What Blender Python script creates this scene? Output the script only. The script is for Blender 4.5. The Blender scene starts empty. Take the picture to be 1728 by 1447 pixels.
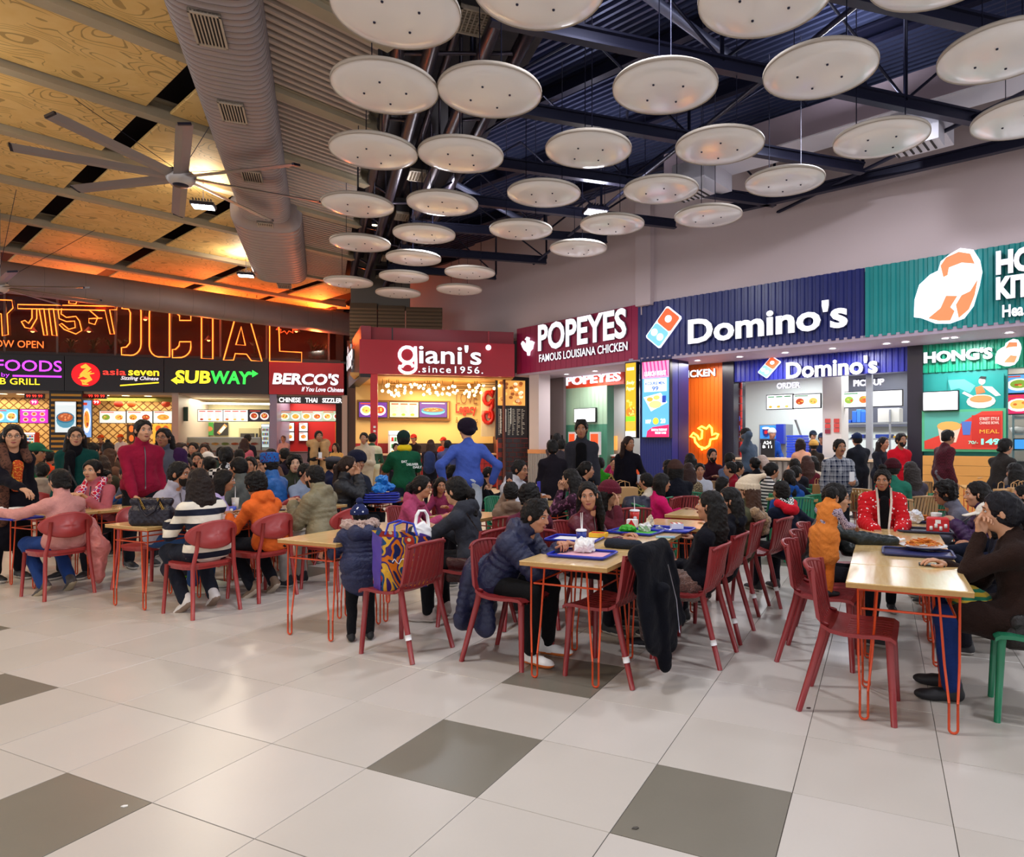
import bpy, math, random
import numpy as np
from mathutils import Vector, Matrix
random.seed(7)
R = math.radians
SC = bpy.context.scene
COL = SC.collection
# --- camera, world, light, exposure
FP, CX, HY, EYE = 1130.0, 965.0, 746.0, 1.5      # focal length in pixels, principal point, eye height
cam_data = bpy.data.cameras.new('camera')
cam = bpy.data.objects.new('camera', cam_data); COL.objects.link(cam)
cam.location = (0, 0, EYE); cam.rotation_euler = (math.pi / 2, 0, 0)
cam_data.sensor_fit = 'HORIZONTAL'; cam_data.sensor_width = 36.0
cam_data.lens = FP / 1728 * 36
cam_data.shift_x = (864 - CX) / 1728
cam_data.shift_y = (HY - 723.5) / 1728
cam_data.clip_start = 0.05; cam_data.clip_end = 200
SC.camera = cam
wd = bpy.data.worlds.new('world'); SC.world = wd; wd.use_nodes = True
wd.node_tree.nodes['Background'].inputs[0].default_value = (0.94, 0.92, 0.95, 1)
wd.node_tree.nodes['Background'].inputs[1].default_value = 1.25
SC.view_settings.view_transform = 'Standard'; SC.view_settings.look = 'None'
SC.view_settings.exposure = 0.0; SC.view_settings.gamma = 1.0
SC.view_settings.use_curve_mapping = False
SC.cycles.use_denoising = True
SC.cycles.max_bounces = 5; SC.cycles.diffuse_bounces = 3; SC.cycles.glossy_bounces = 3
SC.cycles.transmission_bounces = 4; SC.cycles.transparent_max_bounces = 8
SC.cycles.sample_clamp_indirect = 4.0
SC.cycles.caustics_reflective = False; SC.cycles.caustics_refractive = False
def area(x, y, z, size, power, col=(1, 1, 1), rot=(0, 0, 0), sy=None):
 l = bpy.data.lights.new('area_light_source', 'AREA'); l.energy = power; l.color = col
 l.shape = 'RECTANGLE'; l.size = size; l.size_y = sy or size
 o = bpy.data.objects.new('area_light_source', l); COL.objects.link(o)
 o.location = (x, y, z); o.rotation_euler = rot
 return o
# --- pixel <-> world helpers
def PX(x, Y): return (x - CX) * Y / FP
def PZ(y, Y): return EYE + (HY - y) * Y / FP
def at(x, y, Y): return Vector((PX(x, Y), Y, PZ(y, Y)))
def G(x, y, z=0.0):                                  # point at height z seen at a pixel
 Y = FP * (EYE - z) / (y - HY)
 return Vector((PX(x, Y), Y, z))
def lin(c):
 def f(v): return v / 12.92 if v <= 0.04045 else ((v + 0.055) / 1.055) ** 2.4
 if isinstance(c, str):
  c = c.lstrip('#'); c = tuple(int(c[i:i + 2], 16) / 255 for i in (0, 2, 4))
 return (f(c[0]), f(c[1]), f(c[2]), 1.0)
# --- materials
MATS = {}
class NT:
 def __init__(s, name):
  s.m = bpy.data.materials.new(name); s.m.use_nodes = True
  s.t = s.m.node_tree; s.n = s.t.nodes; s.b = s.n['Principled BSDF']
 def add(s, typ, **kw):
  n = s.n.new(typ)
  for k, v in kw.items():
   if k.startswith('i_'):
    n.inputs[k[2:].replace('_', ' ')].default_value = v
   else: setattr(n, k, v)
  return n
 def link(s, a, ao, b, bi): s.t.links.new(a.outputs[ao], b.inputs[bi]); return s
 def math(s, op, a, b=None, c=None):
  n = s.n.new('ShaderNodeMath'); n.operation = op
  for i, v in enumerate((a, b, c)):
   if v is None: continue
   if isinstance(v, tuple): s.t.links.new(v[0].outputs[v[1]], n.inputs[i])
   else: n.inputs[i].default_value = v
  return (n, 0)
 def mix(s, fac, a, b):
  n = s.n.new('ShaderNodeMix'); n.data_type = 'RGBA'
  for i, v in ((0, fac), (6, a), (7, b)):
   if isinstance(v, tuple) and not isinstance(v[0], (int, float)): s.t.links.new(v[0].outputs[v[1]], n.inputs[i])
   else: n.inputs[i].default_value = v
  return (n, 2)
 def set(s, name, v):
  if isinstance(v, tuple) and not isinstance(v[0], (int, float)): s.t.links.new(v[0].outputs[v[1]], s.b.inputs[name])
  else: s.b.inputs[name].default_value = v
 def bump(s, h, strength=0.3, dist=0.01):
  n = s.n.new('ShaderNodeBump'); n.inputs['Strength'].default_value = strength; n.inputs['Distance'].default_value = dist
  s.t.links.new(h[0].outputs[h[1]], n.inputs['Height']); s.t.links.new(n.outputs[0], s.b.inputs['Normal'])
def xyz(t, scale=None):
 tc = t.add('ShaderNodeTexCoord')
 sp = t.add('ShaderNodeSeparateXYZ'); t.link(tc, 'Object', sp, 0)
 return tc, sp
def mat(col, rough=0.6, metal=0.0, bump=0.0, bscale=60.0, var=0.0, spec=0.5, emit=0.0, coat=0.0, alpha=1.0, sheen=0.0, vscale=3.0):
 key = ('p', col, rough, metal, bump, bscale, var, spec, emit, coat, alpha, sheen, vscale)
 if key in MATS: return MATS[key]
 t = NT('surface_' + (col if isinstance(col, str) else 'mixed')); c = lin(col)
 t.set('Base Color', c); t.set('Roughness', rough); t.set('Metallic', metal); t.set('Specular IOR Level', spec)
 if coat: t.set('Coat Weight', coat); t.set('Coat Roughness', 0.12)
 if sheen: t.set('Sheen Weight', sheen)
 if emit: t.set('Emission Color', c); t.set('Emission Strength', emit)
 if alpha < 1: t.set('Alpha', alpha)
 tc = t.add('ShaderNodeTexCoord')
 ns = t.add('ShaderNodeTexNoise', i_Scale=vscale if var else bscale, i_Detail=4.0); t.link(tc, 'Object', ns, 'Vector')
 if var:
  d = tuple(x * (1 - var) for x in c[:3]) + (1,); e = tuple(min(1, x * (1 + var)) for x in c[:3]) + (1,)
  t.set('Base Color', t.mix((ns, 0), d, e))
 if bump:
  n2 = t.add('ShaderNodeTexNoise', i_Scale=bscale, i_Detail=3.0); t.link(tc, 'Object', n2, 'Vector')
  t.bump((n2, 0), bump, 0.01)
 MATS[key] = t.m
 return t.m
def glow(col, s=2.0): return mat(col, 0.5, emit=s)
def pattern_mat(kind, a, b, scale=1.0, rough=0.85, c3=None):
 key = (kind, a, b, scale, rough, c3)
 if key in MATS: return MATS[key]
 t = NT('fabric_' + kind); tc, sp = xyz(t); A, B = lin(a), lin(b)
 t.set('Roughness', rough); t.set('Sheen Weight', 0.03); t.set('Specular IOR Level', 0.25)
 def stripe(ch, w, duty=0.5, ph=0.0):
  f = t.math('FRACT', t.math('ADD', t.math('DIVIDE', (sp, ch), w), ph))
  return t.math('LESS_THAN', f, duty)
 if kind == 'stripes': t.set('Base Color', t.mix(stripe(2, 0.1 * scale, 0.45), A, B))
 elif kind == 'plaid':
  s1, s2, s3 = stripe(2, 0.075 * scale, 0.4), stripe(0, 0.075 * scale, 0.4), stripe(1, 0.075 * scale, 0.4)
  k = t.math('MULTIPLY', t.math('ADD', t.math('ADD', s1, s2), s3), 0.20)
  f1 = stripe(2, 0.0375 * scale, 0.12); f2 = stripe(0, 0.0375 * scale, 0.12)
  k = t.math('MINIMUM', t.math('ADD', k, t.math('MULTIPLY', t.math('ADD', f1, f2), 0.5)), 1.0)
  t.set('Base Color', t.mix(k, A, B))
 elif kind == 'check':
  ch = t.add('ShaderNodeTexChecker', i_Scale=30.0 / scale); t.link(tc, 'Object', ch, 'Vector')
  ch.inputs[1].default_value = A; ch.inputs[2].default_value = B; t.set('Base Color', (ch, 0))
 elif kind == 'dots':
  v = t.add('ShaderNodeTexVoronoi', i_Scale=30.0 / scale); t.link(tc, 'Object', v, 'Vector')
  t.set('Base Color', t.mix(t.math('LESS_THAN', (v, 0), 0.22), A, B))
 elif kind == 'floral':
  v = t.add('ShaderNodeTexVoronoi', i_Scale=14.0 / scale, feature='DISTANCE_TO_EDGE'); t.link(tc, 'Object', v, 'Vector')
  n = t.add('ShaderNodeTexNoise', i_Scale=22.0 / scale); t.link(tc, 'Object', n, 'Vector')
  k = t.math('GREATER_THAN', t.math('MULTIPLY', (n, 0), t.math('SUBTRACT', 1.0, (v, 0))), 0.49)
  base = t.mix(k, A, B)
  if c3: base = t.mix(t.math('LESS_THAN', (v, 0), 0.06), base, lin(c3))
  t.set('Base Color', base)
 elif kind == 'cells':
  v = t.add('ShaderNodeTexVoronoi', i_Scale=26.0 / scale, feature='DISTANCE_TO_EDGE'); t.link(tc, 'Object', v, 'Vector')
  t.set('Base Color', t.mix(t.math('LESS_THAN', (v, 0), 0.09), A, B))
 elif kind == 'fur':
  w = t.add('ShaderNodeTexNoise', i_Scale=22.0, i_Detail=6.0, i_Roughness=0.75, i_Distortion=1.5); t.link(tc, 'Object', w, 'Vector')
  t.set('Base Color', t.mix(t.math('MULTIPLY_ADD', (w, 0), 3.0, -1.0), A, B)); t.set('Sheen Weight', 0.5)
  n3 = t.add('ShaderNodeTexNoise', i_Scale=90.0, i_Detail=4.0); t.link(tc, 'Object', n3, 'Vector'); t.bump((n3, 0), 0.9, 0.02)
 elif kind == 'paint':
  n = t.add('ShaderNodeTexNoise', i_Scale=3.2 / scale, i_Detail=2.0, i_Distortion=1.8); t.link(tc, 'Object', n, 'Vector')
  r = t.add('ShaderNodeValToRGB'); t.link(n, 0, r, 0); r.color_ramp.interpolation = 'CONSTANT'
  cs = ['#1c2a5c', '#d8731c', '#3f2a6e', '#e8b23a', '#21527a', '#b8382a', '#e9d9a8', '#2f6b3c']
  el = r.color_ramp.elements
  el[0].position = 0.0; el[0].color = lin(cs[0]); el[1].position = 0.38; el[1].color = lin(cs[1])
  for i, p in enumerate((0.43, 0.47, 0.51, 0.55, 0.59, 0.63)):
   e = el.new(p); e.color = lin(cs[i + 2])
  t.set('Base Color', (r, 0)); t.set('Roughness', 0.3)
 if kind not in ('fur',):
  n2 = t.add('ShaderNodeTexNoise', i_Scale=26.0, i_Detail=4.0); t.link(tc, 'Object', n2, 'Vector')
  t.bump((n2, 0), 0.5, 0.012)
 MATS[key] = t.m
 return t.m
def cloth(col, kind='cotton'):
 key = ('cloth', col, kind)
 if key in MATS: return MATS[key]
 t = NT('cloth_' + kind); c = lin(col); tc = t.add('ShaderNodeTexCoord')
 rough = {'cotton': 0.9, 'puffer': 0.5, 'leather': 0.38, 'denim': 0.85, 'wool': 0.95, 'satin': 0.4}.get(kind, 0.9)
 t.set('Roughness', rough); t.set('Specular IOR Level', 0.12 if rough > 0.6 else 0.4)
 t.set('Sheen Weight', 0.03 if rough > 0.6 else 0.0)
 n = t.add('ShaderNodeTexNoise', i_Scale=9.0, i_Detail=5.0, i_Roughness=0.6); t.link(tc, 'Object', n, 'Vector')
 d = tuple(x * 0.72 for x in c[:3]) + (1,); e = tuple(min(1, x * 1.22) for x in c[:3]) + (1,)
 t.set('Base Color', t.mix((n, 0), d, e))
 n2 = t.add('ShaderNodeTexNoise', i_Scale={'cotton': 22.0, 'puffer': 28.0, 'leather': 30.0, 'wool': 90.0}.get(kind, 24.0), i_Detail=4.0, i_Distortion=0.6)
 t.link(tc, 'Object', n2, 'Vector'); t.bump((n2, 0), 0.55, 0.015)
 MATS[key] = t.m
 return t.m
# --- objects
ORG = {}                                             # world origin of each parent (translation only)
def link(o): COL.objects.link(o); return o
def tag(o, label=None, cat=None, group=None, kind=None):
 if label: o['label'] = label
 if cat: o['category'] = cat
 if group: o['group'] = group
 if kind: o['kind'] = kind
 return o
def thing(name, label, cat, loc=(0, 0, 0), rz=0.0, group=None, s=1.0):
 o = bpy.data.objects.new(name, None); link(o); o.empty_display_size = 0.1
 o.location = loc; o.rotation_euler = (0, 0, rz); o.scale = (s, s, s)
 ORG[o.name] = Vector(loc)
 return tag(o, label, cat, group)
def put(name, me, parent=None, mats=None, M=None):
 o = bpy.data.objects.new(name, me); link(o)
 if parent is not None: o.parent = parent
 if M is not None: o.matrix_local = M
 if mats is not None:
  for i, m in enumerate(mats):
   o.material_slots[i].link = 'OBJECT'; o.material_slots[i].material = m
 ORG[o.name] = ORG.get(parent.name, Vector()) if parent is not None else Vector()
 return o
def copy_tree(o, loc=None, rz=None, parent=None):
 c = o.copy(); link(c)
 if parent is not None: c.parent = parent
 if loc is not None: c.location = loc; ORG[c.name] = Vector(loc)
 if rz is not None: c.rotation_euler = (0, 0, rz)
 for ch in list(o.children): copy_tree(ch, parent=c)
 return c
def np_mesh(name, V, Q, mats=(), mi=None, smooth=True):
 V = np.asarray(V, np.float32); me = bpy.data.meshes.new(name)
 Q = np.asarray(Q, np.int32); nf, k = Q.shape
 me.vertices.add(len(V)); me.vertices.foreach_set('co', V.ravel())
 me.loops.add(nf * k); me.loops.foreach_set('vertex_index', Q.ravel())
 me.polygons.add(nf); me.polygons.foreach_set('loop_start', np.arange(0, nf * k, k, dtype=np.int32))
 try: me.polygons.foreach_set('loop_total', np.full(nf, k, np.int32))
 except Exception: pass
 for m in mats: me.materials.append(m)
 if mi is not None: me.polygons.foreach_set('material_index', np.asarray(mi, np.int32))
 me.polygons.foreach_set('use_smooth', np.full(nf, smooth, bool))
 me.update(calc_edges=True)
 return me
class MB:
 """collects shapes, then links them as ONE mesh object"""
 def __init__(s): s.v = []; s.f = []; s.m = []; s.mats = []; s.sm = []; s.X = None
 def mi(s, m):
  if m not in s.mats: s.mats.append(m)
  return s.mats.index(m)
 def add(s, vs, fs, m, smooth=False):
  n = len(s.v); k = s.mi(m)
  if s.X is not None: vs = [s.X @ Vector(v) for v in vs]
  s.v += [tuple(v) for v in vs]; s.f += [tuple(i + n for i in f) for f in fs]
  s.m += [k] * len(fs); s.sm += [smooth] * len(fs)
  return s
 def box(s, x0, x1, y0, y1, z0, z1, m, ch=0.0):
  if x0 > x1: x0, x1 = x1, x0
  if y0 > y1: y0, y1 = y1, y0
  if z0 > z1: z0, z1 = z1, z0
  if ch <= 0:
   v = [(x0, y0, z0), (x1, y0, z0), (x1, y1, z0), (x0, y1, z0), (x0, y0, z1), (x1, y0, z1), (x1, y1, z1), (x0, y1, z1)]
   f = [(0, 3, 2, 1), (4, 5, 6, 7), (0, 1, 5, 4), (1, 2, 6, 5), (2, 3, 7, 6), (3, 0, 4, 7)]
   return s.add(v, f, m)
  c = ch; v = []
  for (z, i) in ((z0, c), (z0 + c, 0), (z1 - c, 0), (z1, c)):
   v += [(x0 + i, y0 + i, z), (x1 - i, y0 + i, z), (x1 - i, y1 - i, z), (x0 + i, y1 - i, z)]
  f = [(3, 2, 1, 0), (12, 13, 14, 15)]
  for k in range(3):
   a = 4 * k
   for j in range(4): f.append((a + j, a + (j + 1) % 4, a + 4 + (j + 1) % 4, a + 4 + j))
  return s.add(v, f, m)
 def prism(s, pts, m, off):
  """polygon (list of 3-D points) extruded by vector off"""
  n = len(pts); off = Vector(off); a = [Vector(p) for p in pts]; b = [p + off for p in a]
  nrm = Vector((0, 0, 0))
  for i in range(n): nrm += a[i].cross(a[(i + 1) % n])
  rev = nrm.dot(off) > 0
  fs = [tuple(range(n))[::-1] if rev else tuple(range(n)), tuple(range(n, 2 * n)) if rev else tuple(range(n, 2 * n))[::-1]]
  for i in range(n):
   j = (i + 1) % n
   fs.append((i, j, n + j, n + i) if rev else (j, i, n + i, n + j))
  return s.add(a + b, fs, m)
 def tube(s, path, r, m, n=8, closed=False, cap=True, sx=1.0):
  path = [Vector(p) for p in path]; k = len(path)
  rr = r if isinstance(r, (list, tuple)) else [r] * k
  vs = []; up = None
  for i, p in enumerate(path):
   if closed: d = path[(i + 1) % k] - path[i - 1]
   else: d = path[min(i + 1, k - 1)] - path[max(i - 1, 0)]
   d.normalize()
   if up is None:
    a = Vector((0, 0, 1)) if abs(d.z) < 0.9 else Vector((0, 1, 0))
    up = (a - d * a.dot(d)).normalized()
   else: up = (up - d * up.dot(d)).normalized()
   w = d.cross(up)
   for j in range(n):
    t = 2 * math.pi * j / n
    vs.append(p + (up * math.cos(t) + w * math.sin(t) * sx) * rr[i])
  fs = []
  for i in range(k if closed else k - 1):
   a, b = i * n, ((i + 1) % k) * n
   for j in range(n): fs.append((a + j, b + j, b + (j + 1) % n, a + (j + 1) % n)[::-1])
  if cap and not closed: fs += [tuple(range(n)), tuple(range((k - 1) * n, k * n))[::-1]]
  return s.add(vs, fs, m, True)
 def lathe(s, prof, m, c=(0, 0, 0), n=24, ax='z'):
  vs = []; fs = []; k = len(prof)
  for (r, z) in prof:
   for j in range(n):
    t = 2 * math.pi * j / n
    p = (r * math.cos(t), r * math.sin(t), z)
    if ax == 'y': p = (p[0], -p[2], p[1])
    vs.append((p[0] + c[0], p[1] + c[1], p[2] + c[2]))
  for i in range(k - 1):
   for j in range(n): fs.append((i * n + j, i * n + (j + 1) % n, (i + 1) * n + (j + 1) % n, (i + 1) * n + j))
  return s.add(vs, fs, m, True)
 def ball(s, c, r, m, n=12, k=8, rz=None):
  r = r if isinstance(r, (tuple, list)) else (r, r, r)
  vs = []; fs = []
  for i in range(k + 1):
   a = math.pi * i / k
   for j in range(n):
    t = 2 * math.pi * j / n
    vs.append((c[0] + r[0] * math.sin(a) * math.cos(t), c[1] + r[1] * math.sin(a) * math.sin(t), c[2] - r[2] * math.cos(a)))
  for i in range(k):
   for j in range(n): fs.append((i * n + j, i * n + (j + 1) % n, (i + 1) * n + (j + 1) % n, (i + 1) * n + j))
  return s.add(vs, fs, m, True)
 def mesh(s, name, shift=None):
  me = bpy.data.meshes.new(name)
  vs = s.v if shift is None else [(a - shift.x, b - shift.y, c - shift.z) for a, b, c in s.v]
  me.from_pydata(vs, [], s.f)
  for m in s.mats: me.materials.append(m)
  me.polygons.foreach_set('material_index', s.m); me.polygons.foreach_set('use_smooth', s.sm)
  me.update()
  return me
 def build(s, name, parent=None, local=False, **kw):
  sh = None
  if parent is not None and not local: sh = ORG[parent.name]
  o = put(name, s.mesh(name, sh), parent)
  if kw: tag(o, **kw)
  return o
class Frame:
 """a vertical wall plane: u along it, z up, d towards the hall"""
 def __init__(s, p0, p1):
  s.p = Vector((p0[0], p0[1], 0)); s.e = (Vector((p1[0], p1[1], 0)) - s.p); s.L = s.e.length; s.e.normalize()
  s.n = Vector((s.e.y, -s.e.x, 0))
  if s.n.dot(-s.p) < 0: s.n = -s.n
  s.M = Matrix(((s.e.x, -s.n.x, 0, s.p.x), (s.e.y, -s.n.y, 0, s.p.y), (0, 0, 1, 0), (0, 0, 0, 1)))  # local x=u, y=into wall, z up
 def w(s, u, z, d=0.0): return s.p + s.e * u + s.n * d + Vector((0, 0, z))
 def px(s, x, y, d=0.0):
  q = s.p + s.n * d; k = (x - CX) / FP                 # ray X = k Y
  u = (k * q.y - q.x) / (s.e.x - k * s.e.y)
  Y = q.y + s.e.y * u
  return u, PZ(y, Y)
 def pu(s, x, d=0.0): return s.px(x, HY, d)[0]
 def box(s, mb, u0, u1, z0, z1, d0, d1, m, ch=0.0):
  old = mb.X; mb.X = s.M
  mb.box(u0, u1, -d1, -d0, z0, z1, m, ch); mb.X = old
  return mb
FONTCACHE = {}
def text_chars(txt, size=1.0, ext=0.05, off=0.0, shear=0.0, space=1.0, wx=1.0):
 """list of (verts, faces) for each character; lies in x-y plane, extruded in z"""
 cu = bpy.data.curves.new('txt', 'FONT'); cu.body = txt; cu.size = size; cu.extrude = ext; cu.offset = off
 cu.shear = shear; cu.space_character = space; cu.resolution_u = 3
 n = len(txt)
 for i in range(n): cu.materials.append(None)
 for i in range(n): cu.body_format[i].material_index = i
 o = bpy.data.objects.new('txt', cu); COL.objects.link(o)
 dg = bpy.context.evaluated_depsgraph_get()
 me = bpy.data.meshes.new_from_object(o.evaluated_get(dg))
 V = np.array([v.co[:] for v in me.vertices]); out = {}
 for p in me.polygons: out.setdefault(p.material_index, []).append(tuple(p.vertices))
 res = []
 for i in range(n):
  fs = out.get(i)
  if not fs: continue
  ids = sorted({a for f in fs for a in f}); mp = {a: j for j, a in enumerate(ids)}
  vv = V[ids]; vv[:, 0] *= wx
  res.append((vv, [tuple(mp[a] for a in f) for f in fs]))
 bpy.data.objects.remove(o); bpy.data.meshes.remove(me); bpy.data.curves.remove(cu)
 return res
# --- lamps of the hall (fixtures further down) with added unseen lamps and fill lights
WARM, COOL = (1.0, 0.86, 0.68), (0.90, 0.92, 1.0)
LAMPS = [(343, 347, 6.35, WARM), (415, 464, 6.3, WARM), (730, 389, 6.0, COOL), (1005, 356, 6.0, COOL)]     # seen in the photograph
LAMPXY = []
for (x, y, z, c) in LAMPS:
 Y = FP * (z - EYE) / (HY - y); LAMPXY.append((PX(x, Y), Y, z, c))
HIDDEN = [(-6.0, 4.0, 5.8, WARM), (-1.5, 3.5, 6.0, COOL), (3.2, 2.5, 6.2, COOL), (7.5, 4.5, 6.2, COOL), (-2.0, -2.5, 5.9, COOL),
          (4.2, 10.2, 6.9, COOL), (-9.5, 8.5, 5.8, WARM), (0.8, 7.0, 6.9, COOL), (8.6, 8.0, 6.6, COOL)]  # unseen lamps added to light the hall
for (x, y, z, c) in LAMPXY + HIDDEN:
 area(x, y, z - 0.12, 0.45, 112, c)
 area(x, y, z + 0.14, 0.4, 40, c, (math.pi, 0, 0))  # added uplight above each lamp to brighten the ceiling
for (x, y) in ((-17.5, 24.4), (-13.5, 25.2), (-9.8, 26.0)): area(x, y, 6.0, 0.3, 260, (1.0, 0.16, 0.03), (R(-150), 0, R(14)), 3.0)  # added orange strips without fixtures, boosting the neon glow on the ceiling
# --- floor of separate tiles
T, YAW = 0.601, 0.434
TO = Vector((-0.946, 3.075, 0)); TI = Vector((math.cos(YAW), -math.sin(YAW), 0)); TJ = Vector((math.sin(YAW), math.cos(YAW), 0))
def tile_mat(name, c, var):
 t = NT(name); tc = t.add('ShaderNodeTexCoord'); oi = t.add('ShaderNodeObjectInfo')
 n = t.add('ShaderNodeTexNoise', i_Scale=2.3, i_Detail=2.0, i_Roughness=0.5); t.link(tc, 'Object', n, 'Vector')
 va = t.add('ShaderNodeVectorMath', operation='ADD'); t.link(tc, 'Object', va, 0); t.link(oi, 'Location', va, 1)
 t.t.links.new(va.outputs[0], n.inputs['Vector'])
 g = t.add('ShaderNodeTexNoise', i_Scale=70.0, i_Detail=3.0); t.link(tc, 'Object', g, 'Vector')
 k = t.math('ADD', t.math('MULTIPLY', (n, 0), 0.75), t.math('MULTIPLY', (g, 0), 0.25))
 c = lin(c); a = tuple(v * (1 - var) for v in c[:3]) + (1,); b = tuple(min(1, v * (1 + var)) for v in c[:3]) + (1,)
 t.set('Base Color', t.mix(k, a, b))
 t.set('Roughness', 0.3); t.set('Specular IOR Level', 0.55)
 return t.m
M_TILE, M_TILE2, M_DARK = tile_mat('floor_tile_light', '#c6bfb6', 0.06), tile_mat('floor_tile_pale', '#cac3bb', 0.06), tile_mat('floor_tile_dark', '#7b766a', 0.12)
M_GROUT = mat('#4a423c', 0.9)
mb = MB(); mb.box(-30, 16, -6, 34, -0.3, -0.0035, M_GROUT)
floor = mb.build('floor', kind='structure')
def tile_mesh(m, top=0.0):
 b = MB(); h = T / 2 - 0.0016; b.box(-h, h, -h, h, -0.012, top, m, 0.0012); return b.mesh('tile')
TM = [tile_mesh(M_TILE), tile_mesh(M_TILE2), tile_mesh(M_DARK)]
DARK = {(0, 0), (2, 0), (0, 2), (-2, -2), (-5, -1), (-8, 0), (-3, 6), (-7, 5), (6, 9), (1, 10), (-6, 11), (9, 6), (3, 13)}
cells = []
for i in range(-60, 40):
 for j in range(-25, 60):
  c = TO + TI * (i + 0.5) * T + TJ * (j + 0.5) * T
  if c.y < -3 or c.y > 31 or c.x < -27 or c.x > 13: continue
  px = CX + FP * c.x / max(c.y, 0.1); py = HY + FP * EYE / max(c.y, 0.1)
  vis = c.y > 1.5 and -150 < px < 1880 and py < 1640
  cells.append((0 if vis else 1, c.y, i, j, c))
cells.sort(key=lambda q: (q[0], q[1]))
rest = MB()
for k, (nv, _, i, j, c) in enumerate(cells):
 mi_ = 2 if (i, j) in DARK else (1 if (i * 7 + j * 13) % 5 < 2 else 0)
 if k < 299:
  o = put('tile', TM[mi_], floor); o.location = (c.x, c.y, ((i * 31 + j * 17) % 5) * 0.0002 - 0.0004); o.rotation_euler = (0, 0, -YAW)
 else:
  h = T / 2 - 0.0016
  q = [c + TI * a * h + TJ * b * h for a, b in ((-1, -1), (1, -1), (1, 1), (-1, 1))]
  rest.add([(p.x, p.y, 0) for p in q] + [(p.x, p.y, -0.006) for p in q], [(0, 1, 2, 3), (0, 4, 5, 1), (1, 5, 6, 2), (2, 6, 7, 3), (3, 7, 4, 0)], [M_TILE, M_TILE2, M_DARK][mi_])
rest.build('tile_field', floor, local=True, kind='stuff')
# --- walls
RW = Frame((1.67, 16.9), (7.83, 11.6))
PW = Frame((-1.70, 20.6), (1.67, 16.9))
GI = Frame((-6.07, 19.2), (-1.73, 20.2))
LW = Frame((-20.8, 24.4), (-9.39, 27.2))
M_WALL = mat('#cdbcbe', 0.85, var=0.07, vscale=0.5, bump=0.12, bscale=25)
def struct(mb, name): return mb.build(name, kind='structure')
b = MB(); RW.box(b, 0, 20, 4.9, 8.6, -0.35, -0.05, M_WALL)
RW.box(b, -0.0, 0.45, 4.9, 8.6, -0.05, 0.12, M_WALL)
struct(b, 'wall_right')
b = MB(); PW.box(b, -9.0, PW.L + 0.1, 4.7, 8.6, -0.35, -0.02, M_WALL); struct(b, 'wall_back')
M_DIM = mat('#3a3434', 0.9)
b = MB(); LW.box(b, -6, LW.L + 3.5, 6.9, 9.0, -0.4, 0.0, mat('#6a4a38', 0.9)); LW.box(b, LW.L + 0.05, LW.L + 2.6, 0, 6.9, -0.6, -0.4, mat('#241d24', 0.8))
struct(b, 'wall_left')
b = MB(); b.box(-30, 16, 33.6, 34, 0, 9, M_DIM); struct(b, 'wall_far')
# --- left ceiling: relief panels between beams
A1 = Vector((0.66, 0.751, 0)); N1 = Vector((-0.751, 0.66, 0))
def relief_mat():
 t = NT('carved_ceiling_panel'); tc = t.add('ShaderNodeTexCoord')
 mp = t.add('ShaderNodeMapping'); t.link(tc, 'Object', mp, 'Vector'); mp.inputs['Scale'].default_value = (1.0, 1.7, 1.0)
 n = t.add('ShaderNodeTexNoise', i_Scale=0.8, i_Detail=1.5); t.link(mp, 0, n, 'Vector')
 va = t.add('ShaderNodeVectorMath', operation='MULTIPLY_ADD'); t.link(n, 1, va, 0); va.inputs[1].default_value = (1.6, 1.6, 0); t.link(mp, 0, va, 2)
 v = t.add('ShaderNodeTexVoronoi', i_Scale=1.15, feature='F1'); t.t.links.new(va.outputs[0], v.inputs['Vector'])
 v.inputs['Randomness'].default_value = 0.8
 s = t.math('SINE', t.math('MULTIPLY', (v, 0), 30.0))
 s = t.math('POWER', t.math('ABSOLUTE', s), 0.45)
 g = t.math('LESS_THAN', s, 0.55)
 fade = t.add('ShaderNodeTexNoise', i_Scale=0.9); t.link(tc, 'Object', fade, 'Vector')
 k = t.math('MULTIPLY', g, t.math('GREATER_THAN', (fade, 0), 0.44))
 n2 = t.add('ShaderNodeTexNoise', i_Scale=3.0, i_Detail=5.0); t.link(tc, 'Object', n2, 'Vector')
 base = t.mix((n2, 0), lin('#e2b566'), lin('#f4d592'))
 t.set('Base Color', t.mix(t.math('MULTIPLY', k, 0.55), base, lin('#7a5a28')))
 t.set('Roughness', 0.6)
 t.bump(t.math('SUBTRACT', 1.0, k), 0.9, 0.05)
 return t.m
M_REL = relief_mat(); M_BEAM = mat('#b0a48c', 0.6, var=0.2, vscale=2.0); M_VOID = mat('#1d1720', 0.8)
M_SLAT = mat('#c4b2a4', 0.6)
b = MB(); b.X = None
ceil = MB()
q = [(-30, 35), (-30, -8), (1.2, -8), (1.2, 1), (-7.6, 24), (-11, 35)]
ceil.prism([(x, y, 7.6) for x, y in q], M_VOID, (0, 0, 0.15))
ceiling = struct(ceil, 'ceiling')
DB = [0.6, 3.0, 5.4, 7.8, 10.15, 12.4, 14.9, 17.7, 20.7, 24.2, 28.0]
def asp(D): return 5.44 + 0.534 * (D - 8.35) - 0.05
def AD(a, D, z): p = A1 * a + N1 * D; return Vector((p.x, p.y, z))
def ad_mat(a, D, z): return Matrix(((A1.x, N1.x, 0, AD(a, D, z).x), (A1.y, N1.y, 0, AD(a, D, z).y), (0, 0, 1, z), (0, 0, 0, 1)))
ZB, ZP = 6.8, 6.90
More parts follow.
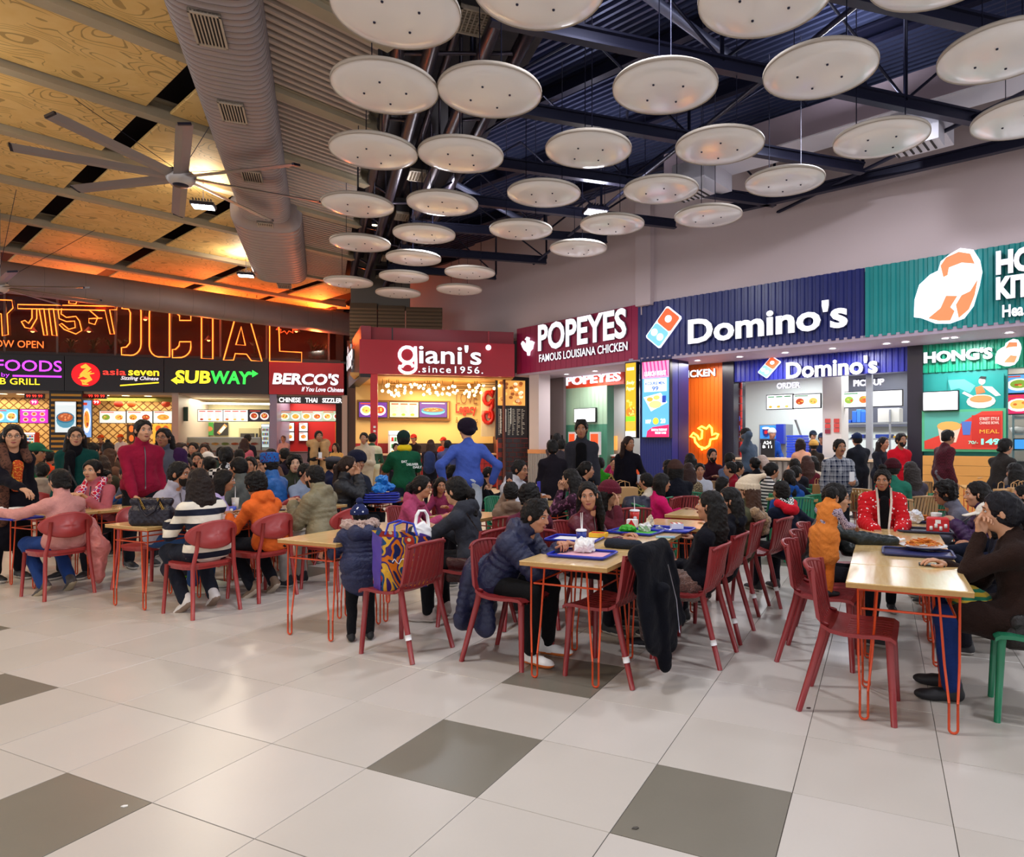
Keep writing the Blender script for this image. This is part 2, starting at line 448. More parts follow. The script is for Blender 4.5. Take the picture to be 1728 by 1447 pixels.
for r in range(len(DB) - 1):
 D0, D1 = DB[r] + 0.13, DB[r + 1] - 0.13; Dm = (D0 + D1) / 2
 a_end = asp(Dm) - 2.3 if r < 8 else asp(Dm)
 for k in range(-8, 9):
  a0, a1 = 3.92 + 2.55 * k, 6.30 + 2.55 * k - 0.17
  if a0 > a_end - 0.3: continue
  a1 = min(a1, a_end)
  if AD(a0, Dm, 0).y < -4 and AD(a1, Dm, 0).y < -4: continue
  if AD(a0, Dm, 0).x < -29: continue
  w, h = (a1 - a0) / 2, (D1 - D0) / 2
  mbp = MB(); mbp.box(-w, w, -h, h, 0, 0.06, M_REL, 0.015)
  o = put('ceiling_panel', mbp.mesh('ceiling_panel'), ceiling, M=ad_mat(a0 + w, D0 + h, ZP))
 if r < 8 and r > 0:
  g = thing('slatted_ceiling_grille', 'open grille of pale ceiling slats beside the dark pipe spine, %s row from the camera' % ['', 'first', 'second', 'third', 'fourth', 'fifth', 'sixth', 'seventh'][r], 'ceiling grille', AD(a_end, Dm, ZP), group='slatted ceiling grilles')
  n = int((D1 - D0) / 0.155)
  for k in range(n):
   D = D0 + 0.08 + k * 0.155; e = asp(D) - 0.1
   mbs = MB(); mbs.box(a_end + 0.05, e, -0.03, 0.03, 0, 0.10, M_SLAT)
   M = ad_mat(0, D, ZP - 0.05); M.translation -= ORG[g.name]
   put('slat', mbs.mesh('slat'), g, M=M)
  mbs = MB(); mbs.X = ad_mat(0, 0, 0)
  for D in (D0, D1): mbs.box(a_end, asp(D) - 0.05, D - 0.03, D + 0.03, ZP - 0.02, ZP + 0.12, M_BEAM)
  mbs.box(a_end, a_end + 0.06, D0, D1, ZP - 0.02, ZP + 0.12, M_BEAM)
  mbs.build('grille_frame', g)
orderw = ['nearest', 'second', 'third', 'fourth', 'fifth', 'sixth', 'seventh', 'eighth', 'ninth', 'tenth', 'eleventh']
for r, D in enumerate(DB):
 mbb = MB(); a0 = -20 if r > 3 else -14; a1 = asp(D) + 0.1
 L = a1 - a0; mbb.box(0, L, -0.11, 0.11, 0, 0.03, M_BEAM); mbb.box(0, L, -0.02, 0.02, 0.03, 0.30, M_BEAM)
 mbb.box(0, L, -0.14, 0.14, 0.28, 0.31, M_BEAM); mbb.box(0, L, -0.10, -0.02, 0.03, 0.16, M_BEAM)
 o = put('ceiling_beam', mbb.mesh('ceiling_beam')); o.matrix_world = ad_mat(a0, D, ZB)
 tag(o, 'long tan steel beam under the carved ceiling panels, %s from the camera' % orderw[r], 'beam', 'tan ceiling beams')
# --- right ceiling: corrugated navy deck, purlins, beams, ties
E2 = RW.e; N2 = -RW.n
def en_mat(e, n, z):
 p = E2 * e + N2 * n; return Matrix(((E2.x, N2.x, 0, p.x), (E2.y, N2.y, 0, p.y), (0, 0, 1, z), (0, 0, 0, 1)))
M_DECK = mat('#4d5478', 0.3, metal=0.55, var=0.2, vscale=0.6); M_STEEL = mat('#23243a', 0.38, metal=0.5)
roof = MB(); q = [(-2.2, 35), (-7.6, 24), (1.2, 1), (1.2, -8), (16, -8), (16, 35)]
roof.prism([(x, y, 8.25) for x, y in q], M_VOID, (0, 0, 0.1)); roof = roof.build('ceiling_deck', kind='structure')
spx = lambda Y: -2.75 - 0.376 * (Y - 9.6)
for k in range(9):
 n0 = 1.6 + k * 1.98; n1 = n0 + 1.96
 prof = []; w = 0.14; n = n0
 while n < n1 - 0.001:
  prof += [(n, 8.14), (n + w * 0.35, 8.14), (n + w * 0.5, 8.06), (n + w * 0.85, 8.06)]; n += w
 e0, e1 = -22.0, 16.0
 vs = []; fs = []
 for (nn, z) in prof:
  e = e0
  while e < e1:
   p = E2 * e + N2 * nn
   if p.x > spx(p.y): break
   e += 0.1
  a = E2 * e + N2 * nn; c = E2 * e1 + N2 * nn
  vs += [(a.x, a.y, z), (c.x, c.y, z)]
 for i in range(len(prof) - 1): fs.append((2 * i, 2 * i + 1, 2 * i + 3, 2 * i + 2))
 s = MB(); s.add(vs, fs, M_DECK); s.build('deck_sheet', roof, 1)
def line_beam(name, p0, p1, w, h, m, label, cat, group):
 p0, p1 = Vector(p0), Vector(p1); d = (p1 - p0); L = d.length; d.normalize(); up = Vector((0, 0, 1)); sd = up.cross(d).normalized(); up = d.cross(sd)
 mb = MB(); mb.box(0, L, -w / 2, w / 2, 0, h * 0.15, m); mb.box(0, L, -w * 0.12, w * 0.12, h * 0.15, h * 0.85, m); mb.box(0, L, -w / 2, w / 2, h * 0.85, h, m)
 o = put(name, mb.mesh(name)); M = Matrix((d, sd, up)).transposed().to_4x4(); M.translation = p0; o.matrix_world = M
 return tag(o, label, cat, group)
for k in range(7):
 n = 3.2 + 1.96 * k
 e = -22.0
 while True:
  p = E2 * e + N2 * n
  if p.x > spx(p.y) or e > 14: break
  e += 0.1
 a, c = E2 * e + N2 * n, E2 * 15 + N2 * n
 line_beam('roof_purlin', (a.x, a.y, 7.78), (c.x, c.y, 7.78), 0.14, 0.26, M_STEEL, 'black purlin under the navy corrugated roof, %s from the camera' % orderw[k], 'purlin', 'black roof purlins')
D3 = Vector((0.937, 0.35, 0)); S3 = Vector((-0.35, 0.937, 0))
edge0, edge1 = G(1245, 358, 6.4), G(1728, 248, 6.4)
ed = (edge1 - edge0).normalized()
for k, (x0, y0, x1, y1) in enumerate([(951, 66, 1660, 214), (896, 198, 1456, 294), (847, 285, 1307, 349), (805, 347, 1140, 386), (760, 392, 1024, 411), (736, 432, 922, 446), (708, 462, 837, 472), (1150, -60, 1900, 110)]):
 z = 6.4; Y = FP * (z - EYE) / (HY - y0); p0 = Vector((PX(x0, Y), Y, z)); Y = FP * (z - EYE) / (HY - y1); p1 = Vector((PX(x1, Y), Y, z))
 if k < 7: p0 = p0 - (p1 - p0).normalized() * 0.9
 line_beam('truss_chord', p0, p1, 0.13, 0.2, M_STEEL, 'black truss chord, %s crossing the roof above the white discs' % orderw[k] if k < 7 else 'black truss chord cut off by the upper right corner', 'roof beam', 'black truss chords')
 b = MB(); L = (p1 - p0).length; nn = max(2, int(L / 1.5)); path = []
 for j in range(nn + 1):
  q = p0 + (p1 - p0) * j / nn
  if j % 2 == 0: b.tube([(q.x, q.y, 6.55), (q.x, q.y, 7.85)], 0.03, M_STEEL, 6)
  if j < nn:
   q2 = p0 + (p1 - p0) * (j + 1) / nn
   a_, c_ = (6.55, 7.85) if j % 2 == 0 else (7.85, 6.55)
   b.tube([(q.x, q.y, a_), (q2.x, q2.y, c_)], 0.022, M_STEEL, 6)
 o = b.build('truss_web'); tag(o, 'thin black web struts standing on the %s black truss chord' % (orderw[k] if k < 7 else 'corner'), 'truss', 'truss webs')
line_beam('edge_beam', edge0 - ed * 0.2, edge1 + ed * 6, 0.13, 0.2, M_STEEL, 'long black beam running along the upper right wall', 'roof beam', None)
for k, (a, c) in enumerate([((1456, 0), (906, 441)), ((1728, 156), (1572, 232))]):
 p, q = G(a[0], a[1], 6.5), G(c[0], c[1], 6.5); d = (q - p).normalized(); b = MB(); b.tube([p - d * 3, q + d * (0.3 if k == 0 else 5)], 0.035, M_STEEL, 8)
 tag(b.build('tie_rod'), ['long black tie rod running away over the middle discs', 'black tie rod above the discs nearest the right wall'][k], 'rod')
for k, (a, c) in enumerate([((1060, -30, 7.6), (1262, 118, 6.7)), ((768, 310, 7.4), (880, 371, 6.6))]):
 b = MB(); b.tube([G(*a), G(*c)], 0.07, mat('#8a8fae', 0.35, metal=0.6), 10)
 tag(b.build('brace_pipe'), ['grey diagonal brace pipe above the middle discs', 'grey diagonal brace pipe beside the dark spine'][k], 'pipe')
b = MB()
SPD = Vector((-0.352, 0.936, 0)); SPN = Vector((0.936, 0.352, 0))
b.prism([(-2.9, 9.6, 7.75), (-0.35, 10.1, 7.75), (-7.2, 28.0, 7.75), (-9.6, 28.0, 7.75)], M_VOID, (0, 0, 0.1));
b.prism([(1.0, -2, 7.75), (3.6, -2, 7.75), (-0.35, 10.1, 7.75), (-2.9, 9.6, 7.75)], M_VOID, (0, 0, 0.1)); spine = b.build('trim_1', kind='structure')
tr = thing('pipe_truss', 'dark spine truss of four parallel steel pipes between the two ceilings', 'truss', (-1.6, 9.1, 6.4))
M_PIPE = mat('#4a4450', 0.3, metal=0.8)
tp = []
for (x, zz) in ((-2.38, 6.9), (-1.93, 6.7), (-1.21, 6.7), (-0.74, 6.9)):
 h = zz - EYE; Y = 9.13; f = h / 5.3; p = Vector((x * f, Y * f, zz)); tp.append(p)
 b = MB(); b.tube([p - SPD * 9, p + SPD * 14.5], 0.10, M_PIPE, 12); b.build('main_pipe', tr)
b = MB()
for k in range(-8, 15):
 for (i, j) in ((0, 1), (2, 3), (1, 2)):
  if (i, j) == (1, 2) and k % 3: continue
  a, c = tp[i] + SPD * k, tp[j] + SPD * (k + (0.5 if k % 2 else 0)); b.tube([a, c], 0.03, M_PIPE, 6)
  u = tp[i] + SPD * (k + 0.5); b.tube([u, (u.x, u.y, 7.75)], 0.022, M_PIPE, 5)
b.build('cross_lacing', tr, kind='stuff')
b = MB()
for s_, z_ in ((0.3, 7.3), (0.7, 7.45)):
 p = tp[1] + (tp[2] - tp[1]) * s_; b.tube([(p.x - SPD.x * 9, p.y - SPD.y * 9, z_), (p.x + SPD.x * 14, p.y + SPD.y * 14, z_)], 0.06, M_PIPE, 8)
b.build('service_pipe', tr)
M_GR, M_GRD = mat('#b9aa98', 0.5), mat('#2c2628', 0.8)
def grille_thing(p, w, h, rz, label, tilt=0.0):
 t = thing('air_grille', label, 'vent', p, rz, 'square air grilles along the pipe spine'); b = MB(); s = 0.03
 for (x0, x1, y0, y1) in ((-w, w, -h, -h + s), (-w, w, h - s, h), (-w, -w + s, -h, h), (w - s, w, -h, h)): b.box(x0, x1, y0, y1, -0.03, 0.03, M_GR)
 b.box(-w, w, -h, h, 0.02, 0.35, M_GRD); fr_ = b.build('frame', t, 1); b = MB(); n = 9
 for k in range(n): b.box(-w + 2 * w * (k + 0.5) / n - 0.008, -w + 2 * w * (k + 0.5) / n + 0.008, -h, h, -0.02, 0.02, M_GR)
 for k in range(n): b.box(-w, w, -h + 2 * h * (k + 0.5) / n - 0.006, -h + 2 * h * (k + 0.5) / n + 0.006, -0.015, 0.015, M_GR)
 b.build('louvre', fr_, local=True, kind='stuff')
for k, (x, y) in enumerate([(806, 38), (712, 297), (686, 366), (660, 437), (648, 470)]):
 p = G(x, y, 6.95); grille_thing(p, 0.27, 0.27, R(20.6), 'square beige air grille in the dark spine, %s from the camera' % orderw[k])
# --- ducts
def duct_profile(w, h, n=28):
 pts = []
 for j in range(n):
  t = 2 * math.pi * j / n; c, s_ = math.cos(t), math.sin(t)
  pts.append((w / 2 * math.copysign(abs(c) ** 0.62, c), h / 2 * math.copysign(abs(s_) ** 0.62, s_)))
 return pts
M_DUCT = mat('#a39a9c', 0.5, metal=0.25, var=0.08, vscale=2.0); M_SEAM = mat('#6a6064', 0.6, metal=0.3)
def duct(path, wh, name, m=None, seam=0.125, n=28, bump=1.0):
 """loft along straight path; every seam a recessed band"""
 m = m or M_DUCT; b = MB(); rings = []
 for i in range(len(path) - 1):
  p, q = Vector(path[i]), Vector(path[i + 1]); L = (q - p).length; d = (q - p).normalized(); sd = Vector((d.y, -d.x, 0)).normalized()
  k = max(1, int(L / seam))
  for j in range(k + (i == len(path) - 2)):
   t = j / k; w = wh[i][0] * (1 - t) + wh[i + 1][0] * t; h = wh[i][1] * (1 - t) + wh[i + 1][1] * t
   c = p + (q - p) * t
   for (o_, s_) in ((-0.004, 1.0), (-0.003, 1.0 + 0.004 * bump), (0.003, 1.0 + 0.004 * bump), (0.004, 1.0)): rings.append((c + d * o_, w * s_, h * s_, sd))
 vs = []; fs = []
 for (c, w, h, sd) in rings:
  for (x, z) in duct_profile(w, h, n): vs.append(c + sd * x + Vector((0, 0, z)))
 ms = []
 for i in range(len(rings) - 1):
  f = [(i * n + j, i * n + (j + 1) % n, (i + 1) * n + (j + 1) % n, (i + 1) * n + j) for j in range(n)]
  fs.append((f, M_SEAM if i % 4 != 3 else m))
 base = len(b.v); b.v = [tuple(v) for v in vs]
 for f, mm in fs:
  b.f += f; b.m += [b.mi(mm)] * len(f); b.sm += [True] * len(f)
 b.f.append(tuple(range(n))); b.f.append(tuple(range((len(rings) - 1) * n, len(rings) * n))); b.m += [b.mi(m)] * 2; b.sm += [False] * 2
 return b
dz = 6.3
def dpt(x, Y, z=dz): return Vector((PX(x, Y), Y, z))
DD = Vector((-0.3487, 0.9372, 0))
P0 = dpt(355, 7.6, 6.75)                                                       # underside height near 6.3
dl = thing('air_duct', 'wide grey ribbed air duct with rounded sides hanging under the carved ceiling', 'duct', P0)
e1 = P0 + DD * 7.7; e2 = P0 + DD * 8.15; e3 = P0 + DD * 13.4
b = duct([P0 - DD * 7, e1], [(1.05, 0.8), (1.05, 0.8)], 'd'); b.build('duct_run', dl)
b = duct([e1, e2, e3], [(1.05, 0.8), (1.5, 0.95), (1.5, 0.95)], 'd', seam=0.25); b.build('wide_duct_end', dl)
def ductgrille(x, y, w, l):
 u = (HY - y); Y = FP * (6.75 - 0.40 - EYE) / u; p = Vector((PX(x, Y), Y, 6.75 - 0.41)); b = MB(); s = 0.025
 sd = Vector((DD.y, -DD.x, 0)); b.X = Matrix(((sd.x, DD.x, 0, p.x), (sd.y, DD.y, 0, p.y), (0, 0, 1, p.z), (0, 0, 0, 1)))
 b.box(-w, w, -l, l, -0.012, 0.03, M_GRD)
 for (x0, x1, y0, y1) in ((-w, w, -l, -l + s), (-w, w, l - s, l), (-w, -w + s, -l, l), (w - s, w, -l, l)): b.box(x0, x1, y0, y1, -0.03, 0.02, M_GR)
 for k in range(9): c = -w + 2 * w * (k + 0.5) / 9; b.box(c - 0.008, c + 0.008, -l, l, -0.025, 0.0, M_GR)
 b.build('air_grille', dl)
for (x, y, w, l) in ((352, 48, 0.17, 0.34), (393, 188, 0.17, 0.30), (425, 296, 0.17, 0.26), (448, 380, 0.16, 0.25)): ductgrille(x, y, w, l)
for (x, y) in ((468, 444), (480, 482)): ductgrille(x, y, 0.2, 0.3)
p0 = Vector((PX(-60, 17.6), 17.6, 5.98)); q0 = Vector((PX(592, 25.6), 25.6, 5.98))
b = duct([p0 - (q0 - p0).normalized() * 4, q0], [(0.82, 0.82)] * 2, 'r', m=mat('#8d7f80', 0.5, metal=0.4, var=0.1), seam=0.9, n=24, bump=0.0)
tag(b.build('round_air_duct'), 'long round grey duct running in front of the neon shop windows', 'duct')
for k, (x, y) in enumerate([(70, 440), (82, 440), (261, 470), (277, 472), (417, 500), (433, 503)]):
 Y = 19 + (x - 0) * 0.013; p = at(x, y, Y); b = MB(); b.tube([p, (p.x, p.y, 6.9)], 0.012, M_STEEL, 5)
 tag(b.build('hanger_rod'), 'thin dark hanger rod holding the round duct, seen %s' % ['far left', 'second from the left', 'third from the left', 'fourth from the left', 'fifth from the left', 'nearest the wide duct'][k], 'rod', 'duct hangers')
M_RD = mat('#8f7f8a', 0.6); M_RDB = mat('#d8d6e2', 0.45)
t = thing('rectangular_air_duct', 'boxy mauve air duct with pale underside along the upper right wall', 'duct', (4, 13, 6.8)); b = MB(); b.X = en_mat(0, 0, 0)
ea = (G(1085, 300, 7.0)).dot(E2)
b.box(ea + 0.5, ea + 14, 11.55, 12.25, 6.85, 7.35, M_RD); b.box(ea + 0.5, ea + 14, 11.57, 12.23, 6.83, 6.86, M_RDB); b.X = en_mat(0, 0, 0); b.build('duct_run', t)
for (x, y) in ((1170, 330), (1548, 250)):
 p = G(x, y, 6.25); e = p.dot(E2); n = p.dot(N2); b = MB(); b.X = en_mat(e, n, 0)
 b.box(-0.35, 0.35, -0.2, 0.2, 6.25, 6.85, M_RDB); b.box(-0.35, 0.35, -0.2, 0.9, 6.5, 6.85, M_RDB)
 for k in range(6): b.box(-0.33 + k * 0.11, -0.30 + k * 0.11, -0.19, 0.19, 6.235, 6.25, M_GRD)
 b.build('branch_diffuser', t)
# --- white discs
M_DISC = mat('#f7f4f2', 0.22, spec=0.7, coat=0.4); M_DRIM = mat('#b5aa9e', 0.5)
def disc_mesh():
 b = MB(); r = 0.6
 prof = [(0.0, 0.0), (0.22, 0.003), (0.42, 0.012), (0.54, 0.03), (0.578, 0.05), (0.592, 0.055)]
 b.lathe(prof, M_DISC, n=48); b.lathe([(0.592, 0.055), (0.60, 0.045), (0.603, 0.085), (0.595, 0.10), (0.0, 0.10)], M_DRIM, n=48)
 return b.mesh('disc_panel')
DM = disc_mesh()
def bolts():
 b = MB()
 for (x, y) in ((0.17, 0.17), (-0.17, 0.17), (0.17, -0.17), (-0.17, -0.17)): b.lathe([(0, -0.008), (0.012, -0.008), (0.014, 0.006)], M_STEEL, (x, y, 0), 8)
 return b.mesh('bolt')
BM = bolts()
ZD = 5.5
DISCS = [(669, 30), (909, -8), (1290, 8), (1590, -45), (650, 158), (827, 165), (1122, 158), (1383, 130), (1690, 100), (631, 264), (778, 270), (993, 261), (1214, 255), (1486, 243), (1730, 208),
         (604, 353), (747, 350), (918, 334), (1115, 328), (1324, 314), (608, 416), (716, 401), (879, 394), (1033, 385), (1195, 371), (698, 441), (682, 472), (793, 465), (976, 425), (588, 481), (775, 493), (672, 499)]
DLAB = ['biggest disc cut by the top edge left of the middle', 'big disc cut by the top edge beside the spine grille', 'big disc cut by the top edge right of the middle', 'disc barely showing at the top right edge',
 'large disc right of the slatted ceiling, below the biggest one', 'large disc right of the dark spine in the second row', 'large disc below the shiny corrugated deck', 'large glossy tilted-looking disc where two black beams meet', 'large disc cut by the right edge, upper one',
 'disc over the slatted ceiling in the third row', 'disc touching the spine in the third row', 'disc in the third row directly above the bright counter lamp', 'disc in the third row over the crossing of the tie rod', 'big disc in front of the pale duct branch', 'disc cut by the right edge, lower one',
 'disc left of the spine in the fourth row', 'disc hiding the spine in the fourth row', 'disc in the fourth row left of the bright counter lamp', 'disc in the fourth row right of the bright counter lamp', 'disc in the fourth row nearest the right wall',
 'disc left of the spine in the fifth row', 'disc just behind the bright left lamp', 'disc in the fifth row between the two bright lamps', 'disc right under the bright counter lamp', 'disc below the mauve duct branch against the wall',
 'disc below the bright left lamp', 'small disc in the seventh row beside the wall corner', 'small disc right of the spine in front of the back wall', 'small disc lowest before the pale wall corner', 'small disc farthest to the left by the wide duct', 'small disc lowest above the kiosk roof', 'smallest disc half hidden above the ribbed brown panels']
DLAB = ['white round ' + q for q in DLAB]
for k, (x, y) in enumerate(DISCS):
 Y = FP * (ZD - EYE) / (HY - y); p = Vector((PX(x, Y), Y, ZD))
 side = 'left' if x < 720 else ('middle' if x < 1080 else 'right')
 t = thing('ceiling_disc', '', 'acoustic disc', p, random.uniform(0, 1.5), 'white suspended ceiling discs')
 dist = sorted(DISCS, key=lambda q: -(HY - q[1])).index((x, y)) + 1
 t['label'] = DLAB[k]
 put('disc_panel', DM, t); put('bolt', BM, t)
 b = MB()
 for (dx, dy) in ((0.0, 0.3), (0.0, -0.3)): b.tube([(dx, dy, 0.1), (dx, dy, (7.7 if x > 700 else 6.9) - ZD)], 0.007, M_STEEL, 4)
 b.build('suspension_rod', t, 1)
# --- ceiling fans
M_FAN = mat('#8c888c', 0.35, metal=0.4)
def fan(p, rad, ztop, label, rot):
 t = thing('ceiling_fan', label, 'fan', p); b = MB()
 b.lathe([(0, -0.13), (0.16, -0.13), (0.22, -0.06), (0.25, 0.03), (0.22, 0.07), (0.0, 0.09)], mat('#c9c5c4', 0.3, metal=0.3), n=28); mh = b.build('motor_housing', t, 1)
 b = MB(); b.lathe([(0, -0.16), (0.11, -0.155), (0.13, -0.128)], M_STEEL, n=20); b.build('hub_cap', mh, 1)
 b = MB(); b.box(-0.05, 0.05, -0.05, 0.05, 0.09, ztop - p.z, M_FAN); b.build('drop_rod', t, 1)
 b = MB(); b.box(-0.14, 0.14, -0.14, 0.14, 0.09, 0.13, M_STEEL); b.build('mount_plate', t, 1)
 bl = MB(); bl.v = []; prof = [(-0.12, 0.0), (-0.04, 0.026), (0.12, 0.004), (-0.02, -0.012)]
 pts = [(0.2, y, z) for y, z in prof]; bl.prism(pts, M_FAN, (rad - 0.2, 0, 0)); bl.box(rad - 0.01, rad + 0.03, -0.09, 0.09, -0.012, 0.026, M_STEEL)
 bm_ = bl.mesh('fan_blade')
 for k in range(8): put('fan_blade', bm_, t, M=Matrix.Rotation(rot + k * math.pi / 4, 4, 'Z') @ Matrix.Rotation(R(14), 4, 'X'))
 for (dx, dy) in ((0.9, 1.2), (-1.2, 0.8), (-0.8, -1.0), (1.1, -0.9)):
  b = MB(); b.tube([(0.05 * dx, 0.05 * dy, 0.12), (dx * 1.3, dy * 1.3, ztop - p.z)], 0.006, M_STEEL, 4); b.build('guy_wire', t, 1)
Yf = 11.75; fan(Vector((PX(305, Yf), Yf, PZ(300, Yf))), 2.30, 6.95, 'big grey eight bladed ceiling fan with long drop rod beside the wide duct', R(31.5))
Yf = 15.5; fan(Vector((PX(-6, Yf), Yf, PZ(484, Yf))), 2.0, 6.9, 'second ceiling fan at the far left in front of the neon sign', R(3))
# --- high bay lamps
M_LED = glow('#ffffff', 14.0)
for k, (x, y, z, c) in enumerate(LAMPXY + HIDDEN):
 lab = ['bright rectangular hanging lamp below the fan and beside the wide duct', 'small bright hanging lamp near the end of the wide duct', 'bright hanging lamp in front of the discs left of the middle', 'bright hanging lamp over the food counters right of the middle'][k] if k < 4 else 'added unseen hanging lamp outside the picture, %s' % ['over the near left floor', 'above the camera', 'above the near right floor', 'beyond the upper right corner', 'behind the camera', 'hidden above the discs', 'beyond the left edge', 'hidden above the middle discs', 'beyond the right edge'][k - 4]
 t = thing('high_bay_lamp', lab, 'lamp', (x, y, z), 0.3, 'hanging high bay lamps'); b = MB()
 b.box(-0.22, 0.22, -0.16, 0.16, -0.03, 0.05, M_STEEL, 0.01)
 for j in range(-3, 4): b.box(j * 0.055 - 0.006, j * 0.055 + 0.006, -0.15, 0.15, 0.05, 0.10, M_STEEL)
 hs_ = b.build('housing', t, 1); b = MB(); b.box(-0.19, 0.19, -0.13, 0.13, -0.045, -0.03, M_LED); b.build('led_panel', hs_, 1)
 b = MB(); b.tube([(0, 0, 0.1), (0, 0, (7.0 if x < 0 else 7.8) - z)], 0.006, M_STEEL, 4); b.build('suspension_wire', t, 1)
t = thing('spot_lamp', 'tiny round warm lamp under the slatted ceiling beside the dark spine', 'lamp', G(632, 380, 6.7)); b = MB(); b.lathe([(0, 0), (0.07, 0.0), (0.08, 0.1), (0, 0.12)], M_STEEL, n=12); b.build('housing', t, 1); b = MB(); b.lathe([(0, -0.01), (0.06, -0.01), (0.06, 0.0)], glow('#fff0c0', 8), n=12); b.build('bulb', t, 1)
# --- shop fronts
WHITE_L = glow('#f4f4ff', 1.05); NEON = glow('#ff7a2c', 3.2)
M_LSIDE = mat('#8a8894', 0.5)
def panel(fr, name, px0, px1, z0, z1, d0, d1, m, parent=None, **kw):
 b = MB(); fr.box(b, fr.pu(px0, d1), fr.pu(px1, d1), z0, z1, d0, d1, m); return b.build(name, parent, **kw)
def zof(fr, x, y, d=0.0): return fr.px(x, y, d)[1]
def ptxt(fr, txt, bx, by, tx, ty, x0, x1, parent, m, d, ext=0.03, bold=0.0, shear=0.0, name='letter', single=False, space=1.0):
 """bottom line seen at (bx,by), top at (tx,ty), from column x0 to x1"""
 z0, z1 = zof(fr, bx, by, d), zof(fr, tx, ty, d); u0, u1 = fr.pu(x0, d), fr.pu(x1, d)
 ch = text_chars(txt, 1.0, 0.5, bold, shear, space)
 A = np.concatenate([c[0] for c in ch]); mn, mx = A.min(0), A.max(0)
 sx = (u1 - u0) / (mx[0] - mn[0]); sy = (z1 - z0) / (mx[1] - mn[1]); obs = []; mb = MB()
 for vv, fs in ch:
  if not single: mb = MB()
  pts = [fr.w(u0 + (a[0] - mn[0]) * sx, z0 + (a[1] - mn[1]) * sy, d + (a[2] > 0) * ext) for a in vv]
  mb.add(pts, [f for f in fs if all(vv[i][2] > 0 for i in f)], m); mb.add(pts, [f for f in fs if not all(vv[i][2] > 0 for i in f)], M_LSIDE)
  if not single: obs.append(mb.build(name, parent))
 if single: obs.append(mb.build('lettering', parent))
 return obs
class Pan:
 """flat rectangle on a wall plane given by pixel corners; content in 0..1 coordinates (y down)"""
 def __init__(s, fr, x0, y0, x1, y1, d):
  s.fr = fr; s.d = d; s.u0, s.z1 = fr.px(x0, y0, d); s.u1 = fr.pu(x1, d); s.z0 = zof(fr, x0, y1, d)
  s.w, s.h = s.u1 - s.u0, s.z1 - s.z0; s.k = 0
 def c(s): return s.fr.w((s.u0 + s.u1) / 2, s.z0, s.d)
 def P(s, x, y, d=0.0): return s.fr.w(s.u0 + x * s.w, s.z1 - y * s.h, s.d + d)
 def rect(s, b, x0, y0, x1, y1, m, d=0.004, t=0.004): b.prism([s.P(x0, y0, d), s.P(x1, y0, d), s.P(x1, y1, d), s.P(x0, y1, d)], m, s.fr.n * t); return b
 def ell(s, b, x, y, rx, ry, m, d=0.006, t=0.004, n=14): b.prism([s.P(x + rx * math.cos(2 * math.pi * i / n), y + ry * math.sin(2 * math.pi * i / n), d) for i in range(n)], m, s.fr.n * t); return b
 def poly(s, b, pts, m, d=0.006, t=0.004): b.prism([s.P(x, y, d) for x, y in pts], m, s.fr.n * t); return b
 def box(s, b, m, t0=-0.06, t1=0.0, g=0.0): s.fr.box(b, s.u0 - g, s.u1 + g, s.z0 - g, s.z1 + g, s.d + t0, s.d + t1, m); return b
 def text(s, txt, x0, y0, x1, y1, parent, m, d=0.006, ext=0.004, bold=0.0, single=True, shear=0.0, name='letter'):
  ch = text_chars(txt, 1.0, 0.5, bold, shear); A = np.concatenate([c[0] for c in ch]); mn, mx = A.min(0), A.max(0); mb = MB()
  for vv, fs in ch:
   if not single: mb = MB()
   mb.add([s.P(x0 + (a[0] - mn[0]) / (mx[0] - mn[0]) * (x1 - x0), y1 - (a[1] - mn[1]) / (mx[1] - mn[1]) * (y1 - y0), d + (a[2] > 0) * ext) for a in vv], fs, m)
   if not single: mb.build(name, parent)
  if single: mb.build('lettering', parent)
FOOD = ['#c8642a', '#d99a3a', '#a8401e', '#e0b45a', '#7c9a3a']
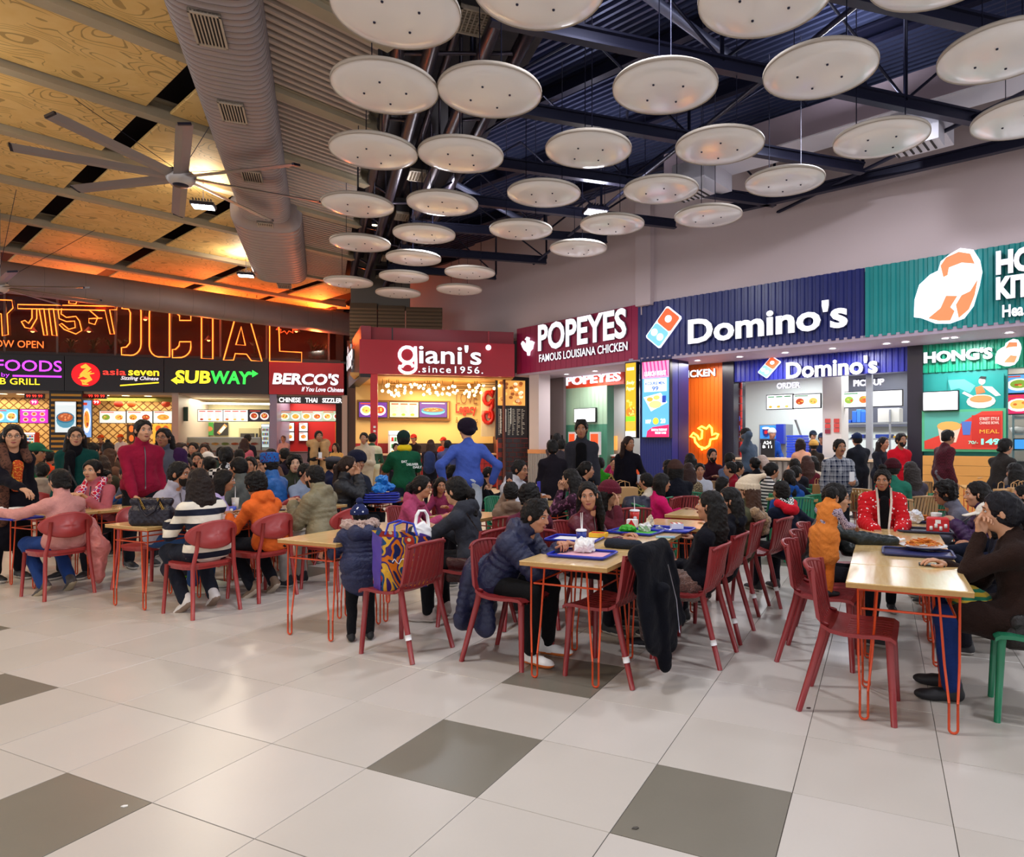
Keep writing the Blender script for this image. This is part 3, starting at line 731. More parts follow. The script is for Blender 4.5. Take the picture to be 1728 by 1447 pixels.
def screen(fr, x0, y0, x1, y1, d, label, bg='#f2f2f4', kind='list', name='menu_screen', cat='screen', e=1.1, group=None, seed=0, fg='#c8402a'):
 rnd = random.Random(seed + int(x0 * 7)); p = Pan(fr, x0, y0, x1, y1, d); t = thing(name, label, cat, p.c(), group=group)
 b = MB(); p.box(b, mat('#121216', 0.4), -0.07, -0.004, 0.02); b.build('casing', t)
 b = MB(); p.box(b, glow(bg, e), -0.004, 0.0); dp = b.build('display', t)
 if kind == 'blank': return t, p
 b = MB()
 if kind == 'list':
  for c in range(3):
   p.rect(b, 0.05 + c * 0.32, 0.08, 0.30 + c * 0.32, 0.16, glow(fg, e))
   for r in range(5): p.rect(b, 0.05 + c * 0.32, 0.24 + r * 0.1, 0.05 + c * 0.32 + rnd.uniform(0.12, 0.24), 0.27 + r * 0.1, glow('#8a8a8a', e))
   p.ell(b, 0.15 + c * 0.32, 0.84, 0.07, 0.09, glow(rnd.choice(FOOD), e))
 elif kind == 'dishes':
  n = max(1, round(p.w / p.h / 1.0))
  for c in range(n):
   cx = (c + 0.5) / n; p.ell(b, cx, 0.55, 0.42 / n, 0.34, glow('#f1ede6', e)); f = rnd.choice(FOOD)
   p.ell(b, cx, 0.52, 0.31 / n, 0.24, glow(f, e), 0.010)
   for q in range(5): p.ell(b, cx + rnd.uniform(-0.2, 0.2) / n, 0.52 + rnd.uniform(-0.15, 0.15), 0.07 / n, 0.06, glow(rnd.choice(FOOD), e), 0.014, n=8)
  p.rect(b, 0.05, 0.06, 0.55, 0.13, glow(fg, e))
 elif kind == 'six':
  for r in range(2):
   for c in range(3): p.ell(b, 0.2 + c * 0.3, 0.34 + r * 0.42, 0.1, 0.15, glow('#f0c8b0', e)); p.ell(b, 0.2 + c * 0.3, 0.33 + r * 0.42, 0.06, 0.09, glow(rnd.choice(FOOD), e), 0.010)
  p.rect(b, 0.08, 0.06, 0.9, 0.12, glow('#ffffff', e))
 elif kind == 'bowl':
  p.ell(b, 0.5, 0.62, 0.44, 0.24, glow('#4f8fa8', e)); p.ell(b, 0.5, 0.52, 0.44, 0.18, glow('#2f6f8c', e), 0.010); p.ell(b, 0.5, 0.51, 0.37, 0.14, glow('#a8562c', e), 0.014)
  for q in range(14): a = rnd.uniform(0, 6.28); p.ell(b, 0.5 + 0.27 * math.cos(a) * rnd.random(), 0.5 + 0.09 * math.sin(a), 0.05, 0.03, glow(rnd.choice(['#c87040', '#8c4020', '#d89060']), e), 0.018, n=7)
  p.rect(b, 0.08, 0.06, 0.92, 0.10, glow('#e8e8e8', e))
 b.build('screen_picture', dp)
 return t, p
# ---------- the left block: dark neon restaurant above, four counters below
M_BLK = mat('#17141a', 0.35); LWL = LW.L
zb0, zb1 = 3.38, 4.66
def shop_back(fr, xa, xb, dd, z0, z1, m, name='wall_back_of_shop'):
 b = MB(); fr.box(b, fr.pu(xa, -dd), fr.pu(xb, -dd), z0, z1, -dd - 0.1, -dd, m); return b.build(name, kind='structure')
b = MB(); LW.box(b, -6, LWL + 0.2, 3.30, 3.4, -4.2, 0.0, mat('#b7a58e', 0.7)); struct(b, 'trim_2')
b = MB(); LW.box(b, -6, LWL + 0.2, 4.66, 4.76, -4.2, 0.0, M_BLK); struct(b, 'trim_3')
b = MB(); LW.box(b, -6, LWL + 0.2, 4.7, 7.0, -4.3, -4.2, mat('#4a1712', 0.8)); struct(b, 'wall_restaurant')
b = MB(); LW.box(b, LWL - 0.2, LWL + 0.1, 0, 7.0, -4.2, -0.1, mat('#20181f', 0.7)); struct(b, 'wall_restaurant_side')
M_GL = mat('#5a2018', 0.06, spec=0.8, alpha=0.34); win = None
b = MB(); LW.box(b, -6, LWL, 4.72, 4.82, -0.06, 0.02, mat('#2a1a18', 0.4)); LW.box(b, -6, LWL, 6.98, 7.06, -0.06, 0.02, mat('#2a1a18', 0.4)); win = b.build('window_1', kind='structure')
us = [LW.pu(x) for x in (-260, -170, -80, 8, 97, 195, 288, 372, 450, 555)]
for i in range(len(us) - 1):
 b = MB(); LW.box(b, us[i] + 0.03, us[i + 1] - 0.03, 4.82, 6.98, -0.025, -0.01, M_GL); b.build('pane', win)
for u in us: b = MB(); LW.box(b, u - 0.035, u + 0.035, 4.76, 7.0, -0.07, 0.02, mat('#6a5a54', 0.4, metal=0.3)); b.build('mullion', win)
for k, (x, y) in enumerate([(55, 560), (150, 560), (245, 540), (118, 505), (310, 520), (352, 575), (400, 530), (500, 560)]):
 u, z = LW.px(x, y, -2.0); p = LW.w(u, z, -2.0); t = thing('pendant_lamp', 'small warm pendant lamp inside the neon windows, %s' % ['below the large script', 'left of the curved letter', 'near the curved letter', 'high beside the script', 'beside the second letter', 'low beside the second letter', 'beside the straight letter', 'behind the last letter'][k], 'lamp', p, group='restaurant pendant lamps')
 b = MB(); b.lathe([(0.02, 0.2), (0.05, 0.16), (0.17, 0.0)], mat('#7a1c10', 0.5), n=14); b.build('lamp_shade', t, 1)
 b = MB(); b.ball((0, 0, 0.03), 0.07, glow('#ffb060', 8), 8, 6); b.build('bulb', t, 1); b = MB(); b.tube([(0, 0, 0.2), (0, 0, 7.0 - z)], 0.008, M_BLK, 4); b.build('cord', t, 1)
for (u, pw) in ((1.0, 60), (5.0, 60), (9.0, 45)):
 p = LW.w(u, 6.6, -1.8); area(p.x, p.y, p.z, 2.0, pw * 1.6, (1.0, 0.28, 0.12))
def plant(p, h, label, sp=0.5, n=16, pot=True, seed=0, group=None):
 t = thing('potted_plant', label, 'plant', p, group=group); rnd = random.Random(seed); zz = 0.0
 if pot: b = MB(); b.lathe([(0.0, 0), (0.11, 0), (0.15, 0.26), (0.13, 0.26), (0.12, 0.2), (0, 0.2)], mat('#2a2426', 0.6), n=14); b.build('pot', t, 1); zz = 0.2
 for k in range(n):
  a = k * 2.4; L = sp * rnd.uniform(0.6, 1.0); b = MB(); hh = h * rnd.uniform(0.5, 1.0); ps = [(0, 0, zz), (L * 0.3 * math.cos(a), L * 0.3 * math.sin(a), zz + hh * 0.75), (L * 0.75 * math.cos(a), L * 0.75 * math.sin(a), zz + hh), (L * math.cos(a), L * math.sin(a), zz + hh * 0.8)]
  vs = []; w = [0.01, 0.035, 0.03, 0.003]
  for q, ww in zip(ps, w): vs += [(q[0] - ww * math.sin(a), q[1] + ww * math.cos(a), q[2]), (q[0], q[1], q[2] - 0.008), (q[0] + ww * math.sin(a), q[1] - ww * math.cos(a), q[2])]
  fs = [f for i in range(3) for f in ((3 * i, 3 * i + 1, 3 * i + 4, 3 * i + 3), (3 * i + 1, 3 * i + 2, 3 * i + 5, 3 * i + 4))]
  b.add(vs, fs, mat('#2f5a34', 0.5)); b.build('leaf', t, 1)
 return t
for k, (x, h) in enumerate([(120, 0.5), (158, 0.55), (187, 0.5), (205, 0.6), (430, 0.9), (527, 0.8), (545, 0.6)]):
 p = LW.w(LW.pu(x, -0.6), 4.78, -0.6); plant(p, h, 'small dark potted plant behind the neon window glass, %s' % ['below the start of the script', 'below the middle of the script', 'below the last script letter', 'left of the bracket shaped letter', 'behind the letter A', 'behind the foot of the last letter', 'at the right end of the window'][k], 0.35, 12, seed=k, group='plants behind the neon windows')
def neon(fr, t, pts, m, d=0.06, r=0.022, closed=True, name='neon_letter'):
 b = MB(); b.tube([fr.w(*fr.px(x, y, d), d) for x, y in pts], r, m, 6, closed=closed); return b.build(name, t)
ns = thing('neon_sign', 'giant orange neon outline letters across the dark upstairs windows', 'sign', LW.w(4, 4.8, 0.1))
def arc(cx, cy, rx, ry, a0, a1, n=10): return [(cx + rx * math.cos(R(a0 + (a1 - a0) * i / n)), cy - ry * math.sin(R(a0 + (a1 - a0) * i / n))) for i in range(n + 1)]
neon(LW, ns, [(206, 506), (222, 507)] + arc(221, 526, 17, 19, 90, 0, 5) + [(238, 575)] + arc(221, 581, 17, 19, 0, -90, 5) + [(205, 599), (205, 587), (213, 586), (219, 579), (220, 528), (217, 522), (206, 521)], NEON)
neon(LW, ns, [(286, 511), (286, 603)] + arc(270, 585, 18, 18, -80, -180, 5) + [(252, 530)] + arc(272, 529, 20, 20, 180, 90, 5), NEON)
neon(LW, ns, [(291, 511)] + arc(303, 531, 19, 20, 80, 0, 5) + [(322, 541), (303, 541), (303, 533), (296, 528), (291, 528)], NEON)
neon(LW, ns, [(291, 604)] + arc(302, 586, 20, 18, -80, 0, 5) + [(322, 577), (303, 577), (302, 584), (296, 590), (291, 590)], NEON)
neon(LW, ns, [(340, 516), (359, 517), (359, 606), (340, 605)], NEON)
neon(LW, ns, [(377, 608), (397, 536), (403, 525), (418, 527), (442, 610), (424, 609), (416, 598), (397, 597), (394, 608)], NEON)
neon(LW, ns, [(398, 582), (414, 583), (407, 552)], NEON)
neon(LW, ns, [(455, 531), (470, 533), (472, 593), (509, 595), (509, 612), (455, 610)], NEON)
hs = thing('script_neon_sign', 'orange neon sign in large Indian script beside the outlined letters', 'sign', LW.w(1, 5.4, 0.1))
for pts, cl in [([(30, 514), (198, 517), (197, 523), (185, 523), (193, 564), (186, 564), (177, 524), (30, 521)], True), ([(62, 521), (62, 538), (52, 555), (42, 553), (36, 543), (42, 541), (48, 546), (54, 537), (54, 521)], True),
    ([(66, 521), (74, 566), (80, 566), (74, 521)], True), ([(82, 521), (88, 566), (96, 567), (90, 521)], True), ([(104, 521), (103, 530), (112, 536), (128, 534), (134, 542), (138, 558), (128, 564), (108, 556), (100, 548), (104, 546), (116, 556), (127, 553), (126, 542), (112, 543), (100, 538), (98, 524)], True),
    ([(150, 523), (165, 536), (160, 548), (150, 545), (150, 538), (172, 537)], False), ([(116, 512), (117, 498), (127, 496), (148, 499), (146, 506), (132, 504), (128, 513)], True), ([(-40, 520), (-30, 505), (20, 507), (22, 520), (12, 530), (14, 565), (4, 567), (2, 530)], True)]:
 neon(LW, hs, pts, NEON, r=0.018, closed=cl, name='neon_stroke')
ns2 = thing('open_neon_sign', 'small orange neon NOW OPEN lettering under the Indian script', 'sign', LW.w(0.2, 5.0, 0.1))
ptxt(LW, 'NOW OPEN', 0, 586, 0, 574, -22, 74, ns2, glow('#ff6a28', 2.2), 0.07, 0.02, 0.0)
st = thing('star_neon_sign', 'small red neon starburst sign with a word inside behind the last letter', 'sign', LW.w(LW.pu(484, 0.05), 6.0, 0.05))
pts = [(484 + (21 if i % 2 == 0 else 14) * math.cos(i * math.pi / 12), 549 + (15 if i % 2 == 0 else 10) * math.sin(i * math.pi / 12)) for i in range(24)]
neon(LW, st, pts, glow('#ff4a1c', 3), r=0.014, name='neon_outline'); neon(LW, st, [(475, 544), (493, 544), (476, 544), (478, 553), (481, 546), (484, 553), (488, 546), (491, 552)], glow('#ff4a1c', 3), r=0.012, closed=False, name='neon_word')
def signbox(fr, x0, x1, z0, z1, d, th, col, label, parent=None, rough=0.35, name='shop_sign', m=None):
 t = thing(name, label, 'sign', fr.w((fr.pu(x0, d) + fr.pu(x1, d)) / 2, z0, d)); b = MB()
 fr.box(b, fr.pu(x0, d), fr.pu(x1, d), z0, z1, d - th, d, m or mat(col, rough)); b.build('sign_panel', t); return t
dS = 0.25
t = signbox(LW, -120, 108, zb0, zb1, dS, 0.5, '#140f18', 'black fascia sign with purple FOODS and yellow GRILL lettering')
ptxt(LW, 'FAST FOODS', 0, 626, 0, 607, -95, 105, t, glow('#b03ae0', 2.4), dS, 0.03, 0.01)
ptxt(LW, 'by', 0, 638, 0, 629, 3, 17, t, glow('#b03ae0', 2.0), dS, 0.03, 0.0, single=True)
b = MB(); LW.box(b, LW.pu(22, dS), LW.pu(104, dS), zof(LW, 22, 636, dS), zof(LW, 22, 633, dS), dS, dS + 0.03, glow('#b03ae0', 2.0)); b.build('underline', t)
ptxt(LW, 'KEBAB GRILL', 0, 649, 0, 638, -48, 68, t, glow('#f2d12a', 1.8), dS, 0.03, 0.01)
t = signbox(LW, 109, 276, zb0, zb1, dS, 0.5, '#140f18', 'black fascia sign with red dragon disc and asia seven lettering')
p = Pan(LW, 120, 612, 170, 652, dS); b = MB(); p.ell(b, 0.5, 0.5, 0.48, 0.5, glow('#d8141e', 1.3), 0.0, 0.03, 28); b.build('logo_disc', t)
b = MB(); b.tube([p.P(x, y, 0.05) for x, y in ((0.36, 0.2), (0.5, 0.14), (0.62, 0.24), (0.5, 0.36), (0.4, 0.48), (0.56, 0.56), (0.66, 0.7), (0.5, 0.8), (0.36, 0.76), (0.42, 0.9), (0.6, 0.92))], [0.04, 0.09, 0.08, 0.07, 0.09, 0.09, 0.08, 0.07, 0.05, 0.04, 0.02], glow('#f2a83a', 1.3), 8)
for a in ((0.7, 0.36), (0.8, 0.44), (0.3, 0.56), (0.26, 0.66)): b.tube([p.P(0.5, 0.5, 0.05), p.P(a[0], a[1], 0.05)], [0.04, 0.015], glow('#f2a83a', 1.3), 6)
b.build('dragon_emblem', t)
ptxt(LW, 'asia', 174, 633, 174, 623, 174, 213, t, glow('#e8342a', 1.8), dS, 0.03, 0.01)
ptxt(LW, 'seven', 216, 634, 216, 625, 217, 269, t, glow('#f2d12a', 1.8), dS, 0.03, 0.02)
ptxt(LW, 'Sizzling Chinese', 204, 643, 204, 635, 204, 268, t, WHITE_L, dS, 0.02, 0.01, 0.3, single=True)
b = MB(); b.prism([LW.w(*LW.px(x, y, dS), dS) for x, y in ((203, 650), (268, 645), (268, 647), (203, 652))], glow('#f2d12a', 1.8), LW.n * 0.02); b.build('underline', t)
t = signbox(LW, 277, 453, zb0, zb1, dS, 0.5, '#151419', 'black fascia sign with yellow and green SUBWAY lettering')
ptxt(LW, 'SUB', 296, 647, 296, 625, 296, 356, t, glow('#ffe62e', 1.8), dS, 0.05, 0.035, 0.06)
ptxt(LW, 'WAY', 356, 648, 356, 626, 356, 424, t, glow('#2ad84a', 1.6), dS, 0.05, 0.035, 0.06)
b = MB(); b.prism([LW.w(*LW.px(x, y, dS), dS) for x, y in ((289, 642), (299, 636), (299, 640), (310, 643), (310, 647), (299, 646), (299, 649))], glow('#ffe62e', 1.8), LW.n * 0.05); b.build('arrow', t)
b = MB(); b.prism([LW.w(*LW.px(x, y, dS), dS) for x, y in ((436, 631), (426, 625), (426, 629), (416, 629), (416, 633), (426, 633), (426, 637))], glow('#2ad84a', 1.6), LW.n * 0.05); b.build('arrow', t)
t = signbox(LW, 454, 580, zb0, zb1, dS, 0.5, '#b3122c', "crimson fascia sign with white BERCO'S lettering", rough=0.4)
ptxt(LW, "BERCO'S", 460, 649, 460, 629, 460, 572, t, WHITE_L, dS, 0.05, 0.04, 0.12)
ptxt(LW, 'If You Love Chinese', 509, 661, 509, 653, 509, 580, t, WHITE_L, dS, 0.02, 0.02, 0.25, single=True)
t = signbox(LW, 468, 580, zof(LW, 468, 681), zof(LW, 468, 669), 0.05, 0.1, '#2a2430', 'narrow dark sign reading CHINESE THAI SIZZLER')
ptxt(LW, 'CHINESE   THAI   SIZZLER', 471, 679, 471, 671, 471, 577, t, glow('#ffffff', 1.6), 0.06, 0.02, 0.02)
CREAM = mat('#c9a468', 0.7);
def latt_mat():
 t = NT('lattice_wallpaper'); tc, sp = xyz(t)
 a = t.math('SINE', t.math('MULTIPLY', t.math('ADD', (sp, 0), (sp, 2)), 20.0)); c = t.math('SINE', t.math('MULTIPLY', t.math('SUBTRACT', (sp, 0), (sp, 2)), 20.0))
 k = t.math('GREATER_THAN', t.math('MAXIMUM', a, c), 0.82); t.set('Base Color', t.mix(k, lin('#d9b878'), lin('#7a5226'))); t.set('Roughness', 0.6); return t.m
M_LAT = latt_mat()
shop_back(LW, -200, 300, 3.2, 0, 3.4, M_LAT, 'wall_left_counters'); shop_back(LW, 285, 462, 4.0, 0, 3.4, mat('#d8cfa8', 0.6), 'wall_sandwich_counter'); shop_back(LW, 455, 610, 3.0, 0, 3.4, mat('#c0160e', 0.5), 'wall_red_counter')
def divider(fr, x0, x1, z1, d0, d1, m, name='trim_post'): b = MB(); fr.box(b, fr.pu(x0, d1), fr.pu(x1, d1), 0, z1, d0, d1, m); return b.build(name, kind='structure')
divider(LW, 290, 301, 3.38, -3.9, 0.1, mat('#b9a79a', 0.5)); divider(LW, 455, 467, 3.38, -3.9, 0.1, mat('#8d86a0', 0.4, metal=0.3)); divider(LW, 577, 586, 3.38, -3.0, 0.2, mat('#cfc3b8', 0.5))
b = MB(); LW.box(b, LW.pu(586), LW.pu(603), 0, 5.6, -1.5, 0.1, mat('#5b4a46', 0.6)); struct(b, 'trim_4')
t = thing('striped_pillar', 'black pillar with yellow stripes and a framed food poster', 'pillar', LW.w(LW.pu(110), 0, 0.1)); b = MB(); LW.box(b, LW.pu(83, 0.1), LW.pu(139, 0.1), 0, 3.38, -0.5, 0.1, mat('#191518', 0.4)); b.build('pillar_core', t)
for k in range(17):
 b = MB(); z = 0.15 + k * 0.19; LW.box(b, LW.pu(86, 0.12), LW.pu(137, 0.12), z, z + 0.085, 0.1, 0.12, mat('#d8a024', 0.4)); b.build('stripe', t)
screen(LW, 93, 678, 128, 730, 0.16, 'framed poster of a blue bowl of noodles on the striped pillar', '#cfe0e4', 'bowl', 'poster', 'poster', e=0.9)
screen(LW, 139, 676, 154, 738, 0.0, 'narrow blue display beside the striped pillar', '#7fa8e0', 'dishes', 'side_screen', e=1.0)
for k, (x0, x1, y0, y1, bg, kd, lab) in enumerate([(-45, -14, 692, 713, '#6a4adf', 'dishes', 'purple menu screen outside the left edge'), (-12, 30, 691, 713, '#6ac0ea', 'dishes', 'light blue menu screen at the far left over the counter'), (34, 81, 691, 714, '#d838c8', 'six', 'magenta menu screen over the counter beside the striped pillar'),
  (168, 212, 694, 714, '#e9e4da', 'dishes', 'left one of the row of food menu screens under the dragon sign'), (214, 257, 694, 714, '#efe9df', 'dishes', 'middle one of the food menu screens under the dragon sign'), (259, 292, 694, 714, '#e4e6da', 'dishes', 'right one of the food menu screens under the dragon sign'),
  (334, 376, 692, 711, '#f4f4f0', 'list', 'white menu board left of two over the sandwich counter'), (377, 418, 692, 711, '#f6f6f2', 'list', 'white menu board right of two over the sandwich counter'), (420, 455, 692, 711, '#2a2630', 'dishes', 'dark food menu screen beside the two white boards'),
  (471, 508, 694, 711, '#9fb0a0', 'dishes', 'left screen of three over the red counter'), (508, 544, 694, 711, '#b0b8a8', 'dishes', 'middle screen of three over the red counter'), (544, 578, 694, 711, '#a8b89a', 'dishes', 'right screen of three over the red counter')]):
 screen(LW, x0, y0, x1, y1, -0.9, lab, bg, kd, seed=k, e=1.0, group='menu screens over the left counters')
for k, (x, lab) in enumerate([(58, 'pink price sign with number 99 under a red lit box left of the striped pillar'), (163, 'red price sign with number 99 under a red lit box right of the striped pillar')]):
 t = thing('price_sign', lab, 'sign', LW.w(LW.pu(x, -0.4), 2.6, -0.4)); p = Pan(LW, x - 17, 664, x + 17, 673, -0.4); b = MB(); p.box(b, mat('#3a0c10', 0.4)); b.build('sign_box', t)
 p.text('99 99 99', 0.1, 0.25, 0.9, 0.75, t, glow('#ff3a2a', 2.5)); p = Pan(LW, x - 7, 674, x + 7, 684, -0.4); b = MB(); p.ell(b, 0.5, 0.5, 0.5, 0.5, glow('#e02a7a' if k == 0 else '#d8201a', 1.2), 0, 0.02, 20); b.build('price_disc', t); p.text('99', 0.2, 0.25, 0.8, 0.75, t, glow('#ffffff', 1.5), 0.024)
for k, (x, cl) in enumerate(((200, '#a82a1a'), (222, '#c85a2a'), (280, '#b03a22'))):
 u, z = LW.px(x, 682, -2.2); t = thing('paper_lantern', 'small round red lantern hanging over the counter, %s' % ['left of three', 'middle of three', 'right of three'][k], 'lantern', LW.w(u, z - 0.15, -2.2), group='red lanterns'); b = MB(); b.ball((0, 0, 0.15), (0.16, 0.16, 0.14), mat(cl, 0.6, emit=0.3), 14, 8); b.build('lantern_shade', t, 1); b = MB(); b.tube([(0, 0, 0.29), (0, 0, 3.3 - z + 0.15)], 0.006, M_BLK, 4); b.build('cord', t, 1)
def counter(fr, xa, xb, ztop, d0, d1, m, mt, label, ribs=None, toe=True):
 t = thing('counter', label, 'counter', fr.w((fr.pu(xa, d1) + fr.pu(xb, d1)) / 2, 0, d1)); b = MB(); ua, ub = fr.pu(xa, d1), fr.pu(xb, d1)
 fr.box(b, ua, ub, 0.0, ztop - 0.05, d0, d1, m); b.build('counter_body', t); b = MB(); fr.box(b, ua - 0.02, ub + 0.02, ztop - 0.05, ztop, d0 - 0.02, d1 + 0.06, mt); b.build('worktop', t)
 if ribs:
  n = int((ub - ua) / 0.14)
  b = MB()
  for k in range(n): fr.box(b, ua + (k + 0.2) * (ub - ua) / n, ua + (k + 0.8) * (ub - ua) / n, 0.08, ztop - 0.08, d1, d1 + 0.025, ribs)
  b.build('front_slats', t, kind='stuff')
 return t
counter(LW, -190, 82, 1.15, -1.3, -0.6, mat('#8a5a34', 0.5), mat('#c49a60', 0.4), 'brown counter under the magenta and blue menu screens')
counter(LW, 141, 289, 1.15, -1.3, -0.6, mat('#8a5a34', 0.5), mat('#c49a60', 0.4), 'brown counter under the food menu screens')
counter(LW, 302, 455, 1.15, -1.6, -0.7, mat('#7d7a76', 0.5), mat('#6e4a3a', 0.4), 'grey counter below the yellow and green sign')
counter(LW, 468, 577, 1.10, -1.2, -0.5, mat('#8c8290', 0.5), mat('#4a3c3c', 0.4), 'grey counter in front of the red back wall')
t = thing('strip_light', 'long white strip light under the ceiling of the sandwich counter', 'lamp', LW.w(LW.pu(380, -2), 3.2, -2)); p = Pan(LW, 305, 679, 455, 682, -2.0); b = MB(); p.box(b, glow('#fffbe0', 5), -0.03, 0.03); b.build('light_tube', t); b = MB(); p.box(b, M_GR, 0.03, 0.06, 0.02);
def picbox(fr, x0, y0, x1, y1, d, th, m, name, label, cat, extra=None):
 p = Pan(fr, x0, y0, x1, y1, d); t = thing(name, label, cat, p.c()); b = MB(); p.box(b, m, -th, 0.0)
 if name in ('drinks_fridge', 'steel_machine', 'red_display', 'soda_machine', 'oven', 'display_case', 'order_display'): fr.box(b, p.u0, p.u1, 0.0, p.z0, d - th, d, m)
 b.build('body', t)
 if extra: extra(p, t)
 return t
def ex_oven(p, t):
 b = MB(); p.rect(b, 0.08, 0.3, 0.78, 0.85, mat('#3a342c', 0.2), 0.0, 0.02); b.build('oven_door', t); b = MB(); p.rect(b, 0.12, 0.9, 0.7, 0.94, M_STEEL, 0.03, 0.03); b.build('handle', t); b = MB(); p.rect(b, 0.84, 0.3, 0.95, 0.8, mat('#2a2a2a', 0.3), 0.0, 0.01); b.build('control_panel', t)
picbox(LW, 403, 723, 437, 752, -3.2, 0.6, mat('#b9ad86', 0.4, metal=0.2), 'oven', 'beige oven on the sandwich counter back shelf', 'oven', ex_oven)
def ex_fridge(p, t):
 b = MB(); p.rect(b, 0.1, 0.14, 0.9, 0.95, mat('#cfe6ea', 0.1, emit=0.6), 0.0, 0.01); b.build('glass_door', t)
 for r in range(4):
  b = MB(); p.rect(b, 0.12, 0.28 + r * 0.18, 0.88, 0.29 + r * 0.18, mat('#888888', 0.4), 0.012, 0.01); b.build('shelf', t)
  for c in range(5): b = MB(); p.rect(b, 0.16 + c * 0.145, 0.18 + r * 0.18, 0.26 + c * 0.145, 0.28 + r * 0.18, mat(['#c8342a', '#3a8a4a', '#e8b83a', '#2a5ac8'][(r + c) % 4], 0.4), 0.012, 0.03); b.build('bottle', t)
 b = MB(); p.rect(b, 0.05, 0.02, 0.95, 0.11, glow('#d8e8f8', 1.0), 0.0, 0.02); b.build('header_light', t)
picbox(LW, 441, 716, 455, 757, -2.2, 0.5, mat('#a8b0b4', 0.4), 'drinks_fridge', 'glass door drinks fridge beside the oven', 'fridge', ex_fridge)
def ex_case(p, t):
 b = MB(); p.rect(b, 0.02, 0.1, 0.98, 0.7, mat('#dfe8d8', 0.08, alpha=0.4), 0.0, 0.02); b.build('glass_front', t); b = MB(); p.rect(b, 0.0, 0.0, 1.0, 0.08, mat('#bfc4c0', 0.3, metal=0.5), -0.1, 0.14); b.build('top_rail', t)
 for c in range(8): b = MB(); p.ell(b, 0.08 + c * 0.12, 0.6, 0.05, 0.12, mat(FOOD[c % 5], 0.7), -0.02, 0.04, 8); b.build('tray', t)
picbox(LW, 302, 738, 440, 757, -1.0, 0.25, mat('#aab2a8', 0.4), 'display_case', 'glass food display case on the grey counter', 'display case', ex_case)
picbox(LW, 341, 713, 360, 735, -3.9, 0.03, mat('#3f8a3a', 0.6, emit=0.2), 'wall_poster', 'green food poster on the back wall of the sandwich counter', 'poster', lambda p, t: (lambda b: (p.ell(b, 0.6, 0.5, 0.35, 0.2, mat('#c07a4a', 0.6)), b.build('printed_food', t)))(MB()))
picbox(LW, 361, 713, 385, 735, -3.9, 0.03, mat('#2a2624', 0.6), 'wall_poster', 'dark food poster on the back wall of the sandwich counter', 'poster', lambda p, t: (lambda b: (p.poly(b, [(0.2, 0.8), (0.75, 0.1), (0.95, 0.3), (0.4, 0.95)], mat('#c8905a', 0.6)), p.poly(b, [(0.35, 0.7), (0.7, 0.25), (0.85, 0.4), (0.5, 0.85)], mat('#efe6d8', 0.6), 0.012), b.build('printed_food', t)))(MB()))
picbox(LW, 303, 687, 311, 728, -0.7, 0.1, mat('#d8801e', 0.5), 'wall_panel', 'narrow orange panel beside the pale post', 'panel'); picbox(LW, 307, 687, 317, 711, -0.5, 0.06, mat('#24443a', 0.3), 'side_screen', 'dark green side screen at the left of the sandwich counter', 'screen')
for k, (x, y) in enumerate([(482, 714), (505, 714), (482, 730), (505, 730)]):
 screen(LW, x, y, x + 14, y + 14, -2.85, 'small lit picture tile on the red back wall, %s' % ['upper left', 'upper right', 'lower left', 'lower right'][k], '#d8dad8', 'dishes', 'picture_tile', 'picture', e=0.8, group='picture tiles on the red wall')
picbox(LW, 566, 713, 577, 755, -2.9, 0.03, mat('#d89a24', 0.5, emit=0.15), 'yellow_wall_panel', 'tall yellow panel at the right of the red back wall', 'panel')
picbox(LW, 460, 742, 473, 756, -0.55, 0.04, mat('#16161a', 0.3), 'register_screen', 'small black register screen on the grey counter by the red wall', 'screen')
picbox(LW, 36, 700 + 30, 60, 758, -2.4, 0.3, mat('#c02018', 0.5), 'red_display', 'red lit fridge left of the striped pillar', 'fridge', ex_fridge)
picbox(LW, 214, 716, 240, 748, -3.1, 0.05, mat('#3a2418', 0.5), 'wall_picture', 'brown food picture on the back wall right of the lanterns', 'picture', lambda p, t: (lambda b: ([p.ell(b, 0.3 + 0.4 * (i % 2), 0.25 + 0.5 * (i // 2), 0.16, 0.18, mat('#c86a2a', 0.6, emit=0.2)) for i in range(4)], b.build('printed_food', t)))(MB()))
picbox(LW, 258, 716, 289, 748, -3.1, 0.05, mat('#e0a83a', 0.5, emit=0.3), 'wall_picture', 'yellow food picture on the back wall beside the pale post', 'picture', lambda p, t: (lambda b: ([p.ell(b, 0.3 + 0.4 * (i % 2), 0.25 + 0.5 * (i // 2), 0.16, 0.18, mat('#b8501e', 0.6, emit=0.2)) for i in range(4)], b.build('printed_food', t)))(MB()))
for (xa, xb, dd, pw, c) in ((-100, 80, 1.8, 130, (1, 0.75, 0.45)), (150, 285, 1.8, 130, (1, 0.78, 0.48)), (305, 450, 2.2, 150, (1, 0.93, 0.72)), (470, 575, 1.6, 110, (1, 0.85, 0.75))):
 u = (LW.pu(xa, -dd) + LW.pu(xb, -dd)) / 2; p = LW.w(u, 3.25, -dd); area(p.x, p.y, p.z, 2.2, pw, c)
for k, x in enumerate([5, 35, 178, 212, 250]):
 t = thing('downlight', 'round downlight in the soffit under the left signs, %s' % ['leftmost', 'second from left', 'third from left', 'fourth from left', 'rightmost'][k], 'lamp', LW.w(LW.pu(x, -0.8), 3.29, -0.8), group='left soffit downlights'); b = MB(); b.lathe([(0, 0), (0.13, 0)], glow('#ffe8b0', 8), n=14); b.build('bulb', t, 1)
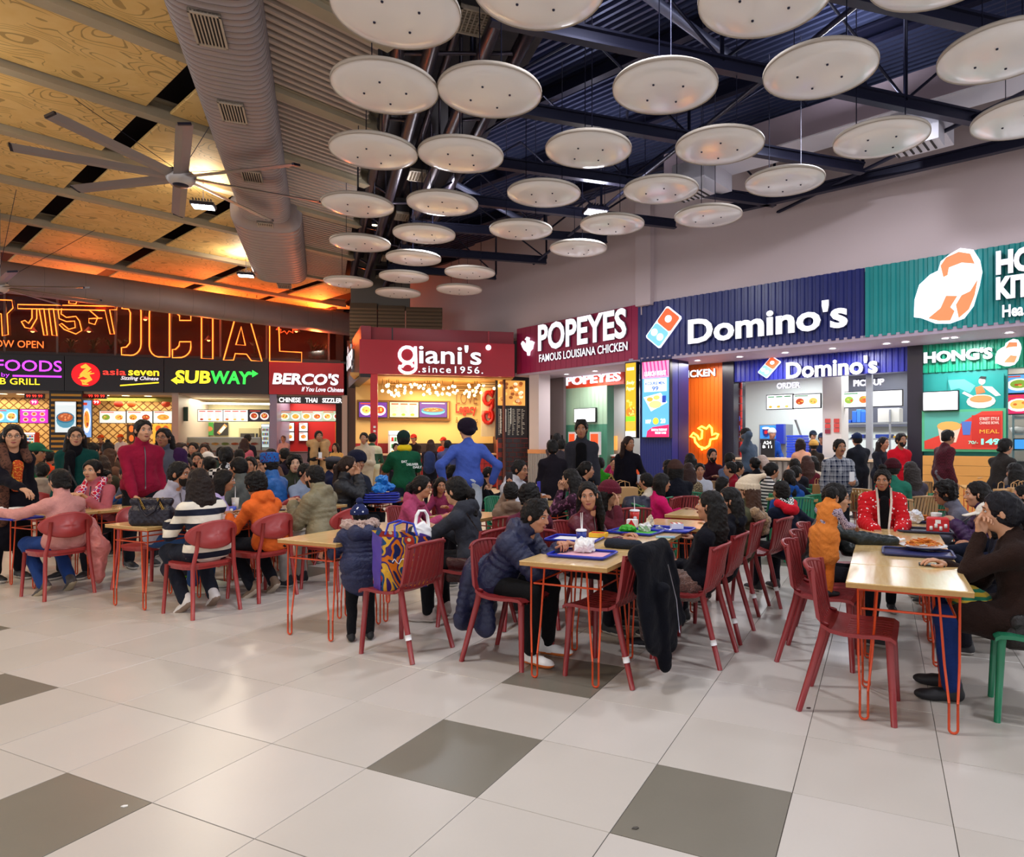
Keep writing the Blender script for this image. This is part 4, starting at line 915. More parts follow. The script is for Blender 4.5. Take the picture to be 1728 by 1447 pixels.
b = MB(); LW.box(b, LW.pu(140, -0.6), LW.pu(289, -0.6), 3.12, 3.30, -1.6, -1.5, mat('#8c8a3a', 0.5)); tag(b.build('ceiling_valance'), 'olive patterned valance over the counter under the dragon sign', 'valance')
# ---------- ice cream kiosk
zg0, zg1, zg2 = 3.46, 4.45, 4.84
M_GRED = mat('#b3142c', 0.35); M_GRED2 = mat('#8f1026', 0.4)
t = thing('shop_sign', 'crimson kiosk fascia with white giani\'s since 1956 lettering', 'sign', GI.w(2, zg0, 0)); b = MB(); GI.box(b, -0.02, GI.L, zg0, zg1, -0.35, 0.0, M_GRED); b.build('sign_panel', t)
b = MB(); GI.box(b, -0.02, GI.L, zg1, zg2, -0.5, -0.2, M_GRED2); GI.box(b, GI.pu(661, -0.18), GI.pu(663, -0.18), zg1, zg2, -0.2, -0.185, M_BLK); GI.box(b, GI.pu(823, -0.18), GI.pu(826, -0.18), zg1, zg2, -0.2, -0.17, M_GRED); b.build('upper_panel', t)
ptxt(GI, "iani's", 708, 614, 708, 581, 707, 812, t, WHITE_L, 0.03, 0.05, 0.015)
b = MB(); b.tube([GI.w(*GI.px(x, y, 0.06), 0.06) for x, y in arc(687, 599, 13, 13, 0, 340, 14)], 0.05, WHITE_L, 8, closed=True); b.build('letter', t)
b = MB(); b.tube([GI.w(*GI.px(x, y, 0.06), 0.06) for x, y in [(701, 585), (702, 612)] + arc(688, 620, 14, 10, 10, -190, 12) + arc(688, 620, 9, 7, 170, 0, 8)], 0.045, WHITE_L, 8); b.build('letter', t)
ptxt(GI, '.since1956.', 708, 629, 708, 617, 706, 815, t, WHITE_L, 0.03, 0.03, 0.01, space=1.25)
u, z = GI.px(824, 587, 0.05); b = MB(); b.ball(tuple(GI.w(u, z, 0.08)), 0.085, WHITE_L, 14, 8); b.build('round_lamp', t)
GS = Frame((-6.07, 19.2), (-7.75, 23.2))
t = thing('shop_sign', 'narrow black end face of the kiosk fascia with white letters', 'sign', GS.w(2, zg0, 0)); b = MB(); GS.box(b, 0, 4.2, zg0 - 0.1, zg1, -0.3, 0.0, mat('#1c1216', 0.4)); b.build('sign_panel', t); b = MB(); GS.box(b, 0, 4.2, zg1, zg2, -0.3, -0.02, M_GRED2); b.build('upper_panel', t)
ptxt(GS, "giani's", 586, 640, 586, 590, 597, 587, t, WHITE_L, 0.02, 0.04, 0.02)
b = MB(); GI.box(b, -0.3, GI.L, zg0 - 0.03, zg0 + 0.06, -4.0, -0.3, mat('#d8a860', 0.6)); struct(b, 'trim_5')
shop_back(GI, 600, 845, 3.6, 0, 3.5, mat('#e6c583', 0.6, emit=0.0), 'wall_kiosk')
b = MB(); GI.box(b, GI.pu(835, -3), GI.pu(838, -3), 0, 3.5, -3.6, -0.6, mat('#5a2a24', 0.5)); struct(b, 'wall_kiosk_side')
t = thing('kiosk_post', 'bright red square post at the front left of the kiosk', 'post', GI.w(GI.pu(631, -0.1), 0, -0.1)); b = MB(); GI.box(b, GI.pu(625, -0.05), GI.pu(637, -0.05), 0, zg0, -0.25, -0.05, mat('#cf1020', 0.3)); b.build('post_body', t); b = MB(); GI.box(b, GI.pu(630, -0.03), GI.pu(634, -0.03), 1.78, 1.84, -0.05, -0.03, mat('#f2eeee', 0.4)); GI.box(b, GI.pu(630, -0.03), GI.pu(634, -0.03), 1.90, 1.96, -0.05, -0.03, mat('#f2eeee', 0.4)); b.build('switch_plates', t)
p = Pan(GI, 602, 675, 760, 709, -3.45); t = thing('screen_frame', 'wide wooden frame around three kiosk menu screens', 'frame', p.c()); b = MB()
p.rect(b, 0, 0, 1, 1, mat('#8a5a22', 0.5), -0.1, 0.1); p.rect(b, 0.02, 0.08, 0.98, 0.9, mat('#d8b470', 0.6), 0.0, 0.01)
b.build('frame_board', t)
for k, (x0, x1, bg, kd) in enumerate([(606, 653, '#5a2a8a', 'dishes'), (658, 706, '#d8c8a8', 'list'), (708, 754, '#4a2a78', 'bowl')]):
 screen(GI, x0, 679, x1, 704, -3.38, ['purple ice cream screen at the left of the wooden frame', 'cream coloured menu screen in the middle of the wooden frame', 'purple screen with an orange bowl at the right of the wooden frame'][k], bg, kd, seed=k)
wt = thing('wall_lettering', 'LOVE Legacy and ice creams lettering on the cream kiosk wall', 'lettering', GI.w(GI.pu(788, -3.5), 2.2, -3.5))
ptxt(GI, 'LOVE', 770, 682, 770, 663, 770, 805, wt, mat('#8a4a14', 0.4), -3.5, 0.03, -0.01); ptxt(GI, 'Legacy', 769, 702, 769, 682, 769, 804, wt, mat('#c8281c', 0.5), -3.5, 0.02, 0.03); ptxt(GI, '& ice creams', 769, 714, 769, 704, 769, 806, wt, mat('#7a5a2a', 0.5), -3.5, 0.01, 0.0, single=True)
p = Pan(GI, 812, 646, 835, 737, -1.6); t = thing('letter_panel', 'cream panel with a big red letter g on it', 'panel', p.c()); b = MB(); p.box(b, mat('#e8d3a8', 0.5), -0.08, 0); b.build('board', t)
b = MB(); b.tube([p.P(x, y, 0.04) for x, y in [(0.85, 0.14), (0.78, 0.2)] + [(0.5 + 0.3 * math.cos(R(a)), 0.29 - 0.11 * math.sin(R(a))) for a in range(20, 340, 30)] + [(0.8, 0.3), (0.8, 0.45)] + [(0.5 + 0.34 * math.cos(R(a)), 0.62 - 0.13 * math.sin(R(a))) for a in range(60, -240, -30)] + [(0.35, 0.56), (0.6, 0.55), (0.62, 0.66)]], 0.07, mat('#d8281c', 0.35), 8); b.build('letter', t)
p = Pan(GI, 838, 640, 888, 741, -0.9); t = thing('menu_board', 'tall kiosk board with lit ice cream picture above a dark price list', 'board', p.c()); b = MB(); p.box(b, mat('#1c1214', 0.4), -0.12, 0, 0.03); b.build('board', t)
b = MB(); p.rect(b, 0.04, 0.02, 0.96, 0.44, glow('#d89a4a', 1.0)); rnd = random.Random(3)
for k in range(26): p.ell(b, rnd.uniform(0.1, 0.9), rnd.uniform(0.06, 0.4), 0.07, 0.03, glow(rnd.choice(['#f2dcb0', '#b8682a', '#e8b860', '#8a4a1c', '#f8e8c8']), 1.0), 0.01, n=8)
b.build('lit_picture', t); b = MB()
for c in range(6):
 y = 0.5
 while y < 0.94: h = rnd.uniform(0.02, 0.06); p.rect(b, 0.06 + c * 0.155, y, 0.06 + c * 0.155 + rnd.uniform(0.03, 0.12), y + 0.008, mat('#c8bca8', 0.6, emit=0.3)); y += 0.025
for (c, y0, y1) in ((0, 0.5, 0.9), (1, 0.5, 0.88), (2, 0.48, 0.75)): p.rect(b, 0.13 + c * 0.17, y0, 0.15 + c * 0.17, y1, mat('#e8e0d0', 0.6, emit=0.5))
b.build('price_list', t)
t = thing('brick_counter', 'dark tiled kiosk end wall with red grout lines below the menu board', 'counter', GI.w(GI.pu(864, -0.8), 0, -0.8)); b = MB(); GI.box(b, GI.pu(840, -0.8), GI.pu(891, -0.8), 0, 1.62, -1.2, -0.82, mat('#8a3028', 0.6)); b.build('core', t)
ua, ub = GI.pu(840, -0.8), GI.pu(891, -0.8)
for r in range(11):
 for c in range(4):
  w = (ub - ua) / 4; b = MB(); u = ua + w * (c + (0.5 if r % 2 else 0)); GI.box(b, max(ua, u + 0.01), min(ub, u + w - 0.01), 0.02 + r * 0.145, 0.145 + r * 0.145, -0.82, -0.80, mat('#2a1a1e', 0.3)); b.build('tile', t)
counter(GI, 612, 838, 1.12, -2.4, -1.7, mat('#3a1a1c', 0.5), mat('#c8a890', 0.4), 'kiosk counter with red tiled front and pale top', None)
t = thing('tiled_front', 'red tiled front of the kiosk counter', 'tiles', GI.w(GI.pu(735, -1.6), 0, -1.6))
ua, ub = GI.pu(690, -1.6), GI.pu(838, -1.6); n = 14
for r in range(5):
 for c in range(n): b = MB(); GI.box(b, ua + (ub - ua) * c / n + 0.008, ua + (ub - ua) * (c + 1) / n - 0.008, 0.04 + r * 0.19, 0.215 + r * 0.19, -1.69, -1.66, mat('#a01e1e', 0.3)); b.build('tile', t)
b = MB(); GI.box(b, GI.pu(600, -3.3), GI.pu(690, -3.3), 0, 1.45, -3.5, -3.3, mat('#9a1a1c', 0.4)); GI.box(b, GI.pu(690, -3.3), GI.pu(838, -3.3), 0, 1.45, -3.5, -3.3, mat('#2a1c1c', 0.4)); tag(b.build('back_panelling'), 'red and dark panelling along the kiosk back wall', 'panelling')
picbox(GI, 655, 727, 690, 790, -2.7, 0.5, mat('#c8ccd8', 0.4), 'drinks_fridge', 'tall glass fridge with blue header inside the kiosk', 'fridge', ex_fridge)
lc = thing('lamp_cluster', 'wide brass rod chandelier with many tiny bulbs over the kiosk counter', 'chandelier', GI.w(GI.pu(720, -1.2), 2.9, -1.2)); rnd = random.Random(11); M_BR = mat('#6a4a1c', 0.3, metal=0.7)
b = MB(); bl = []
for k in range(44):
 u = rnd.uniform(GI.pu(640, -1.3), GI.pu(806, -1.3)); d = rnd.uniform(-2.0, -0.8); z = rnd.uniform(2.98, 3.34); L = rnd.uniform(0.25, 0.8)
 if k % 2: b.tube([GI.w(u, z, d), GI.w(u + L, z, d)], 0.012, M_BR, 5); bl += [GI.w(u, z, d), GI.w(u + L, z, d)]
 else: b.tube([GI.w(u, z, d), GI.w(u, z + (3.4 - z), d)], 0.010, M_BR, 5); bl.append(GI.w(u, z, d))
b.build('brass_rods', lc, kind='stuff'); M_BULB = glow('#ffe2a0', 9)
bm_ = MB(); bm_.ball((0, 0, -0.03), 0.045, M_BULB, 8, 6); bm_ = bm_.mesh('bulb')
for q in bl: put('bulb', bm_, lc, M=Matrix.Translation(q - ORG[lc.name]))
p = GI.w(GI.L / 2, 3.3, -1.7); area(p.x, p.y, p.z, 2.6, 230, (1.0, 0.76, 0.42))
for k, x in enumerate([612, 624]):
 t = thing('downlight', 'small recessed lamp under the left end of the kiosk roof, %s' % ['outer', 'inner'][k], 'lamp', GI.w(GI.pu(x, -0.8), 3.42, -0.8), group='kiosk downlights'); b = MB(); b.lathe([(0, 0), (0.05, 0)], glow('#fff0c0', 9), n=10); b.build('bulb', t, 1)
BK = Frame((-7.4, 22.0), (-2.0, 22.6))
for k, (x0, x1) in enumerate([(590, 637), (638, 684), (685, 747)]):
 b = MB(); ua, ub = BK.pu(x0), BK.pu(x1) - 0.02; z0, z1 = 4.5, [6.08, 6.02, 5.98][k]; BK.box(b, ua, ub, z0, z1, -0.1, -0.02, mat('#5f4830', 0.6)); t = thing('ribbed_wall_panel', 'brown ribbed metal panel above the kiosk roof, %s' % ['leftmost', 'middle', 'rightmost'][k], 'panel', BK.w((ua + ub) / 2, z0, 0), group='ribbed panels above the kiosk'); b.build('sheet', t)
 for r in range(12): b = MB(); BK.box(b, ua, ub, z0 + 0.02 + r * 0.12, z0 + 0.09 + r * 0.12, -0.02, 0.02, mat('#7a5d40', 0.6)); b.build('rib', t)
b = MB(); BK.box(b, BK.pu(590), BK.pu(690), 5.9, 8.0, -0.3, -0.15, mat('#7d766e', 0.8)); struct(b, 'wall_above_kiosk')
# ---------- chicken shop
zr0, zr1 = 3.58, 4.97
def corr(fr, ua, ub, z0, z1, d, m, t, pitch=0.16, dep=0.03, name='sign_panel'):
 """vertical corrugation as real folds"""
 b = MB(); old = []; n = max(2, int((ub - ua) / pitch)); w = (ub - ua) / n; vs = []
 for k in range(n):
  for (f, dd) in ((0, 0), (0.42, 0), (0.55, -dep), (0.87, -dep)): vs.append((ua + (k + f) * w, dd))
 vs.append((ub, 0)); P_ = []
 for (u, dd) in vs: P_ += [fr.w(u, z0, d + dd), fr.w(u, z1, d + dd)]
 b.add(P_, [(2 * i, 2 * i + 2, 2 * i + 3, 2 * i + 1) for i in range(len(vs) - 1)], m)
 fr.box(b, ua, ub, z0, z1, d - 0.3, d - dep - 0.005, m); return b.build(name, t)
t = thing('shop_sign', 'magenta red fascia with white POPEYES FAMOUS LOUISIANA CHICKEN lettering', 'sign', PW.w(2.5, zr0, 0)); b = MB(); ua, ub = PW.pu(872), PW.L
M_PP = mat('#a0204e', 0.4); PW.box(b, ua, ub, zr0, zr1, -0.3, -0.015, mat('#641033', 0.5)); b.build('sign_backing', t)
for k in range(22): b = MB(); w = (ub - ua) / 22; PW.box(b, ua + k * w + 0.004, ua + (k + 1) * w - 0.004, zr0, zr1, -0.02, 0.0, M_PP); b.build('plank', t)
ptxt(PW, 'POPEYES', 910, 594, 910, 549, 910, 1059, t, WHITE_L, 0.02, 0.05, 0.03)
ptxt(PW, 'FAMOUS LOUISIANA CHICKEN', 911, 612, 911, 599, 911, 1060, t, WHITE_L, 0.02, 0.03, 0.012)
CHK = [(0.45, 0.02), (0.62, 0.08), (0.6, 0.2), (0.72, 0.3), (0.78, 0.25), (0.98, 0.35), (0.9, 0.5), (0.86, 0.66), (0.66, 0.78), (0.62, 0.98), (0.5, 0.98), (0.46, 0.8), (0.24, 0.68), (0.1, 0.5), (0.0, 0.32), (0.12, 0.2), (0.28, 0.34), (0.4, 0.36), (0.42, 0.2), (0.3, 0.14)]
p = Pan(PW, 881, 570, 903, 603, 0.02); b = MB(); p.poly(b, CHK, WHITE_L, 0, 0.05); b.build('bird_emblem', t)
b = MB(); PW.box(b, PW.pu(868), PW.L + 0.1, zr0 - 0.06, zr0 + 0.04, -3.6, -0.02, mat('#b3a2b4', 0.6)); struct(b, 'trim_7')
b = MB(); RW.box(b, -0.3, 12, zr0 - 0.06, zr0 + 0.04, -5.5, -0.02, mat('#b3a2b4', 0.6)); struct(b, 'trim_8')
IN = -1.5
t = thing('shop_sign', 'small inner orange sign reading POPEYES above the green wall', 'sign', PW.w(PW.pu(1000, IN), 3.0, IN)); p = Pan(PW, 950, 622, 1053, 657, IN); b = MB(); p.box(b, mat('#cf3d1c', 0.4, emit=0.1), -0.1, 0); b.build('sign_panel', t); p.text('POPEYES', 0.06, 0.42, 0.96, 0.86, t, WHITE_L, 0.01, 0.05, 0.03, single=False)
def vplanks(fr, x0, x1, z0, z1, d, n, m, t, name='plank'):
 ua, ub = fr.pu(x0, d), fr.pu(x1, d)
 for k in range(n): b = MB(); w = (ub - ua) / n; fr.box(b, ua + k * w + 0.004, ua + (k + 1) * w - 0.004, z0, z1, d - 0.03, d, m); b.build(name, t)
t = thing('planked_wall', 'planked wall painted pale green above and deep green below', 'wall', PW.w(PW.pu(988, IN), 0, IN)); b = MB(); PW.box(b, PW.pu(950, IN), PW.pu(1024, IN), 0, zof(PW, 950, 657, IN), IN - 0.3, IN - 0.03, mat('#4a7a62', 0.6)); b.build('backing', t)
zsplit = zof(PW, 980, 717, IN); vplanks(PW, 954, 1024, zsplit, zof(PW, 950, 657, IN), IN, 11, mat('#a7c8ac', 0.5), t); vplanks(PW, 954, 1024, 0, zsplit, IN, 11, mat('#4f9277', 0.5), t); b = MB(); PW.box(b, PW.pu(950, IN), PW.pu(954, IN), 0, zof(PW, 950, 657, IN), IN - 0.3, IN + 0.02, mat('#d8501c', 0.5)); b.build('orange_edge', t)
screen(PW, 969, 691, 1004, 713, IN + 0.1, 'plain white screen on the green planked wall', '#eef2f4', 'blank', 'wall_screen')
for k, (x0, x1) in enumerate([(960, 970), (996, 1010)]):
 t = thing('order_kiosk', 'self order kiosk with orange screen %s the man in the grey jacket' % ['left of', 'right of'][k], 'kiosk', PW.w(PW.pu((x0 + x1) / 2, IN + 0.5), 0, IN + 0.5), group='self order kiosks'); p = Pan(PW, x0, 731, x1, 766, IN + 0.5); b = MB(); p.box(b, mat('#e8e6e4', 0.3), -0.08, 0, 0.03); b.build('casing', t); b = MB(); p.rect(b, 0.06, 0.05, 0.94, 0.95, glow('#e0481c', 1.0)); p.ell(b, 0.5, 0.6, 0.25, 0.2, glow('#8a1a10', 1.0), 0.01); b.build('display', t); b = MB(); PW.box(b, (p.u0 + p.u1) / 2 - 0.1, (p.u0 + p.u1) / 2 + 0.1, 0, p.z0, p.d - 0.1, p.d - 0.02, mat('#d8d6d4', 0.4)); b.build('stand', t)
divider(PW, 893, 909, zr0, -0.55, -0.1, mat('#bcb0b4', 0.6), 'trim_9')
b = MB(); PW.box(b, PW.pu(891, -0.08), PW.pu(912, -0.08), 1.15, 1.27, -0.6, -0.06, mat('#c98a5a', 0.5)); b.build('trim_10', kind='structure')
t = thing('ribbed_dado', 'grey ribbed dado around the pale column beside the kiosk', 'dado', PW.w(PW.pu(901, -0.06), 0, -0.06)); ua, ub = PW.pu(891, -0.07), PW.pu(948, -1.2)
for k in range(14): b = MB(); PW.box(b, ua + k * 0.075, ua + k * 0.075 + 0.055, 0.02, 1.15, -0.1, -0.07, mat('#8d8c90', 0.5)); b.build('rib', t)
shop_back(PW, 905, 951, 1.3, 0, 3.6, mat('#6f6568', 0.8), 'wall_grey')
picbox(PW, 911, 697, 918, 745, -1.25, 0.05, mat('#2a9a94', 0.5), 'framed_picture', 'narrow teal framed picture on the grey wall', 'picture', lambda p, t: (lambda b: (p.rect(b, -0.1, -0.02, 0.0, 1.02, M_BLK), p.rect(b, 1.0, -0.02, 1.1, 1.02, M_BLK), p.ell(b, 0.5, 0.7, 0.3, 0.15, mat('#e0a070', 0.6)), b.build('picture_frame', t)))(MB()))
picbox(PW, 922, 735, 948, 748, -1.25, 0.05, mat('#221a1a', 0.4), 'small_wall_screen', 'small dark screen low on the grey wall', 'screen')
shop_back(PW, 1015, 1110, 3.4, 0, 3.6, mat('#d5d3d6', 0.5), 'wall_white_kitchen')
counter(PW, 1024, 1082, 1.12, -2.6, IN - 0.2, mat('#e0501c', 0.4), mat('#f0eeee', 0.3), 'orange fronted white counter of the chicken shop')
t = thing('menu_boards', 'orange lit menu tower in the white kitchen opening', 'menu', PW.w(PW.pu(1035, -3.2), 0.9, -3.2)); p = Pan(PW, 1030, 736, 1040, 760, -3.2); b = MB(); p.box(b, glow('#e8a050', 0.9)); b.build('display', t)
t = thing('display_pillar', 'navy ribbed pillar standing between the chicken shop and the pizza shop', 'pillar', RW.w(0.3, 0, 0.0)); ua, ub = RW.pu(1080, 0.0), RW.pu(1133, 0.0)
corr(RW, ua, ub, 0, zr0, 0.0, mat('#1c2468', 0.4), t, 0.07, 0.012, 'ribbed_face'); b = MB(); RW.box(b, ua, ub, 0, zr0, -0.8, -0.32, mat('#161c50', 0.4)); b.build('pillar_core', t)
p = Pan(RW, 1084, 612, 1129, 738, 0.12); t = thing('digital_poster', 'tall lit blue and pink digital poster on the navy pillar', 'screen', p.c()); b = MB(); p.box(b, M_BLK, -0.1, 0, 0.03); b.build('casing', t); b = MB(); p.box(b, glow('#58a4d8', 1.05), 0, 0.004); b.build('display', t)
b = MB(); p.rect(b, 0, 0, 1, 0.22, glow('#e88ab0', 1.1));
for k in range(7): p.poly(b, [(k * 0.14, 0), (k * 0.14 + 0.06, 0), (k * 0.14 + 0.12, 0.2), (k * 0.14 + 0.08, 0.2)], glow('#c83a80', 1.1), 0.009)
p.rect(b, 0.08, 0.23, 0.92, 0.40, glow('#f2f6fa', 1.1), 0.008); p.poly(b, [(0.06, 0.47), (0.7, 0.42), (0.94, 0.55), (0.34, 0.66)], glow('#f0f0ea', 1.1), 0.008)
p.ell(b, 0.3, 0.50, 0.12, 0.03, glow('#d8a040', 1.1), 0.014); p.ell(b, 0.55, 0.48, 0.12, 0.03, glow('#e8c060', 1.1), 0.014); p.ell(b, 0.5, 0.57, 0.24, 0.05, glow('#e8d880', 1.1), 0.014); p.rect(b, 0.76, 0.46, 0.9, 0.55, glow('#1c3a9a', 1.1), 0.016); p.ell(b, 0.52, 0.79, 0.11, 0.045, glow('#e8c03a', 1.1), 0.014)
p.poly(b, [(0.16, 1.0), (0.2, 0.92), (0.4, 0.87), (1.0, 0.84), (1.0, 1.0)], glow('#d8205a', 1.1), 0.008); b.build('screen_picture', t)
for (s_, a) in (('LUNCH FEAST', (0.1, 0.13, 0.9, 0.19)), ('4 COURSE MEAL', (0.12, 0.27, 0.88, 0.31)), ('99', (0.38, 0.33, 0.62, 0.39)), ('MRP', (0.14, 0.77, 0.34, 0.82)), ('20', (0.7, 0.76, 0.88, 0.82)), ('DINE IN & TAKEAWAY', (0.36, 0.89, 0.94, 0.92)), ('FROM 11AM', (0.5, 0.93, 0.9, 0.96))): p.text(s_, *a, t, glow('#ffffff' if s_[0] not in '49' else '#2a5ac0', 1.3), 0.014, 0.004, 0.02)
p = Pan(PW, 1056, 614, 1073, 738, 0.12); t = thing('digital_poster', 'tall lit yellow burger poster beside the navy pillar', 'screen', p.c()); b = MB(); p.box(b, M_BLK, -0.1, 0, 0.03); b.build('casing', t); b = MB(); p.box(b, glow('#d8a41c', 1.0), 0, 0.004); b.build('display', t)
b = MB(); p.ell(b, 0.5, 0.66, 0.46, 0.06, glow('#c87820', 1.1), 0.008); p.rect(b, 0.04, 0.72, 0.96, 0.79, glow('#7ac02a', 1.1), 0.012); p.ell(b, 0.5, 0.84, 0.46, 0.07, glow('#e8a030', 1.1), 0.008); p.rect(b, 0, 0.92, 1, 1, glow('#f2efe8', 1.1), 0.010); rnd = random.Random(2)
for k in range(20): p.ell(b, rnd.uniform(0.15, 0.85), rnd.uniform(0.5, 0.7), 0.07, 0.012, glow('#f2c860', 1.1), 0.014, n=7)
b.build('screen_picture', t); p.text('POPEYES', 0.15, 0.06, 0.85, 0.1, t, glow('#ffffff', 1.2), 0.012, 0.004, 0.03); p.text('Smoky', 0.1, 0.24, 0.9, 0.30, t, glow('#fff4c0', 1.2), 0.012, 0.004, 0.01, shear=0.3); p.text('Pepper', 0.1, 0.32, 0.9, 0.38, t, glow('#fff4c0', 1.2), 0.012, 0.004, 0.01, shear=0.3)
t = thing('orange_planked_wall', 'orange planked wall with white LOUISIANA CHICKEN letters', 'wall', RW.w(RW.pu(1182, IN), 0, IN)); b = MB(); RW.box(b, RW.pu(1158, IN), RW.pu(1219, IN), 0, zr0, IN - 0.3, IN - 0.03, mat('#b8400c', 0.6)); RW.box(b, RW.pu(1120, IN), RW.pu(1160, IN), zof(RW, 1133, 650, IN), zr0, IN - 0.2, IN, mat('#e0560f', 0.5)); b.build('backing', t)
vplanks(RW, 1159, 1219, 0, zr0 - 0.06, IN, 9, mat('#e8640f', 0.45), t); ptxt(RW, 'LOUISIANA CHICKEN', 1133, 640, 1133, 628, 1060, 1208, t, WHITE_L, IN + 0.02, 0.04, 0.03)
nb = thing('neon_bird', 'glowing yellow neon outline of a bird on the orange wall', 'neon', RW.w(RW.pu(1187, IN + 0.1), 1.6, IN + 0.1))
neon(RW, nb, [(1165, 737), (1170, 731), (1177, 736), (1180, 742), (1184, 740), (1185, 727), (1178, 723), (1184, 720), (1192, 724), (1197, 718), (1201, 723), (1202, 735), (1207, 732), (1212, 733), (1209, 740), (1199, 742), (1197, 752), (1190, 757), (1180, 754), (1173, 746), (1172, 739)], glow('#ffc83a', 5), IN + 0.08, 0.028, True, 'neon_tube')
neon(RW, nb, [(1184, 757), (1185, 760)], glow('#ffc83a', 5), IN + 0.08, 0.028, False, 'neon_tube')
divider(RW, 1219, 1238, zr0, IN - 0.6, IN + 0.05, mat('#1a1420', 0.25)); divider(RW, 1531, 1557, zr0, IN - 0.6, IN + 0.05, mat('#1a1420', 0.25))
for k, (x0, x1) in enumerate(((1133, 1146), (1147, 1158))): screen(RW, x0, 660, x1, 710, -4.2, 'tall white menu board %s in the opening left of the orange wall' % ['left of the pair', 'right of the pair'][k], '#ece8e4', 'dishes', e=1.0, group='menu boards of the chicken shop')
shop_back(RW, 1110, 1165, 4.4, 0, 3.6, mat('#5c5a60', 0.5), 'wall_chicken_kitchen'); counter(RW, 1134, 1158, 1.12, -2.6, IN - 0.3, mat('#e0560f', 0.4), mat('#eeeeee', 0.3), 'white topped counter left of the orange wall')
picbox(RW, 1134, 722, 1152, 736, -2.2, 0.05, mat('#e6eaf0', 0.3, emit=0.8), 'register_screen', 'white register screen left of the orange wall', 'screen'); picbox(RW, 1134, 742, 1158, 762, -3.6, 0.4, mat('#8c8c90', 0.3, metal=0.6), 'steel_machine', 'steel kitchen machine left of the orange wall', 'machine')
# ---------- pizza shop
M_NAVY = mat('#1a2468', 0.35); M_TEAL = mat('#0f8a8a', 0.4)
t = thing('shop_sign', "large navy corrugated fascia with white DOMINO'S lettering and tile logo", 'sign', RW.w(2.7, zr0, 0)); corr(RW, 0.0, RW.pu(1458), zr0, zr1, 0.0, M_NAVY, t)
ptxt(RW, "Domino's", 1163, 582, 1398, 507, 1163, 1432, t, WHITE_L, 0.02, 0.06, 0.03)
def domino(fr, cs, d, t, th=0.05):
 A = [Vector((fr.px(x, y, d))) for x, y in cs]                 # top, right, bottom, left in (u, z)
 def q(a, c): p = A[0] + (A[1] - A[0]) * a + (A[3] - A[0]) * c; return fr.w(p.x, p.y, d)
 cc = (A[0] + A[1] + A[2] + A[3]) / 4
 def rr(a0, c0, a1, c1, m, o, name):
  e = min(0.08, 0.08); pts = [q(a, c) + fr.n * o for a, c in ((a0 + e, c0), (a1 - e, c0), (a1, c0 + e * .5), (a1, c1 - e * .5), (a1 - e, c1), (a0 + e, c1), (a0, c1 - e * .5), (a0, c0 + e * .5))]
  b = MB(); b.prism(pts, m, fr.n * 0.03); return b.build(name, t if name == 'logo_back' else bk)
 bk = t; bk = rr(0, 0, 1, 1, WHITE_L, 0, 'logo_back'); rr(0.07, 0.035, 0.93, 0.485, glow('#d4582c', 1.0), 0.03, 'red_tile'); rr(0.07, 0.515, 0.93, 0.965, glow('#6fb6cf', 1.0), 0.03, 'blue_tile')
 for (a, c) in ((0.5, 0.24), (0.3, 0.74), (0.7, 0.74)):
  b = MB(); L1, L2 = (A[1] - A[0]), (A[3] - A[0]); r = L1.length * 0.17
  b.prism([q(a + r * math.cos(g) / L1.length, c + r * math.sin(g) / L2.length) + fr.n * 0.06 for g in [2 * math.pi * i / 18 for i in range(18)]], WHITE_L, fr.n * 0.015); b.build('logo_dot', bk)
domino(RW, [(1127, 516), (1152, 536), (1114, 588), (1090, 569)], 0.05, t)
t = thing('shop_sign', "smaller inner blue sign with white DOMINO'S lettering over the pizza counter", 'sign', RW.w(RW.pu(1380, IN), 3.0, IN)); zi = zof(RW, 1238, 645, IN); corr(RW, RW.pu(1238, IN), RW.pu(1531, IN), zi, zr0, IN, mat('#2a2f98', 0.35), t, 0.12, 0.03)
ptxt(RW, "Domino's", 1328, 640, 1470, 600, 1328, 1482, t, WHITE_L, IN + 0.02, 0.05, 0.03); domino(RW, [(1303, 601), (1319, 611), (1293, 641), (1279, 629)], IN + 0.04, t)
shop_back(RW, 1225, 1560, 5.2, 0, 3.6, mat('#cfd6d2', 0.5), 'wall_pizza_kitchen')
b = MB(); RW.box(b, RW.pu(1421, -5.0), RW.pu(1545, -5.0), 1.9, 3.5, -5.2, -5.0, mat('#4a4c58', 0.5)); struct(b, 'wall_panel_dark')
divider(RW, 1388, 1420, 3.5, -3.2, -2.7, mat('#cbc4be', 0.6));
t = thing('red_tiled_pier', 'red tiled side pier with round blue badges at the left of the pizza counter', 'tiles', RW.w(RW.pu(1246, IN - 0.3), 0, IN - 0.3)); ua, ub = RW.pu(1239, IN - 0.3), RW.pu(1252, IN - 0.3)
for r in range(16):
 for c in range(3): b = MB(); w = (ub - ua) / 3; RW.box(b, ua + c * w + 0.006, ua + (c + 1) * w - 0.006, 0.2 + r * 0.19, 0.375 + r * 0.19, IN - 0.33, IN - 0.3, mat('#d23c34', 0.35)); b.build('tile', t)
for k, y in enumerate((707, 723, 741)):
 p = Pan(RW, 1241, y - 8, 1249, y + 8, IN - 0.28); b = MB(); p.ell(b, 0.5, 0.5, 0.5, 0.5, mat('#2a5ab0', 0.4), 0, 0.02, 16); b.build('badge', t); p.text(['HOT', 'FRESH', 'DINE'][k], 0.2, 0.4, 0.8, 0.6, t, mat('#f0f0f0', 0.5), 0.024)
counter(RW, 1238, 1531, 1.11, -2.4, IN + 0.05, mat('#6b625c', 0.6), mat('#c9aa88', 0.4), 'long pizza counter with grey ribbed front and pale wooden top', mat('#7d746c', 0.6))
